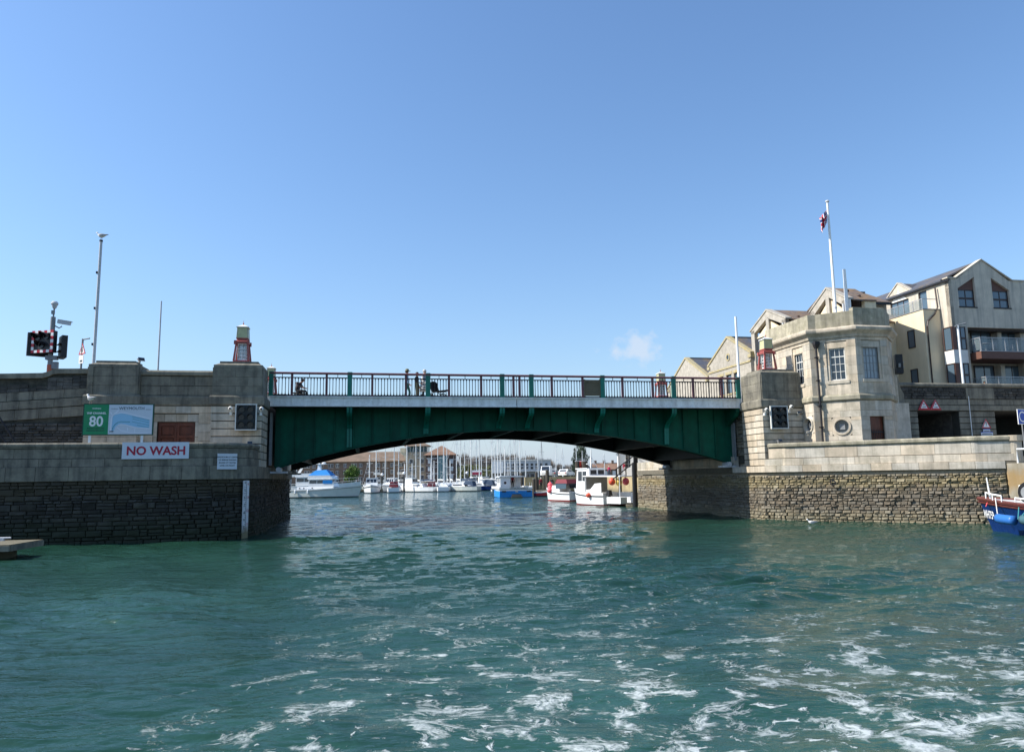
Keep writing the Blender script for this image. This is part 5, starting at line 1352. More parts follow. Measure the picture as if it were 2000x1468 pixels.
for x in (-.32, .3):
    for y in (-.22, .22): MB(F).disc((x, y, .14), .14, 'y', 14, .04, r_in=.1).build('wheel', Mt['black'], pc)
person(uv(37.2, 38.6, 6.4), -10, 'person in a white shirt seen from the shoulders up behind the right wall', cl_white, cl_navy, hair=HAIR_D, h=1.35)

# ------------------------------------------------------------------ boats
def hull(F, L_, B, h0, h1, mats, root, name='hull', draft=.35, rake=.12, tum=.0, full=2.4, transom=.82, boot=.12, band=None, ns=14, flare=.1, deck=True):
    """stern at x=0, bow at x=L; mats = bottom, topsides, band, deck"""
    mb = MB(F); rings = []
    for i in range(ns + 1):
        t = i / ns
        hb_ = B / 2 * (transom + (1 - transom) * min(1, t * 3.2) ** .6) * max(0.012, 1 - max(0, (t - .32) / .68) ** full)
        hd = h0 + (h1 - h0) * (max(0, t - .15) / .85) ** 1.8
        kz = -draft * (1 - max(0, (t - .6) / .4) ** 2) * 1.0
        x = lambda z: L_ * t + (rake * L_ * max(0, z) / h1 * max(0, (t - .55) / .45) ** 1.5) - (.0 if t > .001 else 0)
        wl_ = hb_ * (1 - flare * (.3 + 2.2 * max(0, t - .4)))
        zs = [kz, -.02, boot, hd - (band or .12), hd]
        ys = [0.0, max(.004, wl_ * .93), max(.006, wl_), hb_ * (1 - tum) * .985, hb_]
        half = list(zip(ys, zs))
        ring = [(x(z), y, z) for y, z in half] + [(x(z), -y, z) for y, z in reversed(half[1:])]
        rings.append(ring)
    n = len(rings[0])
    vs = [p for r_ in rings for p in r_]; o0 = len(mb.v)
    fs, mi = [], []
    kind = [0, 0, 1, 2]
    for i in range(ns):
        for k in range(n):
            fs.append((i * n + k, i * n + (k + 1) % n, (i + 1) * n + (k + 1) % n, (i + 1) * n + k))
            if k < 4: mi.append(kind[k])
            elif k == 4: mi.append(3)
            else: mi.append(kind[8 - k])
    # transom in strips so the bands run round the stern
    for lo in range(4):
        a, b = lo, lo + 1
        c, d = (n - b) % n, (n - a) % n
        f = (a, b, c, d) if a else (0, b, c)
        fs.append(f); mi.append(kind[lo])
    mb.add(vs, fs); mb.mi = mi
    return mb.build(name, mats, root)
def gunwale(F, L_, B, h0, h1, m, root, r_=.03, transom=.82, full=2.4, rake=.12, ns=14, dz=0.02, name='rubbing_strake'):
    mb = MB(F)
    for s_ in (1, -1):
        pts = []
        for i in range(ns + 1):
            t = i / ns
            hb_ = B / 2 * (transom + (1 - transom) * min(1, t * 3.2) ** .6) * max(0.012, 1 - max(0, (t - .32) / .68) ** full)
            hd = h0 + (h1 - h0) * (max(0, t - .15) / .85) ** 1.8 + dz
            pts.append((L_ * t + rake * L_ * hd / h1 * max(0, (t - .55) / .45) ** 1.5, s_ * hb_, hd))
        mb.tube(pts, r_, 5)
    return mb.build(name, m, root)
Wh, Cr = mat('gelcoat_white', (.78, .79, .78), .25, .03, 1.0), mat('gelcoat_cream', (.62, .64, .58), .3, .04, 1.0)
Bl, Dk, Af = mat('boat_blue', (.004, .22, .62), .3, .06, 1.5), mat('deck_grey', (.5, .5, .48), .7), mat('antifoul_red', (.3, .05, .05), .6)
Nv, AfD, Tk = mat('hull_navy', (.004, .024, .115), .28, .1, 2.0), mat('antifoul_dark', (.03, .035, .05), .6), mat('teak_rail', (.11, .03, .022), .5, .2, 5)
Cv, Alu = mat('canvas_blue', (.0, .2, .56), .75, .12, 3), mat('mast_alloy', (.72, .73, .72), .35, .05, 3, metal=.2)
Mr = mat('canvas_maroon', (.17, .03, .04), .8)
Or, Ye, Pk = mat('buoy_orange', (.72, .1, .05), .45), mat('buoy_yellow', (.7, .5, .12), .5), mat('buoy_pink', (.85, .12, .14), .45)
def wheelhouse(F, root, x0, x1, w, z0, z1, m, wins_side=2, wins_front=2, rakef=.12, roof=.08, gl=None, name='wheelhouse'):
    gl = gl or Mt['glass_dark']
    q = MB(F).frust(x0, x1, -w / 2, w / 2, z0, x0 + .02, x1 - rakef, -w / 2 + .05, w / 2 - .05, z1).build(name, m, root)
    MB(F).box(x0 - .08, x1 - rakef + .12, -w / 2 - .03, w / 2 + .03, z1, z1 + roof).build('cabin_roof', m, q)
    hz0, hz1 = z0 + (z1 - z0) * .48, z0 + (z1 - z0) * .9
    n = wins_side
    for s_ in (-1, 1):
        for i in range(n):
            a = x0 + .12 + (x1 - x0 - .35) * i / n; b = x0 + .04 + (x1 - x0 - .35) * (i + 1) / n
            f = (hz0 - z0) / (z1 - z0); g_ = (hz1 - z0) / (z1 - z0)
            ya, yb = s_ * (w / 2 - .05 * f), s_ * (w / 2 - .05 * g_)
            MB(F).add([(a, ya, hz0), (b, ya, hz0), (b, yb, hz1), (a, yb, hz1), (a, ya + s_ * .012, hz0), (b, ya + s_ * .012, hz0), (b, yb + s_ * .012, hz1), (a, yb + s_ * .012, hz1)], [(0, 1, 2, 3), (4, 7, 6, 5), (0, 4, 5, 1), (1, 5, 6, 2), (2, 6, 7, 3), (3, 7, 4, 0)]).build('window', gl, q)
    for i in range(wins_front):
        a = -w / 2 + .14 + (w - .28) * i / wins_front + .03; b = -w / 2 + .14 + (w - .28) * (i + 1) / wins_front - .03
        xa = x1 - rakef * (hz0 - z0) / (z1 - z0); xb = x1 - rakef * (hz1 - z0) / (z1 - z0)
        MB(F).add([(xa, a, hz0), (xa, b, hz0), (xb, b, hz1), (xb, a, hz1), (xa + .012, a, hz0), (xa + .012, b, hz0), (xb + .012, b, hz1), (xb + .012, a, hz1)], [(0, 1, 2, 3), (4, 7, 6, 5), (0, 4, 5, 1), (1, 5, 6, 2), (2, 6, 7, 3), (3, 7, 4, 0)]).build('window', gl, q)
    return q
def rails(F, root, pts, h, m=None, r_=.018, name='guard_rail', every=1):
    mb = MB(F); mb.tube([(x, y, z + h) for x, y, z in pts], r_, 5)
    for p in pts[::every]: mb.tube([p, (p[0], p[1], p[2] + h)], r_ * .8, 5)
    return mb.build(name, m or Alu, root)
def outboard(F, root, x, y, z):
    mb = MB(F); mb.frust(x - .42, x - .02, y - .17, y + .17, z + .05, x - .36, x - .06, y - .13, y + .13, z + .48); q = mb.build('outboard', Mt['black'], root)
    MB(F).box(x - .3, x - .12, y - .07, y + .07, z - .7, z + .05).build('leg', Mt['black'], q)

# trawler-style cruiser with the blue cover
cb = thing('motor_cruiser', 'large cream motor cruiser with a bright blue canvas cover on its flybridge', 'motor boat', (-31.2, 106, 0))
F = WM(-31.2, 106.6, 0, -4)
hull(F, 9.4, 3.3, 1.1, 1.62, [AfD, Cr, Cr, Dk], cb, rake=.055, band=.25, transom=.9, full=2.8)
gunwale(F, 9.4, 3.31, .92, 1.4, Mt['mid_grey'], cb, .035, .9, 2.8, .055)
MB(F).frust(1.0, 6.6, -1.35, 1.35, 1.1, 1.0, 6.0, -1.25, 1.25, 1.5).build('trunk_cabin', Wh, cb)
wheelhouse(F, cb, 2.6, 6.3, 2.5, 1.45, 2.5, Wh, 3, 3, .55)
mb = MB(F); mb.box(4.65, 6.0, -1.265, -1.25, 1.9, 2.38); mb.build('window_cover', Cv, cb)
mb = MB(F); mb.prism([(2.4, 2.56), (6.1, 2.56), (5.6, 3.05), (2.6, 3.05)], -1.2, 1.2, 'y'); mb.build('flybridge', Wh, cb)
mb = MB(F); mb.loft([[(2.5, -1.15, 3.06), (5.7, -1.15, 3.06), (5.7, 1.15, 3.06), (2.5, 1.15, 3.06)], [(3.4, -.7, 3.75), (4.9, -.6, 3.85), (4.9, .6, 3.85), (3.4, .7, 3.75)]]); mb.build('canvas_cover', Cv, cb)
mb = MB(F); mb.loft([[(3.5, -.25, 3.7), (4.0, -.25, 3.7), (4.0, .25, 3.7), (3.5, .25, 3.7)], [(3.55, -.1, 5.15), (3.75, -.1, 5.15), (3.75, .1, 5.15), (3.55, .1, 5.15)]]); mb.box(3.4, 4.7, -.5, .5, 4.6, 4.66); mb.build('mast', Wh, cb)
MB(F).lathe([(.3, 4.68), (.3, 4.85), (.1, 4.92)], 4.35, 0, 10).build('radar_dome', Wh, cb)
MB(F).ball((3.7, 0, 5.3), .2, 8, 6).build('antenna_dome', Wh, cb)
rails(F, cb, [(6.2, -1.3, 1.5), (7.4, -1.15, 1.55), (8.6, -.7, 1.65), (9.7, -.1, 1.75)], .6)
rails(F, cb, [(.2, -1.4, 1.15), (1.2, -1.45, 1.15), (2.3, -1.45, 1.2)], .75)
for x in (.9, 2.7): MB(F).lathe([(.03, .5), (.12, .6), (.12, 1.0), (.03, 1.1)], x, -1.72, 8).build('fender', Wh, cb)
for x in (1.4, 2.0, 3.2): MB(F).disc((x, -1.36, 1.3), .1, 'y', 12, .02).build('porthole', Mt['glass_dark'], cb)
# flybridge yacht behind it
my = thing('motor_yacht', 'white flybridge motor yacht behind the blue-covered cruiser', 'motor boat', (-33, 124, 0))
F = WM(-37.5, 124.5, 0, -3)
hull(F, 11.5, 3.8, 1.5, 2.1, [AfD, Wh, Wh, Dk], my, rake=.09, transom=.92, full=2.6)
wheelhouse(F, my, 2.0, 7.6, 3.2, 1.5, 2.9, Wh, 4, 3, 1.2)
mb = MB(F); mb.prism([(1.0, 3.0), (6.6, 3.0), (6.0, 3.6), (1.6, 3.5)], -1.5, 1.5, 'y'); mb.build('flybridge', Wh, my)
mb = MB(F); mb.prism([(6.3, 3.55), (8.2, 3.0), (8.3, 2.9), (6.2, 3.3), (5.4, 4.0), (5.3, 4.15)], -1.3, 1.3, 'y'); mb.build('windscreen', Mt['sign_grey'], my)
mb = MB(F); mb.prism([(1.2, 3.5), (1.7, 3.5), (2.3, 4.6), (2.0, 4.7)], -1.3, -1.2, 'y'); mb.prism([(1.2, 3.5), (1.7, 3.5), (2.3, 4.6), (2.0, 4.7)], 1.2, 1.3, 'y'); mb.box(1.7, 2.5, -1.3, 1.3, 4.62, 4.72); mb.build('radar_arch', Wh, my)
MB(F).lathe([(.28, 4.74), (.28, 4.95), (.1, 5.02)], 2.1, 0, 10).build('radar_dome', Wh, my)
rails(F, my, [(7.4, -1.5, 1.9), (9, -1.2, 2.0), (10.6, -.7, 2.1), (12, -.1, 2.15)], .6)
# two sterns half hidden by the left pier
for i, (x, y, lab) in enumerate(((-31.4, 100.5, 'grey inflatable boat with an outboard, half hidden by the left pier'), (-33.6, 111, 'small white day boat just showing past the left pier'))):
    t = thing('small_boat', lab, 'boat', (x, y, 0))
    F = WM(x - 3.4, y + .5, 0, -12)
    hull(F, 4.6, 1.9, .6, .8, [AfD, Mt['mid_grey'] if i == 0 else Wh, Mt['lt_grey'], Dk], t, ns=8)
    wheelhouse(F, t, 2.0, 3.2, 1.2, .6, 1.5, Wh, 1, 2, .2)
    outboard(F, t, 0, 0, .5)

# the blue workboat
bb = thing('workboat', 'bright blue and white workboat showing its stern lettered OFFSHORE REBEL IV', 'fishing boat', (.2, 91, 0))
F = WM(.28, 90, 0, 100)
hull(F, 8.0, 4.1, .98, 1.5, [AfD, Bl, Wh, Dk], bb, rake=.05, transom=.97, full=3.6, band=.2, boot=.03, flare=.03)
MB(F).box(-.012, 7.0, -2.06, 2.06, .94, 1.0).build('rubbing_strake', AfD, bb)
mb = MB(F); mb.box(-.0, .09, -2.0, 2.0, 1.0, 1.22); mb.box(.09, 6.3, 1.93, 2.03, 1.0, 1.3); mb.box(.09, 6.3, -2.03, -1.93, 1.0, 1.3); mb.build('bulwark', Wh, bb)
text('OFFSHORE REBEL IV', .25, Mt['sign_ink'], F @ Matrix.Rotation(R(-90), 4, 'Z'), bb, .35, 1.04, -.012, bold=.004)
dm_ = Mt['dark_steel']
q = MB(F).box(2.2, 4.8, .3, 1.55, 1.0, 2.42); q.box(4.0, 4.8, -1.3, .3, 1.0, 2.42); q = q.build('wheelhouse', Wh, bb)
mb = MB(F); mb.prism([(-1.65, 2.42), (1.75, 2.42), (1.6, 2.52), (.6, 2.58), (-.6, 2.58), (-1.5, 2.5)], 2.0, 5.0, 'x'); mb.build('cabin_roof', Wh, q)
for y in (-1.45, -.55): MB(F).box(2.25, 2.33, y, y + .07, 1.0, 2.42).build('roof_post', Mt['lt_grey'], q)
MB(F).disc((2.185, .95, 1.72), .17, 'x', 16, .012).build('porthole', Mt['glass_dark'], q)
for x in (2.6, 3.3, 4.0): MB(F).box(x, x + .5, 1.552, 1.565, 1.7, 2.25).build('window', Mt['glass_dark'], q)
MB(F).box(4.81, 4.83, -1.1, 1.3, 1.75, 2.3).build('window', Mt['glass_dark'], q)
for y in (-1.55, 1.45): MB(F).box(-.02, -.001, y - .25, y + .25, .62, .8).build('scupper', AfD, bb)
MB(F).frust(-.35, 0, -.75, .65, .02, -.05, .0, -.55, .45, .4).build('stern_step', Mt['dark_steel'], bb)
mb = MB(F); mb.prism([(-.25, .6), (.05, .62), (.1, .78), (0, .86), (-.2, .84)], -.012, -.001, 'x'); mb.build('emblem', Mt['lt_grey'], bb)
for x in (.3, 1.6, 3.4): MB(F).tube([(x, -1.98, 1.25), (x, -1.98, 1.75)], .02, 5).build('stanchion', Alu, bb)
MB(F).ball((7.0, 1.75, .75), .28, 10, 6).build('fender', Wh, bb)
MB(F).tube([(4.4, .2, 2.5), (4.4, .2, 4.2)], .035, 6).build('mast', Wh, bb)
person(F @ Vector((2.9, -.1, 1.02)), 190, 'person in a dark red jacket standing in the wheelhouse of the blue workboat', cl_red, cl_black, hair=HAIR_D, h=1.6)

# white catamaran fishing boat on the right, with floats hung under its gantry
wf = thing('fishing_boat', 'white fishing boat with a canopy and orange, yellow and pink floats beside the right pier', 'fishing boat', (7, 62, 0))
F = WM(8.1, 60.6, 0, 121)
hull(F, 5.2, 2.5, 1.0, 1.35, [Af, Wh, Wh, Dk], wf, rake=.06, transom=.95, full=2.6, band=.3, boot=.1)
gunwale(F, 5.2, 2.52, .72, 1.02, Mt['black'], wf, .04, .95, 2.6, .06)
wheelhouse(F, wf, 2.5, 4.1, 1.7, 1.05, 2.95, Wh, 2, 2, .15)
mb = MB(F); mb.box(2.2, 2.5, -.85, .85, 2.35, 2.95); mb.build('roof_step', Wh, wf)
for a, b in ((-.7, -.08), (.08, .7)): MB(F).box(2.185, 2.199, a, b, 2.5, 2.86).build('window', Mt['glass_dark'], wf)
mb = MB(F); mb.prism([(-2.2, 2.26), (2.6, 2.32), (2.6, 2.4), (-2.2, 2.34)], -1.2, 1.2, 'y'); mb.build('canopy', Wh, wf)
for y in (-1.15, 1.15):
    MB(F).tube([(-2.1, y, .6), (-2.1, y, 2.3)], .035, 6).build('canopy_post', Wh, wf)
MB(F).box(2.3, 2.5, -1.1, 1.1, 1.05, 2.3).build('side_screen', Mt['mid_grey'], wf)
mb = MB(F); mb.prism([(.2, 1.0), (2.2, 1.0), (2.2, 1.25), (1.6, 1.3), (1.0, 1.75), (.2, 1.8)], 1.13, 1.2, 'y'); mb.build('bulwark', Wh, wf)
MB(F).box(-2.2, .0, -1.2, -.35, .2, 1.05).build('stern_sponson', Wh, wf)
MB(F).box(-2.2, -.5, .55, 1.2, .2, .7).build('stern_sponson', Wh, wf)
MB(F).box(-2.2, -.1, -.35, .45, .15, .25).build('stern_platform', Mt['mid_grey'], wf)
outboard(F, wf, -.05, .75, .75); outboard(F, wf, -1.3, -.7, .6)
MB(F).tube([(3.0, 0, 3.0), (3.0, 0, 4.6)], .045, 8).build('mast', Wh, wf); MB(F).box(2.9, 3.1, -.45, .45, 3.35, 3.4).build('crosstree', Wh, wf)
MB(F).box(2.6, 3.2, -.3, .3, 3.03, 3.1).build('radar', Mt['black'], wf)
for y in (-.35, .35): MB(F).tube([(2.6, y, 3.0), (3.0, y * .2, 3.9)], .02, 5).build('mast_stay', Alu, wf)
for i, (x, y, z, m, lab) in enumerate(((-1.1, 1.1, 1.9, Or, 'orange float hanging leftmost under the white boat canopy'), (-1.5, .75, 1.85, Ye, 'yellow float hanging second under the white boat canopy'), (-2.0, .45, 1.9, Pk, 'pink float hanging third under the white boat canopy'), (-2.1, -1.2, 1.75, Ye, 'big yellow float hanging beside the black pile'))):
    t = thing('float', lab, 'buoy', F @ Vector((x, y, z)), 'floats hung on the white fishing boat')
    s_ = .34 if i == 3 else .27
    MB(F).ball((x, y, z), s_, 12, 8, (1, 1, 1.1)).build('ball', m, t, smooth=True); MB(F).tube([(x, y, z + s_), (x, y, 2.28)], .03, 6).build('rope', Mt['offwhite'], t)
t = thing('float', 'orange float hanging on the side of the white fishing boat', 'buoy', F @ Vector((1.9, 1.3, .95)), 'floats hung on the white fishing boat')
MB(F).ball((1.7, 1.36, .82), .2, 12, 8).build('ball', Or, t, smooth=True); MB(F).tube([(1.7, 1.3, 1.0), (1.7, 1.25, 1.3)], .02, 6).build('rope', Mt['offwhite'], t)
# smaller boat behind it
sb = thing('fishing_boat', 'smaller white open boat with pink floats on its bow, behind the white canopy boat', 'fishing boat', (4.6, 74, 0))
F = WM(6.0, 72.8, 0, 126)
hull(F, 4.3, 1.9, .85, 1.3, [Af, Wh, Wh, Dk], sb, rake=.06, transom=.9, full=2.4, band=.2)
gunwale(F, 4.3, 1.92, .66, 1.05, Mt['black'], sb, .04, .9, 2.4, .06)
MB(F).prism([(1.6, .95), (3.0, .95), (2.7, 1.5), (1.8, 1.55)], -.7, .7, 'y').build('cuddy', Wh, sb)
mb = MB(F); mb.loft([[(.4, -.75, 1.7), (2.3, -.75, 1.7), (2.3, .75, 1.7), (.4, .75, 1.7)], [(.7, -.6, 2.1), (2.0, -.6, 2.1), (2.0, .6, 2.1), (.7, .6, 2.1)]]); mb.build('spray_hood', Mr, sb)
for y in (-.7, .7): MB(F).box(.6, 2.2, y - .01, y + .01, 1.2, 1.7).build('hood_window', Mt['glass_blue'], sb)
outboard(F, sb, 0, 0, .7)
for i, (x, y, z) in enumerate(((3.5, .35, 1.55), (3.2, .62, 1.25), (3.0, .8, 1.0))):
    t = thing('float', ('uppermost', 'middle', 'lowest')[i] + ' pink float in the bow cluster of the smaller white boat', 'buoy', F @ Vector((x, y, z)), 'pink floats on the smaller boat')
    MB(F).ball((x, y, z), .26, 10, 7).build('ball', Pk, t, smooth=True); MB(F).tube([(x, y, z + .25), (x, y, z + .36)], .05, 6).build('eye', Pk, t)

# blue fishing boat at the right edge
fb = thing('fishing_boat', 'dark blue wooden fishing boat with white WH759 on its bow, cut by the right edge', 'fishing boat', (19, 26, 0))
F = WM(20.2, 22.3, 0, 104)
hull(F, 7.2, 2.8, 1.0, 1.25, [Nv, Nv, Nv, Dk], fb, rake=.075, transom=.85, full=2.3, draft=.5, flare=.25, band=.2, boot=.2, ns=20)
gunwale(F, 7.2, 2.84, .98, 1.23, Tk, fb, .075, .85, 2.3, .075, 20, 0, 'gunwale')
gunwale(F, 7.2, 2.82, .86, 1.1, Tk, fb, .035, .85, 2.3, .075, 20, 0, 'lower_strake')
# number painted on the port bow, following the planking
wh_me = None
def on_bow(body, size, s_, z, m, root):
    cu = bpy.data.curves.new('t', 'FONT'); cu.body = body; cu.size = size; cu.extrude = .0; cu.offset = .008
    to = bpy.data.objects.new('t', cu); me = bpy.data.meshes.new_from_object(to); bpy.data.objects.remove(to)
    bm = bmesh.new(); bm.from_mesh(me); bmesh.ops.subdivide_edges(bm, edges=bm.edges, cuts=1); bm.to_mesh(me); bm.free()
    for v in me.vertices:
        x, zz = s_ - .62 * v.co.x, z + v.co.y + .06 * (s_ - v.co.x - s_) * -1 * -.5
        t = max(0, min(1, (x - .35) / 7.2))
        hb_ = 1.4 * 1.0 * max(.012, 1 - max(0, (t - .32) / .68) ** 2.3); hd = 1.0 + .25 * (max(0, t - .15) / .85) ** 1.8
        wl_ = hb_ * (1 - .25 * (.3 + 2.2 * max(0, t - .4))); f = max(0, min(1, (zz - .2) / (hd - .4)))
        v.co = (x, wl_ + (hb_ * .985 - wl_) * f + .03, zz)
    me.materials.clear(); me.materials.append(m); me.transform(F); put('registration_number', me, root)
on_bow('WH759', .42, 7.5, .52, Mt['white'], fb)
rails(F, fb, [(7.05, .35, 1.25), (6.5, .62, 1.2), (5.9, .85, 1.16)], .22, Mt['white'], .03)
rails(F, fb, [(5.2, 1.0, 1.12), (4.5, 1.12, 1.08), (3.8, 1.2, 1.06)], .2, Mt['white'], .03)
MB(F).tube([(7.0, .2, 1.2), (7.08, .2, 2.05)], .035, 6, .02).build('jackstaff', Mt['white'], fb)
for x, y in ((6.1, -.35), (5.5, -.5)):
    MB(F).lathe([(.09, 1.2), (.1, 1.25), (.1, 1.72), (.08, 1.76)], x, y, 10).build('bollard', Mt['offwhite'], fb)
for k, (x0, y0) in enumerate(((5.8, -.6), (5.4, -.75), (5.65, -.9))):
    MB(F).tube([(x0, y0, 1.2), (x0 - .05, y0, 1.9), (x0 - .35, y0 - .1, 2.15 + .06 * k), (x0 - .65, y0, 1.6), (x0 - .7, y0, 1.2)], .035, 6).build('hose', Mt['black'], fb)
MB(F).box(3.0, 6.4, -.85, .3, 1.0, 1.1).build('foredeck', Tk, fb)
MB(F).disc((5.0, .35, 1.5), .38, 'y', 20, .3, r_in=.2).build('net_hauler', Mt['black'], fb)
MB(F).disc((5.0, .3, 1.5), .22, 'y', 16, .4).build('hauler_drum', Mt['mid_grey'], fb)
MB(F).box(4.85, 5.15, .35, .65, .95, 1.2).build('hauler_base', Mt['offwhite'], fb)
wheelhouse(F, fb, .8, 3.2, 1.9, 1.0, 2.6, Mt['white'], 2, 3, .25)
for x, l_, m, lab in ((5.3, .8, Mt['blue_sign'], 'sausage-shaped blue fender on the side of the dark blue boat'), (4.2, 1.0, Mt['sign_teal'], 'long grey-green fender on the side of the dark blue boat')):
    t = thing('fender', lab, 'fender', F @ Vector((x, 1.4, .55)), 'fenders of the dark blue boat')
    MB(F).tube([(x + l_ / 2, 1.28, .6), (x + l_ / 2 - .1, 1.33, .58), (x - l_ / 2 + .1, 1.45, .56), (x - l_ / 2, 1.45, .56)], .17, 10).build('body', mat('fender_' + str(x), (.03, .14, .42) if x > 5 else (.06, .13, .15), .35), t, smooth=True)
for pts, m in (([(5.05, 1.0, 1.15), (4.78, 1.42, .6)], Mt['sign_teal']), ([(4.45, 1.15, 1.1), (4.75, 1.42, .6)], Mt['sign_teal']), ([(4.1, 1.22, 1.1), (4.2, 1.62, .4), (4.15, 1.5, -.1)], Pk), ([(3.85, 1.25, 1.1), (4.1, 1.62, .5), (4.15, 1.55, .1)], Pk), ([(6.3, .7, 1.3), (5.85, 1.15, .7)], Mt['offwhite']), ([(7.0, .3, 1.2), (6.95, .5, .95)], Pk)):
    MB(F).tube(pts, .017, 5).build('rope', m, fb)
t = thing('float', 'orange float on the foredeck of the dark blue boat at the right edge', 'buoy', F @ Vector((4.9, .2, 2.0)))
MB(F).ball((4.9, .2, 2.05), .2, 12, 8).build('ball', Or, t, smooth=True); MB(F).tube([(4.9, .2, 1.9), (4.9, .2, 1.1)], .03, 5).build('stem', Mt['offwhite'], t)
MB(F).disc((4.9, .15, 2.1), .32, 'y', 18, .03, r_in=.29).build('hoop', Mt['sign_teal'], fb)
# ------------------------------------------------------------------ stone houses and flats on the right bank
def cap_(root, F, pts, y0, y1, m, name='coping', t=.16):
    mb = MB(F)
    for i in range(len(pts) - 1):
        (xa, za), (xb, zb) = pts[i], pts[i + 1]
        mb.prism([(xa, za), (xb, zb), (xb, zb + t), (xa, za + t)], y0, y1, 'y')
    return mb.build(name, m, root)
def win(root, F, x0, x1, z0, z1, cols=2, m=None, g=None, depth=.08, rows=1, name='window', transom=None):
    return sash(root, F, x0, x1, z0, z1, cols, rows, m or Mt['brown_frame'], g or Mt['glass_blue'], depth=depth, bar=.07, fr=.07, name=name, transom=transom)
def wall_with_holes(root, F, outline, holes, m, t=.3, name='wall'):
    """outline: gable polygon with a flat base; holes: (x0,x1,z0,z1); the wall is laid up in rectangles and a gable piece"""
    zt = min(p[1] for p in outline[2:]) if len(outline) > 3 else outline[1][1]
    x0, x1 = min(p[0] for p in outline), max(p[0] for p in outline); z0 = min(p[1] for p in outline)
    zs = sorted({z0, zt} | {z for h in holes for z in (h[2], h[3]) if z0 < z < zt})
    mb = MB(F)
    for i in range(len(zs) - 1):
        zm = (zs[i] + zs[i + 1]) / 2; c = x0
        for a, b in sorted((h[0], h[1]) for h in holes if h[2] < zm < h[3]):
            if a > c: mb.box(c, a, 0, t, zs[i], zs[i + 1])
            c = max(c, b)
        if c < x1: mb.box(c, x1, 0, t, zs[i], zs[i + 1])
    top = [p for p in outline if p[1] >= zt - 1e-6]
    if len(top) >= 3: mb.prism(top, 0, t, 'y')
    return mb.build(name, m, root)

def stone_gable(label, u, v0, v1, ze, za, z0, wm, roof_m, strings=(), wins=(), deep=11, coping='coping_lichen'):
    t = thing('stone_house', label, 'house', uv(u, (v0 + v1) / 2, 6.4), 'gabled stone houses along the right bank')
    F = FM(u, v1, -90); W = v1 - v0
    ap = (W / 2, za)
    wall_with_holes(t, F, [(0, z0), (W, z0), (W, ze), ap, (0, ze)], [w[:4] for w in wins], wm)
    for w in wins:
        win(t, F, *w[:4], cols=w[4] if len(w) > 4 else 2, depth=.12)
        MB(F).box(w[0] - .1, w[1] + .1, -.06, .2, w[2] - .14, w[2]).build('sill', Mt['coping_lichen'], t)
        MB(F).box(w[0] - .15, w[1] + .15, -.03, .1, w[3] + .001, w[3] + .25).build('lintel', Mt['offwhite'] if wm is Mt['apt_stone'] else Mt['coping_lichen'], t)
    cap_(t, F, [(-.15, ze - .05), ap, (W + .15, ze - .05)], -.08, .42, Mt[coping], t=.2)
    for x in (-.2, W - .35): MB(F).box(x, x + .55, -.1, .44, ze - .35, ze - .06).build('kneeler', Mt[coping], t)
    mb = MB(F)
    for s_ in (0, 1):
        a = (-.1 if s_ == 0 else W + .1, ze - .12)
        mb.prism([a, (ap[0], ap[1] - .02), (ap[0], ap[1] + .1), (a[0], a[1] + .12)], .43, deep, 'y')
    mb.build('roof', roof_m, t)
    MB(F).box(W / 2 - .12, W / 2 + .12, .4, deep, za + .06, za + .16).build('ridge_tiles', roof_m, t)
    MB(F).box(.02, W - .02, .31, deep, z0, ze - .1).build('rear_walls', wm, t)
    for z in strings: MB(F).box(-.02, W + .02, -.07, .05, z, z + .16).build('string_course', Mt['coping_lichen'], t)
    return t, F, W
t, F, W = stone_gable('farthest stone gable, just left of the white mast, with a dark slate roof', 34, 69.0, 79.0, 12.0, 14.7, 2.95, Mt['stone_house'], Mt['slate'])
MB(F).tube([(7.2, 3.5, 13.2), (7.2, 3.5, 14.1)], .12, 8).build('flue', Mt['offwhite'], t)
t, F, W = stone_gable('stone gable with a small round window behind the white mast', 34, 60.4, 68.7, 13.05, 15.2, 2.95, Mt['stone_house'], Mt['slate'], strings=(12.3,), wins=((2.0, 3.0, 9.9, 11.7, 1), (3.6, 4.6, 9.9, 11.7, 1), (5.1, 6.1, 9.9, 11.7, 1), (2.3, 3.1, 6.6, 8.6, 1)))
mb = MB(F); mb.disc((4.15, -.06, 13.35), .36, 'y', 20, .1, r_in=.22); mb.build('round_window', Mt['coping_lichen'], t); MB(F).disc((4.15, -.03, 13.35), .22, 'y', 16, .02).build('pane', Mt['glass_dark'], t)
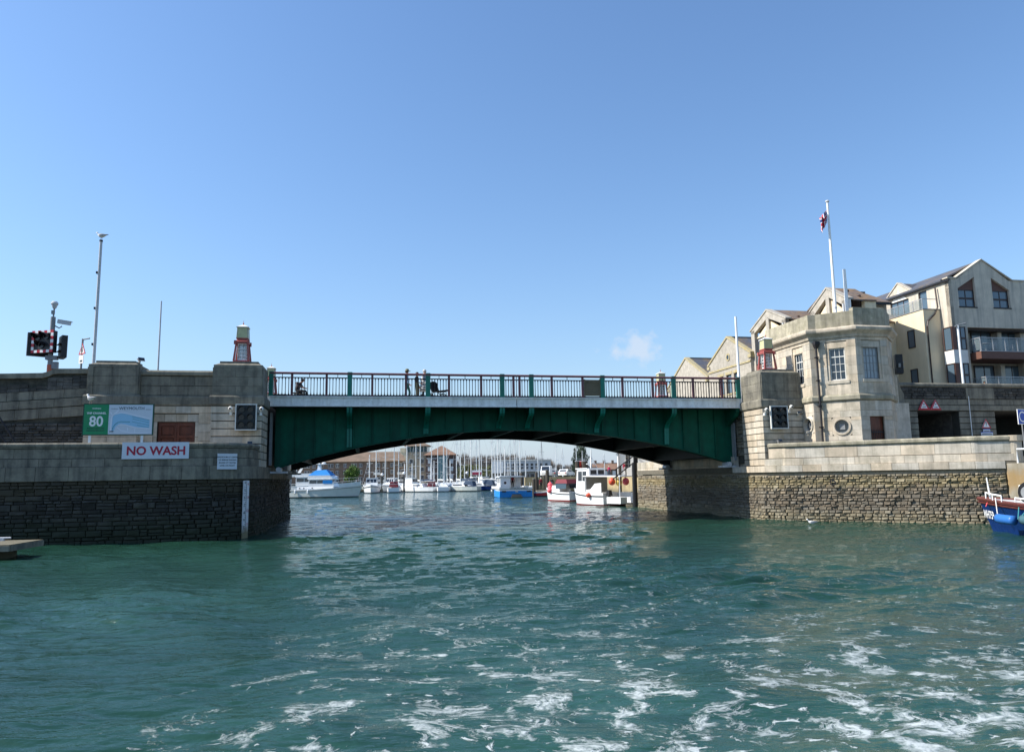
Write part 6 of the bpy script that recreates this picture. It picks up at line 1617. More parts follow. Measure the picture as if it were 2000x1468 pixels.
def flats(label, u, v0, v1, ze, za, deep, two=True):
    t = thing('flats', label, 'house', uv(u, (v0 + v1) / 2, 6.4), 'flats with open gable balconies')
    F = FM(u, v1, -90); W = v1 - v0; m = W / 2
    mb = MB(F)
    zb = ze - 4.6
    mb.box(0, .55, 0, .35, 3, ze); mb.box(W - .55, W, 0, .35, 3, ze); mb.box(m - .22, m + .22, 0, .35, zb, za - .6)
    for s_ in (1, -1):
        q = lambda x: m + s_ * (x - m)
        mb.prism([(q(0), ze), (q(m), za), (q(m), za - .62), (q(.55), ze - .28), (q(0), ze - .28)], 0, .35, 'y')
    mb.box(.55, W - .55, 0, .35, 3, zb - 1.2)
    mb.build('wall', Mt['gable_stone'], t)
    for s_ in (1, -1):
        q = lambda x: m + s_ * (x - m)
        MB(F).prism([(q(.6), ze - .75), (q(m - .25), ze - .75), (q(m - .25), za - 1.0)], .2, .34, 'y').build('gable_panel', Mt['cream'], t)
    MB(F).box(.4, W - .4, 1.5, 1.6, 3, za - .9).build('recessed_wall', Mt['brown_frame'], t)
    for z in ((ze - 3.2, ze - 6.0) if two else (ze - 3.2,)):
        MB(F).box(.56, W - .56, -.02, 1.5, z - .55, z).build('balcony_slab', Mt['cedar'], t)
        for s_ in range(2):
            a = .6 if s_ == 0 else m + .28; b = m - .28 if s_ == 0 else W - .6
            MB(F).box(a, b, .05, .07, z + .12, z + 1.0).build('balcony_glass', Mt['clear_glass'], t); MB(F).box(a, b, .03, .09, z + 1.0, z + 1.05).build('balcony_rail', Mt['galv'], t)
            win(t, F, a + .1, b - .1, z, z + 2.1, 2, depth=1.3, name='balcony_door')
    cap_(t, F, [(-.15, ze - .02), (m, za + .02), (W + .15, ze - .02)], -.06, .5, Mt['gable_stone'], t=.14)
    mb = MB(F)
    mb.prism([(-.1, ze - .1), (m, za), (m, za + .1), (-.1, ze)], .5, deep, 'y'); mb.prism([(W + .1, ze - .1), (m, za), (m, za + .1), (W + .1, ze)], .5, deep, 'y')
    mb.build('roof', Mt['tile_lichen'], t)
    MB(F).box(.02, W - .02, 1.61, deep, 3, ze - .05).build('rear_walls', Mt['cream'], t)
    MB(F).box(W - .3, W - .18, -.14, -.02, 3, ze - .3).build('downpipe', Mt['lt_grey'], t)
    return t, F
flats('flats with brown balconies in an open gable directly behind the right lantern', 34.3, 55.0, 60.6, 15.05, 16.35, 12)
flats('flats whose pale gable shows only its top above the tower roof', 36.4, 49.9, 54.6, 15.55, 16.95, 2.6)
# long lichened roof joining them to the apartment house
lr = thing('roofed_wing', 'low wing with a rust-stained tiled roof between the tower masts and the apartment house', 'house', uv(42, 54, 6.4))
F = FM(38.3, 52.0)
MB(F).box(0, 3.5, .3, 6, 3, 15.85).build('wall', Mt['gable_stone'], lr)
MB(F).prism([(-.2, 15.95), (3.0, 17.5), (6.4, 16.0), (6.4, 15.9), (3.0, 17.35), (-.2, 15.85)], -.3, 3.6, 'x').build('roof', Mt['tile_lichen'], lr)
MB(F).box(-.3, 3.6, -.32, -.18, 15.7, 15.85).build('gutter', Mt['black'], lr)
MB(F).box(-.3, 3.6, 2.85, 3.15, 17.47, 17.58).build('ridge_tiles', Mt['tile_lichen'], lr)
win(lr, FM(38.3, 52.28), 1.2, 3.2, 14.2, 15.4, 3)

# apartment house
ap = thing('apartment_house', 'tall grey apartment house with a cream side bay and brown balcony at the right edge', 'apartment house', uv(50, 54, 6.4))
AF = FM(46.2, 50.5)                          # x along the front, y back
W = 7.3
HOLES = [(.85, 2.5, 15.48, 17.0), (4.1, 5.75, 15.4, 16.95), (1.15, 8.2, 6.4, 13.75)]
# upper gable front with two five-sided windows
mb = MB(AF)
mb.box(0, W, 0, .35, 13.76, 15.44)
mb.box(0, .85, 0, .35, 15.44, 17.75); mb.box(2.5, 4.1, 0, .35, 15.44, 17.75); mb.box(5.75, W, 0, .35, 15.44, 17.75)
mb.prism([(.85, 16.95), (2.5, 17.95), (2.5, 18.3), (.85, 17.75)], 0, .35, 'y'); mb.prism([(4.1, 17.95), (5.75, 16.95), (5.75, 17.75), (4.1, 18.3)], 0, .35, 'y')
mb.prism([(.85, 17.75), (2.5, 18.3), (2.5, 18.9)], 0, .35, 'y'); mb.prism([(4.1, 18.3), (5.75, 17.75), (4.1, 18.9)], 0, .35, 'y')
mb.prism([(2.5, 17.75), (4.1, 17.75), (4.1, 18.9), (3.3, 19.4), (2.5, 18.9)], 0, .35, 'y')
mb.build('gable_wall', Mt['apt_stone'], ap)
cap_(ap, AF, [(-.1, 17.75), (.7, 17.75), (3.3, 19.4), (6.1, 17.75), (7.4, 17.75)], -.08, .5, Mt['apt_stone'], t=.1)
for x0, x1, lo, hi in ((.87, 2.48, 16.95, 17.9), (5.73, 4.12, 16.95, 17.9)):
    a, b = min(x0, x1), max(x0, x1)
    win(ap, AF, a, b, 15.46, 16.9, 2, rows=2, depth=.2, transom=1)
    MB(AF).prism([(x0, 16.9), (x1, 16.9), (x1, hi), (x0, lo)], .19, .28, 'y').build('gable_boarding', Mt['cedar'], ap)
    MB(AF).box(a - .05, b + .05, -.04, .2, 15.36, 15.45).build('sill', Mt['black'], ap)
# lower front: corner bay, pier, recessed balconies
bayf = AF @ Matrix.Translation((0, -.25, 0))
mb = MB(bayf); mb.box(-.3, 1.0, 0, 1.0, 10.8, 11.85); mb.box(-.3, 1.0, 0, 1.0, 6.4, 8.9); mb.build('bay_panel', Mt['offwhite'], ap)
for z0, z1 in ((11.86, 13.74), (8.91, 10.79)):
    MB(bayf).box(-.28, 0.05, .02, .98, z0, z1).build('bay_post', Mt['cedar'], ap)
    win(ap, bayf, .05, 1.0, z0, z1, 2, rows=2, depth=.05, transom=1)
    win(ap, bayf @ Matrix.Translation((-.3, 1.0, 0)) @ Matrix.Rotation(R(-90), 4, 'Z'), .1, .95, z0, z1, 1, depth=.0)
MB(AF).box(1.0, 1.4, 0, .6, 6.4, 13.75).build('pier', Mt['apt_stone'], ap)
MB(AF).box(1.4, 9, 1.5, 1.8, 6.4, 13.75).build('recessed_wall', Mt['apt_stone'], ap)
MB(AF).box(1.0, 9.5, .36, 1.5, 13.6, 13.75).build('balcony_soffit', Mt['brown_frame'], ap)
for z in (11.72, 8.9):
    win(ap, AF, 3.0, 4.9, z, z + 2.0, 2, depth=1.42, name='balcony_door'); win(ap, AF, 5.7, 7.6, z, z + 2.0, 2, depth=1.42, name='balcony_door')
    MB(AF).box(5.05, 5.45, .9, 1.5, z, z + 1.95).build('pier', Mt['apt_stone'], ap)
MB(AF).box(1.4, 9.0, 1.38, 1.5, 13.72, 13.74).build('lamp_strip', Mt['brown_frame'], ap)
def balcony(z, x0, y0, hs_, slab=True):
    if slab:
        MB(AF).box(x0, 9.2, y0, 1.45, z - .58, z).build('balcony_slab', Mt['cedar'], ap)
        MB(AF).box(x0 - .02, 9.2, y0 - .04, y0 + .1, z + .002, z + .06).build('balcony_edge', Mt['galv'], ap)
    xs = [x0 + .05 + 1.15 * i for i in range(8)]
    for x in xs: MB(AF).box(x - .025, x + .025, y0 + .02, y0 + .06, z, z + hs_).build('baluster', Mt['galv'], ap)
    for i in range(7): MB(AF).box(xs[i] + .06, xs[i + 1] - .06, y0 + .03, y0 + .045, z + .12, z + hs_ - .06).build('balcony_glass', Mt['clear_glass'], ap)
    MB(AF).box(x0, 9.2, y0 + .01, y0 + .07, z + hs_, z + hs_ + .05).build('balcony_rail', Mt['galv'], ap)
    MB(AF).box(x0 + .02, x0 + .07, y0 + .07, 1.4, z + hs_, z + hs_ + .05).build('balcony_rail', Mt['galv'], ap)
    MB(AF).box(x0 + .035, x0 + .05, y0 + .1, 1.3, z + .12, z + hs_ - .06).build('balcony_glass', Mt['clear_glass'], ap)
balcony(11.65, 1.55, -.95, 1.08)
balcony(8.75, 1.75, -.95, .85)
MB(AF).box(2.4, 2.55, 1.38, 1.5, 13.0, 13.25).build('wall_lamp', Mt['black'], ap)
# cream side bay with the roof terrace, and the stone upper side wall with a dormer gable
SF = FM(46.2, 58.6, -90)                     # side wall: x runs towards the camera, y into the house
mb = MB(SF)
mb.box(0, 1.3, 0, .3, 6.4, 17.5); mb.box(1.3, 4.75, 0, .3, 17.2, 17.5); mb.box(4.75, 8.1, 0, .3, 17.38, 17.75)
mb.box(3.6, 4.75, 0, .3, 15.4, 17.2); mb.box(5.7, 8.1, 0, .3, 15.4, 17.38); mb.box(1.3, 8.1, 0, .3, 6.4, 15.4)
mb.prism([(.7, 17.5), (4.2, 17.5), (2.45, 18.75)], 0, .3, 'y'); mb.build('side_wall', Mt['apt_stone'], ap)
cap_(ap, SF, [(.5, 17.45), (2.45, 18.78), (4.4, 17.45)], -.07, .4, Mt['apt_stone'], t=.1, name='dormer_coping')
win(ap, SF, 1.3, 3.6, 15.42, 17.2, 3, depth=.12, name='terrace_door'); win(ap, SF, 4.75, 5.7, 15.42, 17.38, 1, depth=.12, name='terrace_door')
MB(SF).prism([(1.5, 17.2), (3.4, 17.2), (2.45, 18.1)], -.03, .02, 'y').build('gable_panel', Mt['offwhite'], ap)
CF = FM(44.6, 56.0, -90)
mb = MB(CF); mb.box(0, 4.4, 0, 1.56, 6.4, 15.38); mb.build('cream_bay', Mt['cream'], ap)
MB(CF).box(-.04, 4.45, -.05, 1.57, 15.385, 15.45).build('bay_edge', Mt['mid_grey'], ap)
for z0, z1 in ((12.45, 13.95), (9.5, 10.7)):
    win(ap, CF, 2.45, 3.25, z0, z1, 1, depth=-.03)
for i in range(5): MB(CF).box(.05 + 1.07 * i - .02, .05 + 1.07 * i + .02, .02, .06, 15.45, 16.25).build('baluster', Mt['galv'], ap)
for i in range(4): MB(CF).box(.11 + 1.07 * i, 1.06 + 1.07 * i, .03, .045, 15.5, 16.2).build('balcony_glass', Mt['clear_glass'], ap)
MB(CF).box(0, 4.4, .01, .07, 16.25, 16.3).build('balcony_rail', Mt['galv'], ap)
MB(CF).box(4.33, 4.38, .07, 1.5, 16.25, 16.3).build('balcony_rail', Mt['galv'], ap)
dpm = MB(UVF); dpm.tube([(46.0, 51.7, 17.3), (45.95, 51.55, 15.6), (45.6, 51.52, 15.0), (44.9, 51.52, 14.4), (44.8, 51.52, 14.0), (44.8, 51.52, 6.4)], .06, 6); dpm.build('downpipe', Mt['brown_frame'], ap)
mb = MB(SF); mb.box(0.0, 8.4, -.22, -.08, 17.5, 17.62); mb.build('gutter', Mt['black'], ap)
mb = MB(AF)
mb.add([(-.25, .5, 17.75), (3.3, .5, 19.42), (3.3, 14, 19.42), (-.25, 14, 17.75), (-.25, .5, 17.62), (3.3, .5, 19.28), (3.3, 14, 19.28), (-.25, 14, 17.62)], [(0, 1, 2, 3), (4, 7, 6, 5), (0, 4, 5, 1), (2, 6, 7, 3), (0, 3, 7, 4)])
mb.add([(3.3, .5, 19.42), (6.9, .5, 17.75), (6.9, 14, 17.75), (3.3, 14, 19.42)], [(0, 1, 2, 3)])
mb.build('roof', Mt['slate'], ap)
MB(SF).prism([(.5, 17.45), (2.45, 18.8), (4.4, 17.45)], .4, 3.3, 'y').build('dormer_roof', Mt['slate'], ap)
MB(AF).box(.4, 9, 1.81, 14, 6.4, 17.6).build('rear_walls', Mt['cream'], ap)
MB(AF).box(7.3, 16, .9, 14, 6.4, 15.6).build('side_wing', Mt['apt_stone'], ap)
MB(AF).prism([(7.2, 17.1), (16, 17.1), (16, 15.5), (7.2, 15.5)], 1.2, 13, 'y').build('side_wing_upper', Mt['apt_stone'], ap)
# balcony furniture: two chairs and a table stand on the slab
def bchair(x, y, rz, label):
    t = thing('balcony_chair', label, 'chair', AF @ Vector((x, y, 11.66)), 'metal chairs on the brown balcony')
    F = AF @ Matrix.Translation((x, y, 11.66)) @ Matrix.Rotation(R(rz), 4, 'Z')
    for i in range(5): MB(F).box(-.22, .22, -.2 + .09 * i, -.14 + .09 * i, .44, .455).build('seat_slat', Mt['galv'], t)
    for sx_ in (-.23, .23):
        MB(F).tube([(sx_, -.2, 0), (sx_, -.2, .64), (sx_, .2, .64)], .016, 6).build('leg', Mt['galv'], t); MB(F).tube([(sx_, .2, 0), (sx_, .24, .9)], .016, 6).build('leg', Mt['galv'], t)
    for z in (.58, .7, .82): MB(F).box(-.22, .22, .21, .23, z, z + .06).build('back_slat', Mt['galv'], t)
bchair(1.9, -.3, 60, 'metal chair at the left end of the brown balcony'); bchair(3.35, -.2, -70, 'metal chair right of the round balcony table'); bchair(5.0, -.3, 30, 'metal chair standing alone near the right of the brown balcony')
t = thing('balcony_table', 'round metal table between two chairs on the brown balcony', 'table', AF @ Vector((2.65, -.3, 11.66)))
F = AF @ Matrix.Translation((2.65, -.3, 11.66))
MB(F).disc((0, 0, .7), .42, 'z', 20, .03).build('table_top', Mt['galv'], t); MB(F).tube([(0, 0, .02), (0, 0, .7)], .03, 6).build('leg', Mt['galv'], t); MB(F).disc((0, 0, 0), .22, 'z', 14, .03).build('foot', Mt['galv'], t)
# street lamp in front of the flats
sl2 = thing('street_lamp', 'tall white street lamp column in front of the apartment house corner', 'street lamp', uv(44.4, 48.0, 6.3))
F = UVF @ Matrix.Translation((44.4, 48, 0))
MB(F).tube([(0, 0, 6.3), (0, 0, 13.3)], .09, 8, .07).build('column', Mt['white'], sl2); MB(F).tube([(-.25, 0, 13.22), (.0, 0, 13.32), (.75, 0, 13.5)], .05, 6).build('lamp_head', Mt['mid_grey'], sl2)
# black signal head on the far side of the tower
bh = thing('road_signal', 'black signal head seen edge-on, projecting from the right side of the tower', 'traffic light', uv(27.7, 34.5, 7.3))
F = UVF @ Matrix.Translation((27.75, 34.3, 7.45)) @ Matrix.Rotation(R(60), 4, 'Z')
MB(F).box(-.3, .25, -.25, .1, 0, 1.0).build('housing', Mt['black'], bh)
for z in (.3, .55): MB(F).box(-.32, .27, -.3, -.25, z, z + .03).build('trim', Mt['lt_grey'], bh)
MB(F).box(-.5, -.3, -.1, 0, .3, .5).build('bracket', Mt['mid_grey'], bh)

# concrete quay and white rail at the right edge
cq = solid('concrete_quay', [(27.85, 28.12), (33.2, 20.5), (60, 22), (60, 33), (28.1, 29.0)], -3, 2.62, Mt['concrete'])
qr = thing('quay_rail', 'white tubular rail on the concrete quay at the right edge', 'railing', uv(28.2, 27.8, 2.62))
MB(UVF).tube([(28.15, 27.85, 2.62), (28.15, 27.85, 3.22), (31.7, 23.2, 3.26)], .04, 8).build('top_rail', Mt['white'], qr)
for a in (.5, 1): MB(UVF).tube([(28.15 + 3.5 * a, 27.85 - 4.6 * a, 2.62), (28.15 + 3.5 * a, 27.85 - 4.6 * a, 3.24)], .035, 8).build('post', Mt['white'], qr)
# floating pontoon at the lower left
po = thing('pontoon', 'short floating pontoon with a pale deck at the lower left edge', 'pontoon', (-18, 24.6, .4))
F = WM(-15.75, 25.4, 0, 7)
for i in range(40): MB(F).box(-.2 * (i + 1) + .006, -.2 * i - .006, -2.1, .0, .46, .5).build('plank', Mt['offwhite'] if False else Mt['concrete'], po)
mb = MB(F); mb.box(-8, .0, -2.14, -2.06, .3, .47); mb.box(-8, 0, -.03, .04, .3, .47); mb.box(-.06, .03, -2.06, -.03, .3, .47); mb.build('edge_beam', Mt['ashlar_dark'], po)
MB(F).box(-8, -.75, -1.95, -.1, -.4, .32).build('float', Mt['mortar'], po)
mb = MB(F); mb.box(-1.55, -1.45, -.3, -.2, .5, .57); mb.box(-1.2, -1.1, -.3, -.2, .5, .57); mb.tube([(-1.75, -.25, .59), (-.9, -.25, .59)], .03, 6); mb.build('cleat', Mt['lt_grey'], po)
# ------------------------------------------------------------------ the far side: quays, marina, town
def wsolid(name, poly, z0, z1, m):
    mb = MB(); mb.prism(poly, z0, z1, 'z'); o = mb.build(name, m); o['kind'] = 'structure'; return o
Mt['quay_tan'] = mat('quay_wall_tan', (.36, .28, .15), .9, .3, 1.2, .3, 6, zbands=((-1, -.9, .4, 1.0, (.07, .065, .04), .8),))
wsolid('quay_beyond', [(10.3, 57.2), (11.6, 75), (13.2, 112), (1.7, 112), (2.2, 165), (75, 165), (75, 60)], -3, 2.38, Mt['quay_tan'])
wsolid('far_ground', [(-400, 214), (400, 214), (400, 900), (-400, 900)], -3, 1.25, mat('far_ground', (.16, .16, .13), .95, .3, .2))
wsolid('left_bank', [(-400, 60), (-52, 95), (-60, 215), (-400, 215)], -3, 1.5, Mt['concrete'])

def yacht(x, y, rz, L_, mh, hm, label, cover=None, hood=None, spread=2, group='sailing yachts moored in the marina', mm=None, tilt=0.0):
    t = thing('sailing_yacht', label, 'sailing boat', (x, y, 0), group)
    F = WM(x, y, 0, rz)
    B = L_ * .32
    G_ = F @ Matrix.Translation((-L_ * .45, 0, 0))
    hull(G_, L_, B, .85, 1.15, [AfD, hm, hm, Dk], t, rake=.06, transom=.72, full=2.0, ns=9, band=.12)
    MB(G_).frust(L_ * .3, L_ * .74, -B * .3, B * .3, .85, L_ * .34, L_ * .66, -B * .25, B * .25, 1.45).build('coachroof', Wh, t)
    for s_ in (-1, 1): MB(G_).box(L_ * .38, L_ * .6, s_ * B * .29 - .02, s_ * B * .29 + .02, 1.08, 1.28).build('window', Mt['glass_dark'], t)
    mx0 = 0.0
    ms = MB(F).tube([(mx0, 0, .9), (mx0 + tilt * .5, 0, (mh + .9) / 2), (mx0 + tilt, 0, mh)], .12, 6, .08).build('mast', mm or Alu, t)
    for k in range(spread):
        z = .9 + (mh - .9) * (.45 + .28 * k); w = .9 - .2 * k
        MB(F).tube([(mx0 + tilt * z / mh, -w, z), (mx0 + tilt * z / mh, w, z)], .035, 5).build('spreader', mm or Alu, ms)
    MB(F).tube([(mx0, 0, 1.95), (-L_ * .4, 0, 1.9)], .06, 6).build('boom', Alu, t)
    MB(F).tube([(mx0 - .1, 0, 2.12), (-L_ * .2, 0, 2.16), (-L_ * .38, 0, 2.0)], .15, 8, .1).build('stowed_sail', cover or Mt['offwhite'], t)
    MB(F).tube([(L_ * .56, 0, 1.2), (tilt, 0, mh * .96)], .022, 4).build('furled_jib', Mt['lt_grey'], t)
    st_ = MB(F)
    for s_ in (-1, 1): st_.tube([(-.1, s_ * B * .45, 1.0), (tilt, 0, mh * .98)], .008, 3)
    st_.tube([(-L_ * .45, 0, 1.0), (tilt, 0, mh)], .008, 3)
    st_.build('rigging', Mt['mid_grey'], t)
    if hood: MB(G_).loft([[(L_ * .1, -B * .32, .95), (L_ * .34, -B * .3, 1.3), (L_ * .34, B * .3, 1.3), (L_ * .1, B * .32, .95)], [(L_ * .13, -B * .27, 1.9), (L_ * .3, -B * .24, 1.95), (L_ * .3, B * .24, 1.95), (L_ * .13, B * .27, 1.9)]]).build('spray_hood', hood, t)
    rl = MB(G_)
    rl.tube([(.1, -B * .33, .9), (.1, -B * .33, 1.5), (.1, B * .33, 1.5), (.1, B * .33, .9)], .025, 5); rl.build('pushpit', Alu, t)
    return t
YG = ['yacht with a short mast before the brick flats, right of the bow-on cabin cruiser',
      'yacht with a tall mast before the brick flats, right of the bow-on cabin cruiser',
      'yacht with a tall mast at the left edge of the lookout tower',
      'yacht with a low mast at the left foot of the lookout tower',
      'yacht with a low mast in front of the middle of the lookout tower',
      'yacht with a low mast just left of the glazed centre of the pavilion',
      'yacht with a taller mast against the left part of the pavilion',
      'yacht with a mast against the glazed centre of the pavilion',
      'yacht with a low mast against the right wall of the pavilion',
      'yacht with a tall mast in front of the trees right of the pavilion',
      'yacht with a mid-height mast in the trees behind the navy yacht',
      'yacht with a mid-height mast in the trees above the bow of the blue workboat',
      'yacht with a tall mast at the left end of the white office',
      'yacht with a tall left mast of a close pair before the white office',
      'yacht with a tall right mast of a close pair before the white office',
      'yacht with a shorter mast right of the close pair before the white office',
      'yacht with a tall mast rising behind the wheelhouse of the blue workboat',
      'yacht with a tall mast rising behind the right side of the blue workboat']
yacht(-22.4, 141, 98, 8.5, 12.5, Wh, 'white yacht showing a round stern with a red-brown cockpit cover, centre left of the marina', hood=Mr)
yacht(-17.6, 142, 148, 8.2, 13.0, Wh, 'broad bright white yacht lying at an angle in the front row of the marina', cover=cl_navy)
yacht(-15.7, 144, 96, 8, 12.6, Wh, 'yacht with a dark red sprayhood and sail cover in the front row', hood=Mr, cover=Mr)
yacht(-13.2, 142, 94, 8.5, 12.8, Wh, 'white yacht with a plain oval stern right of the red-covered one')
yacht(-10.0, 142, 158, 8.5, 13.2, Cr, 'cream yacht with a dark blue cover, right of the oval stern', cover=cl_navy, hood=cl_navy)
yacht(-6.6, 146, 165, 8.5, 13.0, Nv, 'navy-hulled yacht just left of the blue workboat', hood=cl_navy)
def zat(z, D): return 2.3 + (z - 2.3) * D / 140
for i, (x, z) in enumerate(((-26.84, 7.0), (-25.6, 12.5), (-19.9, 11), (-20.3, 5.3), (-18.9, 5.3), (-15.4, 5.2), (-14.8, 5.7), (-12.9, 6.6), (-11.8, 5.7), (-7.9, 12), (-5.96, 7.4), (-5.0, 6.9), (-4.0, 12), (-2.9, 12.5), (-2.4, 12), (-1.63, 8.3), (.3, 12), (1.25, 12.4))):
    D = 152 + (i * 7) % 26
    yacht(x * D / 140, D, 80 + (i * 37) % 30 + (180 if i % 3 == 0 else 0), 7.2 + (i % 4) * .5, zat(z, D), Wh if i % 4 else Cr, YG[i], cover=(None, cl_navy, Mt['offwhite'])[i % 3])
for i, (x, z) in enumerate(((2.28, 7.3), (4.6, 7.5), (5.5, 9.2), (7.96, 10.5), (9.2, 7.7), (11.8, 11), (12.9, 7.2), (14.6, 6.6), (17.0, 6.6))):
    D = 178 + (i * 9) % 28
    yacht(x * D / 140, D, 85 + (i * 41) % 30, 8, zat(z, D), Wh, ('yacht showing only a short mast above the left end of the car park', 'yacht showing only a mast directly above the white van', 'yacht showing only a slanting dark mast between the van and the white car', 'yacht showing only a tall mast above the white car', 'yacht showing only a shorter mast just right of the white car', 'yacht showing only a tall mast in front of the big dark evergreen', 'yacht showing only a lower mast in front of the right side of the evergreen', 'yacht showing only a low mast just right of the evergreen', 'yacht showing only a low mast in front of the distant brick houses')[i], tilt=(.9 if i == 2 else 0), group='masts beyond the car-park quay', mm=Mt['mid_grey'] if i == 2 else None)
for i, (x, z) in enumerate(((-23.9, 8.4), (-21.4, 9.6), (-18.2, 9.0), (-14.1, 10.5), (-12.4, 8.6), (-10.6, 11.5), (-9.1, 9.2), (-6.9, 10.8), (-3.4, 8.6), (-.6, 9.4), (.7, 7.6))):
    D = 186 + (i * 11) % 22
    yacht(x * D / 140, D, 90 + (i * 53) % 40, 8, zat(z, D), Wh, 'yacht in the farthest row showing only its mast, ' + ('first', 'second', 'third', 'fourth', 'fifth', 'sixth', 'seventh', 'eighth', 'ninth', 'tenth', 'last')[i] + ' from the left', group='masts in the farthest row')
# motor boat bow-on and a few more low boats in the front row
def daycruiser(x, y, rz, L_, B, label, hm=None, dark=None):
    t = thing('cabin_cruiser', label, 'motor boat', (x, y, 0), 'small motor boats in the marina')
    F = WM(x, y, 0, rz) @ Matrix.Translation((-L_ / 2, 0, 0))
    hull(F, L_, B, 1.1, 1.5, [AfD, hm or Wh, Wh, Dk], t, rake=.08, transom=.9, full=2.4, ns=9)
    gunwale(F, L_, B + .03, .8, 1.15, dark or AfD, t, .05, .9, 2.4, .08, 9)
    wheelhouse(F, t, L_ * .3, L_ * .62, B * .7, 1.1, 2.6, Wh, 2, 3, .7)
    rails(F, t, [(L_ * .65, B * .35, 1.3), (L_ * .85, B * .2, 1.4), (L_ * 1.02, 0, 1.5), (L_ * .85, -B * .2, 1.4), (L_ * .65, -B * .35, 1.3)], .5)
    return t
daycruiser(-26.2, 139, -82, 7.0, 3.0, 'white cabin cruiser facing the bridge bow-on, right of the big cream cruiser', dark=Mt['black'])
daycruiser(-27.6, 146, -100, 6.5, 2.6, 'white boat bow half hidden behind the bow-on cabin cruiser')
daycruiser(-23.8, 146, -110, 6.2, 2.5, 'low white cruiser wedged left of the round-sterned yacht')
daycruiser(-20.0, 149, 60, 6.4, 2.6, 'white cruiser behind the broad angled yacht')
daycruiser(-5.5, 150, 30, 6.6, 2.6, 'white cruiser with dark windows left behind the workboat bow', dark=Nv)
daycruiser(-8.2, 151, 200, 7.5, 2.8, 'large white cruiser moored behind the cream yacht')
daycruiser(-32.5, 138, 10, 7.5, 2.8, 'white cruiser lying behind the flybridge yacht')
# marina pontoon, dark, with globe-topped piles
pt = thing('marina_pontoon', 'long low dark pontoon along the front row of the marina', 'pontoon', (-18, 147, .3))
mb = MB(); mb.box(-40, -3, 147.0, 148.4, .2, .5); mb.build('deck', Mt['concrete'], pt)
for i in range(12): MB().box(-39.5 + 3 * i, -38 + 3 * i, 147.1, 148.3, -.3, .19).build('float', Mt['black'], pt)
for px_, D, h_, lab in ((-36.2, 122, 3.3, 'globe-topped pile beside the left pier'), (-25.0, 143, 3.4, 'globe-topped pile between the bow-on cruiser and the round-sterned yacht'), (-20.9, 143.5, 3.6, 'globe-topped pile left of the broad white yacht'), (-8.9, 144, 3.5, 'globe-topped pile right of the cream yacht')):
    t = thing('mooring_pile', lab, 'pile', (px_, D, 0), 'globe-topped mooring piles')
    MB().tube([(px_, D, -1), (px_, D, h_ - .35)], .16, 8).build('post', Mt['mid_grey'] if D < 130 else Mt['dark_steel'], t); MB().ball((px_, D, h_ - .1), .28, 10, 7).build('globe', Mt['white'], t, smooth=True)
yb = thing('notice_board', 'small red and white board on the far pontoon behind the navy yacht', 'sign', (-7.6, 156, .5))
MB().box(-8.6, -6.6, 156, 156.1, 3.0, 4.0).build('board', Mt['white'], yb); MB().box(-8.55, -6.65, 155.95, 155.99, 3.05, 3.6).build('red_panel', mat('board_red', (.35, .03, .06), .5), yb); MB().box(-7.65, -7.55, 156.0, 156.1, .5, 3.0).build('post', Mt['mid_grey'], yb)

# timber piles, jetty and the people on it
tp = mat('timber_pile', (.075, .062, .048), .9, .3, 3.0, .4, 12, stretch=(1, 1, .15))
for i, (x, D, h_, r_, lab) in enumerate(((2.75, 103, 2.1, .22, 'short dark pile at the left end of the little jetty'), (3.15, 104, 3.0, .2, 'tall thin pile second from the left of the jetty'), (3.45, 106, 2.0, .14, 'pale thin post between the jetty piles'), (4.55, 102, 3.3, .25, 'thick tall grey pile in the middle of the jetty'), (4.25, 104, 2.6, .18, 'dark pile close left of the thick jetty pile'), (1.15, 107, 3.0, .3, 'stout pile just behind the blue workboat'),
    (8.75, 103, 4.4, .3, 'dark timber fender post left of the orange life-ring board'), (9.75, 103, 4.4, .45, 'wide dark timber fender post right of the orange life-ring board'), (11.3, 80, 3.4, .18, 'grey pile near the white house'), (9.15, 57.0, 3.25, .19, 'black timber pile standing against the far corner of the right pier'))):
    t = thing('timber_pile', lab, 'pile', (x, D, 0), 'timber mooring piles')
    MB().tube([(x, D, -1), (x + .03, D, h_)], r_, 9).build('shaft', Mt['black'] if i == 9 else tp, t)
    MB().tube([(x + .03, D, h_), (x + .03, D, h_ + .06)], r_ * .9, 9).build('cap', Mt['mid_grey'] if i != 9 else Mt['black'], t)
jt = thing('jetty', 'little timber landing stage with people, between the blue and white boats', 'jetty', (4.2, 98, .5))
for i in range(15): MB().box(2.9, 5.9, 96.2 + .22 * i, 96.39 + .22 * i, .55, .62).build('plank', mat('jetty_plank', (.4, .35, .26), .85, .2, 4, rnd=.2) if i == 0 else bpy.data.materials['jetty_plank'], jt)
mb = MB(); mb.box(2.9, 5.9, 96.1, 96.19, .4, .64); mb.build('edge_beam', bpy.data.materials['jetty_plank'], jt)
for x in (3.2, 4.0, 4.8, 5.6): MB().tube([(x, 96.4, -1), (x, 96.4, .54)], .13, 7).build('leg', tp, jt)
GQ = 'people on the little jetty'
person((3.55, 97.5, .62), 20, 'person in a dark red coat on the jetty, leftmost of three', cl_red, cl_black, hair=HAIR_W, h=1.72, group=GQ)
person((4.95, 98.0, .62), -30, 'person in a dark jacket on the jetty, right of the thick pile', cl_black, cl_navy, hair=HAIR_D, h=1.7, pose=walk, group=GQ)
person((5.75, 98.6, .62), 10, 'person in a maroon jacket behind the pink floats', cl_red, cl_black, hair=HAIR_D, h=1.62, group=GQ)
person((16.3, 128, 2.38), 0, 'person in a magenta coat standing on the far quay', cl_mag, cl_navy, hair=HAIR_W, h=1.75)
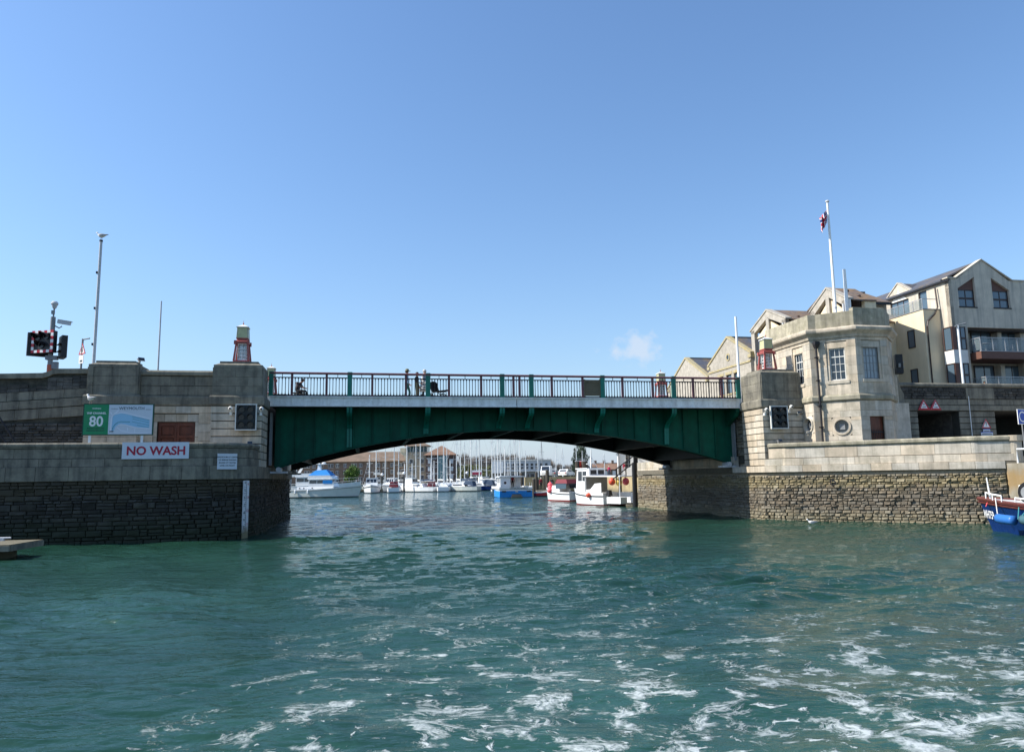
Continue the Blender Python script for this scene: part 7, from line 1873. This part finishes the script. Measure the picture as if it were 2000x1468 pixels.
person((12.35, 83.5, 2.38), 40, 'person in a red top by the door of the white house', mat('red_cloth', (.45, .03, .06), .9), cl_white, hair=HAIR_D, h=1.5)
rb = thing('lifebuoy_board', 'tall orange life-ring board between two dark timber posts', 'life ring', (9.2, 103.5, 2.38))
MB().box(8.98, 9.5, 103.4, 103.5, 2.4, 4.4).build('board', mat('orange_board', (.6, .06, .03), .6), rb); MB().disc((9.24, 103.36, 3.7), .24, 'y', 16, .05, r_in=.14).build('ring', Or, rb); MB().box(8.5, 10.0, 103.5, 103.6, 4.4, 4.55).build('canopy', Mt['offwhite'], rb)
rd = thing('dinghy', 'small red dinghy tied beside the blue workboat stern', 'boat', (2.9, 93, 0))
hull(WM(2.6, 92.2, 0, 20), 2.2, 1.1, .55, .7, [AfD, mat('dinghy_red', (.4, .02, .04), .4), Wh, Dk], rd, ns=8)
# stair rail by the pier corner
sr = thing('quay_stair_rail', 'black diagonal handrail of the quay steps left of the pier corner', 'handrail', (8.4, 58, 2.4))
for pts in ([(9.5, 57.8, 4.0), (7.9, 58.4, 2.8)], [(9.5, 57.8, 3.5), (7.7, 58.4, 2.1)]): MB().tube(pts, .045, 6).build('rail', Mt['black_iron'], sr)
for f in (.1, .5, .95): MB().tube([(9.5 - 1.6 * f, 57.8 + .6 * f, 4.0 - 1.2 * f), (9.5 - 1.6 * f, 57.8 + .6 * f, 3.5 - 1.35 * f - .5)], .04, 6).build('baluster', Mt['black_iron'], sr)
fp = thing('quay_post', 'black square post above the pile at the pier corner', 'post', (9.35, 57.3, 3.0))
MB().box(9.2, 9.5, 57.2, 57.5, 3.3, 4.15).build('shaft', Mt['black'], fp); MB().box(9.25, 9.45, 57.25, 57.45, 2.2, 3.3).build('foot', Mt['black'], fp)

# white house on the quay
wh = thing('white_house', 'white rendered quay house with a sash window, under the bridge at the right', 'house', (15, 87, 2.4))
F = WM(12.2, 86.5, 2.38, -6)
wall_with_holes(wh, F, [(0, 0), (5, 0), (5, 3.0), (2.6, 4.7), (0, 2.6)], [(.75, 1.35, .9, 2.6)], Mt['white'], .3)
sash(wh, F, .75, 1.35, .9, 2.6, 2, 4, Mt['offwhite'], Mt['glass_dark'], depth=.1)
mb = MB(F); mb.box(0, 5, .31, 6, 0, 2.55); mb.build('rear_walls', Mt['white'], wh)
mb = MB(F); mb.prism([(-.15, 2.5), (2.6, 4.72), (2.6, 4.85), (-.15, 2.62)], -.15, 6, 'y'); mb.prism([(5.15, 2.9), (2.6, 4.72), (2.6, 4.85), (5.15, 3.02)], -.15, 6, 'y'); mb.build('roof', Mt['slate'], wh)
MB(F).box(1.75, 1.95, -.18, -.02, 2.2, 2.35).build('wall_lamp', Mt['black'], wh)
MB(F).box(-.1, .0, -.12, .0, 0, 2.6).build('downpipe', Mt['mid_grey'], wh)

# vehicles on the car park
def car(x, y, z, rz, label, m, van=False):
    t = thing('parked_van' if van else 'parked_car', label, 'van' if van else 'car', (x, y, z), 'vehicles parked on the quay')
    F = WM(x, y, z, rz)
    if van: prof = [(-2.4, .35), (2.4, .35), (2.45, .9), (2.2, 1.15), (1.6, 1.3), (1.0, 2.15), (-2.3, 2.25), (-2.4, 2.1)]
    else: prof = [(-2.1, .32), (2.1, .32), (2.15, .7), (1.9, .85), (1.0, .98), (.4, 1.42), (-1.3, 1.5), (-1.95, 1.05), (-2.15, .9)]
    mb = MB(F); n = len(prof)
    mb.loft([[(x_ * .96, y_ * s_, z_) for x_, z_ in prof] if abs(s_) > .8 else [(x_, y_ * s_, z_) for x_, z_ in prof] for y_, s_ in ((.9, -1), (.86, -.75), (.86, .75), (.9, 1))]); mb.build('body', m, t)
    if van:
        for s_ in (-.88, .88): MB(F).prism([(1.0, 1.35), (1.5, 1.35), (1.1, 1.95), (.6, 1.95)], s_ - .03, s_ + .03, 'y').build('window', Mt['glass_dark'], t)
        MB(F).add([(1.62, -.75, 1.33), (1.62, .75, 1.33), (1.05, .72, 2.1), (1.05, -.72, 2.1), (1.6, -.75, 1.3), (1.6, .75, 1.3), (1.03, .72, 2.07), (1.03, -.72, 2.07)], [(0, 1, 2, 3), (7, 6, 5, 4), (0, 4, 5, 1), (1, 5, 6, 2), (2, 6, 7, 3), (3, 7, 4, 0)]).build('windscreen', Mt['glass_dark'], t)
    else:
        for s_ in (-.885, .885): MB(F).prism([(-1.2, 1.0), (.75, .98), (.35, 1.34), (-1.1, 1.4)], s_ - .025, s_ + .025, 'y').build('window', Mt['glass_dark'], t)
        MB(F).add([(-1.98, -.7, 1.06), (-1.98, .7, 1.06), (-1.36, .65, 1.45), (-1.36, -.65, 1.45), (-1.95, -.7, 1.04), (-1.95, .7, 1.04), (-1.33, .65, 1.43), (-1.33, -.65, 1.43)], [(0, 1, 2, 3), (7, 6, 5, 4), (0, 4, 5, 1), (1, 5, 6, 2), (2, 6, 7, 3), (3, 7, 4, 0)]).build('rear_window', Mt['glass_dark'], t)
        for s_ in (-.7, .7): MB(F).box(-2.18, -2.1, s_ - .12, s_ + .12, .75, .92).build('tail_light', Mt['sign_red'], t)
    for x_ in (-1.35, 1.35):
        for s_ in (-.9, .74):
            w_ = MB(F).disc((x_, s_, .34), .34, 'y', 14, .16).build('wheel', Mt['black'], t); MB(F).disc((x_, s_ - .005 if s_ < 0 else s_ + .145, .34), .2, 'y', 10, .02).build('rim', Mt['galv'], w_)
car(10.6, 150, 2.38, 62, 'white car seen from behind, parked on the quay above the jetty', Wh)
car(6.6, 151, 2.38, -100, 'white van on the quay, left of the white car', Wh, True)
car(8.4, 158, 2.38, 75, 'grey car between the white van and the white car', Mt['mid_grey'])

# marina buildings
Mt['brick'] = mat('brown_brick', (.19, .135, .098), .9, .15, 1.5, .2, 3, stain=(.13, .1, .08), stain_amt=.3)
Mt['brick_pale'] = mat('pale_brick', (.33, .28, .2), .9, .1, 1.5)
Mt['tile_brown'] = mat('brown_tiles', (.165, .12, .085), .85, .2, .6, stain=(.2, .135, .09), stain_amt=.5, stain_sc=.15)
Mt['tile_red'] = mat('red_tiles', (.2, .12, .08), .85, .2, .6)
Mt['glaze'] = mat('green_glazing', (.03, .07, .075), .1, .2, .5)
bk = thing('marina_flats', 'long three-storey brown brick building with a brown tiled roof beyond the yachts', 'apartment building', (-53, 236, 1.25))
F = WM(-74, 235, 1.25, 0)
MB(F).box(0, 40.5, 0, 12, 0, 6.9).build('wall', Mt['brick'], bk)
mb = MB(F); mb.loft([[(-.6, -.6, 6.85), (41, -.6, 6.85), (41, 12.6, 6.85), (-.6, 12.6, 6.85)], [(4, 5.5, 10.0), (41, 5.5, 10.0), (41, 6.5, 10.0), (4, 6.5, 10.0)]]); mb.build('roof', Mt['tile_brown'], bk)
fw = MB(); 
for r_ in range(3):
    for c in range(16):
        x = 1.2 + 2.45 * c; z = .7 + 2.15 * r_
        bw = 1.0 if c % 3 else 1.7
        mb = MB(F); mb.box(x, x + bw, -.04, .0, z, z + 1.3); w_ = mb.build('window', Mt['offwhite'] if (c + r_) % 2 else Mt['lt_grey'], bk)
        for k in range(2): MB(F).box(x + .08 + k * bw / 2, x - .06 + (k + 1) * bw / 2, -.06, -.045, z + .1, z + 1.2).build('pane', Mt['glass_dark'], w_)
        if c % 3 == 0 and r_ < 2: MB(F).box(x - .2, x + 1.9, -.9, -.07, z + 1.45 if False else z - .25, z + .55).build('balcony', Mt['offwhite'] if r_ else Mt['lt_grey'], bk)
mt_ = thing('marina_tower', 'square brick lookout tower with a green glazed top floor among the masts', 'tower', (-29.3, 230, 1.25))
F = WM(-32.7, 228, 1.25, 0)
MB(F).box(0, 6.8, 0, 7, 0, 9.3).build('wall', Mt['brick_pale'], mt_)
MB(F).box(.3, 6.5, .3, 6.7, 9.3, 11.1).build('glazed_storey', Mt['glaze'], mt_)
for i in range(7): MB(F).box(.28 + 1.03 * i - .06, .28 + 1.03 * i + .06, .2, .3, 9.3, 11.1).build('mullion', Mt['offwhite'], mt_)
mb = MB(F); mb.frust(-.6, 7.6, -.6, 7.6, 11.1, 1.5, 5.3, 1.5, 5.3, 12.2); mb.build('roof', Mt['tile_brown'], mt_)
mb = MB(F); mb.prism([(0, 9.3), (0, 6.5), (-.5, 8.2), (-1.6, 8.9), (-1.6, 9.3)], 0, 5, 'y'); mb.box(-1.7, 0, -.1, 5, 9.3, 10.6); mb.build('oriel', Mt['cream'], mt_)
for z in (1.0, 3.4, 5.8): 
    for x in (1.0, 4.4): w_ = MB(F).box(x, x + 1.2, -.05, 0, z, z + 1.4).build('window', Mt['offwhite'], mt_); MB(F).box(x + .1, x + 1.1, -.07, -.055, z + .1, z + 1.3).build('pane', Mt['glass_dark'], w_)
mh = thing('marina_pavilion', 'brick pavilion with a pyramid roof and tall glazed centre, right of the lookout tower', 'building', (-21.6, 226, 1.25))
F = WM(-25.9, 222, 1.25, 0)
MB(F).box(0, 8.6, 0, 9, 0, 8.1).build('wall', mat('dark_brick', (.1, .065, .055), .9, .2, 1.5), mh)
mb = MB(F); mb.frust(-.7, 9.3, -.7, 9.7, 8.1, 4.1, 4.5, 4.2, 4.7, 11.0); mb.build('roof', Mt['tile_red'], mh)
MB(F).box(3.6, 6.2, -.12, -.0, .6, 7.8).build('glazing', mat('teal_glazing', (.08, .2, .22), .15), mh)
for i in range(5): MB(F).box(3.6 + .65 * i - .05, 3.6 + .65 * i + .05, -.18, -.125, .6, 7.8).build('mullion', Mt['offwhite'], mh)
for z in (1.2, 3.4, 5.6):
    for x in (.6, 7.0): MB(F).box(x, x + 1.1, -.04, 0, z, z + 1.3).build('window', Mt['lt_grey'], mh)
    MB(F).box(.2, 3.4, -.3, -.01, z + 1.6, z + 1.7).build('floor_band', Mt['offwhite'], mh)
wb = thing('harbour_office', 'white flat-roofed office with rows of small dark windows beyond the blue workboat', 'building', (3, 240, 1.25))
F = WM(-6.3, 235, 1.25, 0)
MB(F).box(0, 18, 1.0, 12, 0, 3.0).build('lower_storey', Mt['mid_grey'], wb)
MB(F).box(0, 18, 0, 12, 3.0, 6.45).build('upper_storey', Mt['lt_grey'], wb)
MB(F).box(-.3, 3.1, -.6, -.02, 2.6, 6.2).build('end_bay', Mt['white'], wb)
MB(F).box(-.3, 18.3, -.3, 12.3, 6.45, 6.7).build('roof_edge', Mt['offwhite'], wb)
for i in range(9):
    x = 4.2 + 1.5 * i
    for z in (3.7, 4.75): MB(F).box(x, x + .8, -.05, 0, z, z + .75).build('window', Mt['glass_dark'], wb)
    MB(F).box(x, x + 1.0, .93, 1.0, .9, 2.2).build('window', Mt['glass_dark'], wb)
for x, w_, h_, lab, m in ((27.5, 11, 5.2, 'row of distant brick houses with chimneys above the far quay', Mt['tile_red']), (-82, 14, 6.5, 'distant brown house end left of the marina flats, behind the pier', Mt['tile_brown'])):
    t = thing('house_row', lab, 'houses', (x + w_ / 2, 262, 1.25))
    F = WM(x, 260, 1.25, 0)
    MB(F).box(0, w_, 0, 8, 0, h_ - 1.6).build('wall', Mt['brick'], t)
    MB(F).prism([(-.4, h_ - 1.7), (4, h_ + .6), (8.4, h_ - 1.7)], 0, w_, 'x').build('roof', m, t)
    for i in range(int(w_ // 3)):
        MB(F).box(1 + 3 * i, 1.8 + 3 * i, 3.4, 4.2, h_, h_ + 1.5).build('chimney', Mt['brick'], t); MB(F).box(.8 + 3 * i, 2.0 + 3 * i, -.05, 0, 1.6, 3.0).build('window', Mt['offwhite'], t)

# ------------------------------------------------------------------ trees
def leaf_mesh(seed, blobs, n, size, m, tall=1.0, flatz=.0):
    rg_ = np.random.RandomState(seed)
    V, F_ = [], []
    tot = sum(b[3] * b[4] * b[5] for b in blobs)
    for (cx, cy, cz, rx, ry, rz_) in blobs:
        k = int(n * rx * ry * rz_ / tot)
        d = rg_.randn(k, 3); d /= np.linalg.norm(d, axis=1)[:, None]
        p = d * (rg_.rand(k, 1) ** .4) * np.array([rx, ry, rz_]) + np.array([cx, cy, cz])
        for q in p:
            a = rg_.randn(3); a /= np.linalg.norm(a); b = np.cross(a, rg_.randn(3)); b /= np.linalg.norm(b)
            if tall > 1: a = np.array([.35 * a[0], .35 * a[1], 1.0]); b = np.array([b[0], b[1], 0])
            s_ = size * (.6 + .8 * rg_.rand()); i = len(V)
            V += [tuple(q - a * s_ * tall), tuple(q + b * s_ * .5 / (tall ** .9)), tuple(q + a * s_ * tall), tuple(q - b * s_ * .5 / (tall ** .9))]; F_.append((i, i + 1, i + 2, i + 3))
    me = bpy.data.meshes.new('crown'); me.from_pydata(V, [], F_); me.materials.append(m); me.update(); return me
twig = mat('bare_twigs', (.2, .175, .15), .95, .2, .4, rnd=.35)
spring = mat('spring_leaves', (.115, .125, .035), .8, .3, .5, rnd=.4)
leafg = mat('fresh_leaves', (.085, .15, .022), .7, .3, .8, rnd=.45)
conif = mat('conifer_foliage', (.035, .055, .032), .85, .3, .6, rnd=.5)
bark = mat('bark', (.06, .05, .04), .95, .3, 2.0)
def blobs(seed, w, h, n, lo=.35):
    rg_ = random.Random(seed)
    return [(rg_.uniform(-.5, .5) * w, rg_.uniform(-.5, .5) * w, h * rg_.uniform(lo, .86), w * rg_.uniform(.18, .34), w * rg_.uniform(.18, .34), h * rg_.uniform(.1, .2)) for _ in range(n)]
bare = [leaf_mesh(s_, blobs(s_, 8.5, 9.8, 13, .3), 2600, .42, twig, 3.0) for s_ in (1, 2, 3)]
leafy = [leaf_mesh(s_, blobs(s_, 8.5, 7.2, 12, .22), 2200, .33, spring) for s_ in (4, 5)]
def tree(name, x, y, z, me, s_, rz, label, group, h=5.0, limbs=5, seed=0):
    t = thing(name, label, 'tree', (x, y, z), group)
    put('crown', me, t, Matrix.Translation((x, y, z)) @ Matrix.Rotation(R(rz), 4, 'Z') @ Matrix.Scale(s_, 4))
    rg_ = random.Random(seed); mb = MB(); mb.tube([(x, y, z), (x + .1, y, z + h * .5 * s_), (x, y, z + h * s_)], .3 * s_, 7, .12 * s_)
    for i in range(limbs):
        a = rg_.uniform(0, 6.28); mb.tube([(x, y, z + h * .45 * s_), (x + 1.2 * s_ * math.cos(a), y + 1.2 * s_ * math.sin(a), z + h * .8 * s_), (x + 2.4 * s_ * math.cos(a), y + 2.4 * s_ * math.sin(a), z + h * 1.35 * s_)], .13 * s_, 5, .04 * s_)
    mb.build('trunk', bark, t)
    return t
for i, (x, D, s_, k) in enumerate(((-20.0, 286, .92, 0), (-15.2, 290, 1.02, 1), (-11.2, 284, .98, 2), (-6.6, 292, 1.03, 0), (-2.0, 288, .95, 1), (2.5, 290, 1.0, 2), (7.2, 286, .95, 0), (11.5, 291, .8, 1), (-24.5, 288, .8, 2), (20.0, 292, .6, 1), (25.5, 300, .6, 0))):
    tree('bare_tree', x, D, 1.25, bare[k], s_, 50 * i, ('second', 'third', 'fourth', 'fifth', 'sixth', 'seventh', 'eighth', 'ninth', 'first', 'tenth', 'last')[i] + ' leafless grey-brown tree from the left in the belt behind the marina', 'bare trees behind the marina', 5, 6, i)
for i, (x, D, s_) in enumerate(((-16.3, 272, .9), (-12.6, 270, .8), (-6.2, 270, .85), (-20.5, 274, .7), (-9.2, 268, .6))):
    tree('budding_tree', x, D, 1.25, leafy[i % 2], s_, 70 * i, ('second', 'third', 'last', 'first', 'fourth')[i] + ' yellow-green budding tree from the left in front of the bare trees', 'budding trees behind the marina', 3.5, 4, i + 20)
bushm = leaf_mesh(9, [(0, 0, 2.6, 1.7, 1.6, 1.9), (.9, 0, 3.4, 1.2, 1.2, 1.3), (-1.0, 0, 3.0, 1.1, 1.1, 1.2), (.2, .3, 4.3, .9, .9, .9), (-.4, -.5, 1.6, 1.5, 1.2, 1.0)], 2600, .2, leafg)
tree('leafy_tree', -40.9, 190, 1.0, bushm, 1.02, 0, 'bright green leafy tree in front of the brick flats', None, 2.6, 4, 50)
tree('leafy_tree', -67.5, 214.5, 1.2, leaf_mesh(10, blobs(10, 6, 6, 9, .3), 1800, .25, spring), 1.0, 0, 'dull green tree at the far left seen past the pier', None, 3, 4, 51)
cbl = [(random.Random(i).uniform(-1, 1) * 2.6 * (1 - i / 40), random.Random(i + 99).uniform(-1, 1) * 2.2, 1.6 + 9.0 * i / 26, (2.6 - 1.7 * i / 26), (2.4 - 1.5 * i / 26), 1.0) for i in range(26)]
tree('cypress_tree', 20.4, 230, 1.25, leaf_mesh(12, cbl, 5200, .3, conif, 1.6), 1.0, 0, 'big dark evergreen tree rising behind the car park', None, 6, 3, 52)
tree('small_shrub', 15.6, 231, 1.25, leaf_mesh(13, [(0, 0, 1.8, 1.3, 1.3, 1.2), (1, 0, 1.2, 1.1, 1, .9)], 700, .2, conif), 1.0, 0, 'small dark bush left of the big evergreen', None, 1.2, 3, 53)
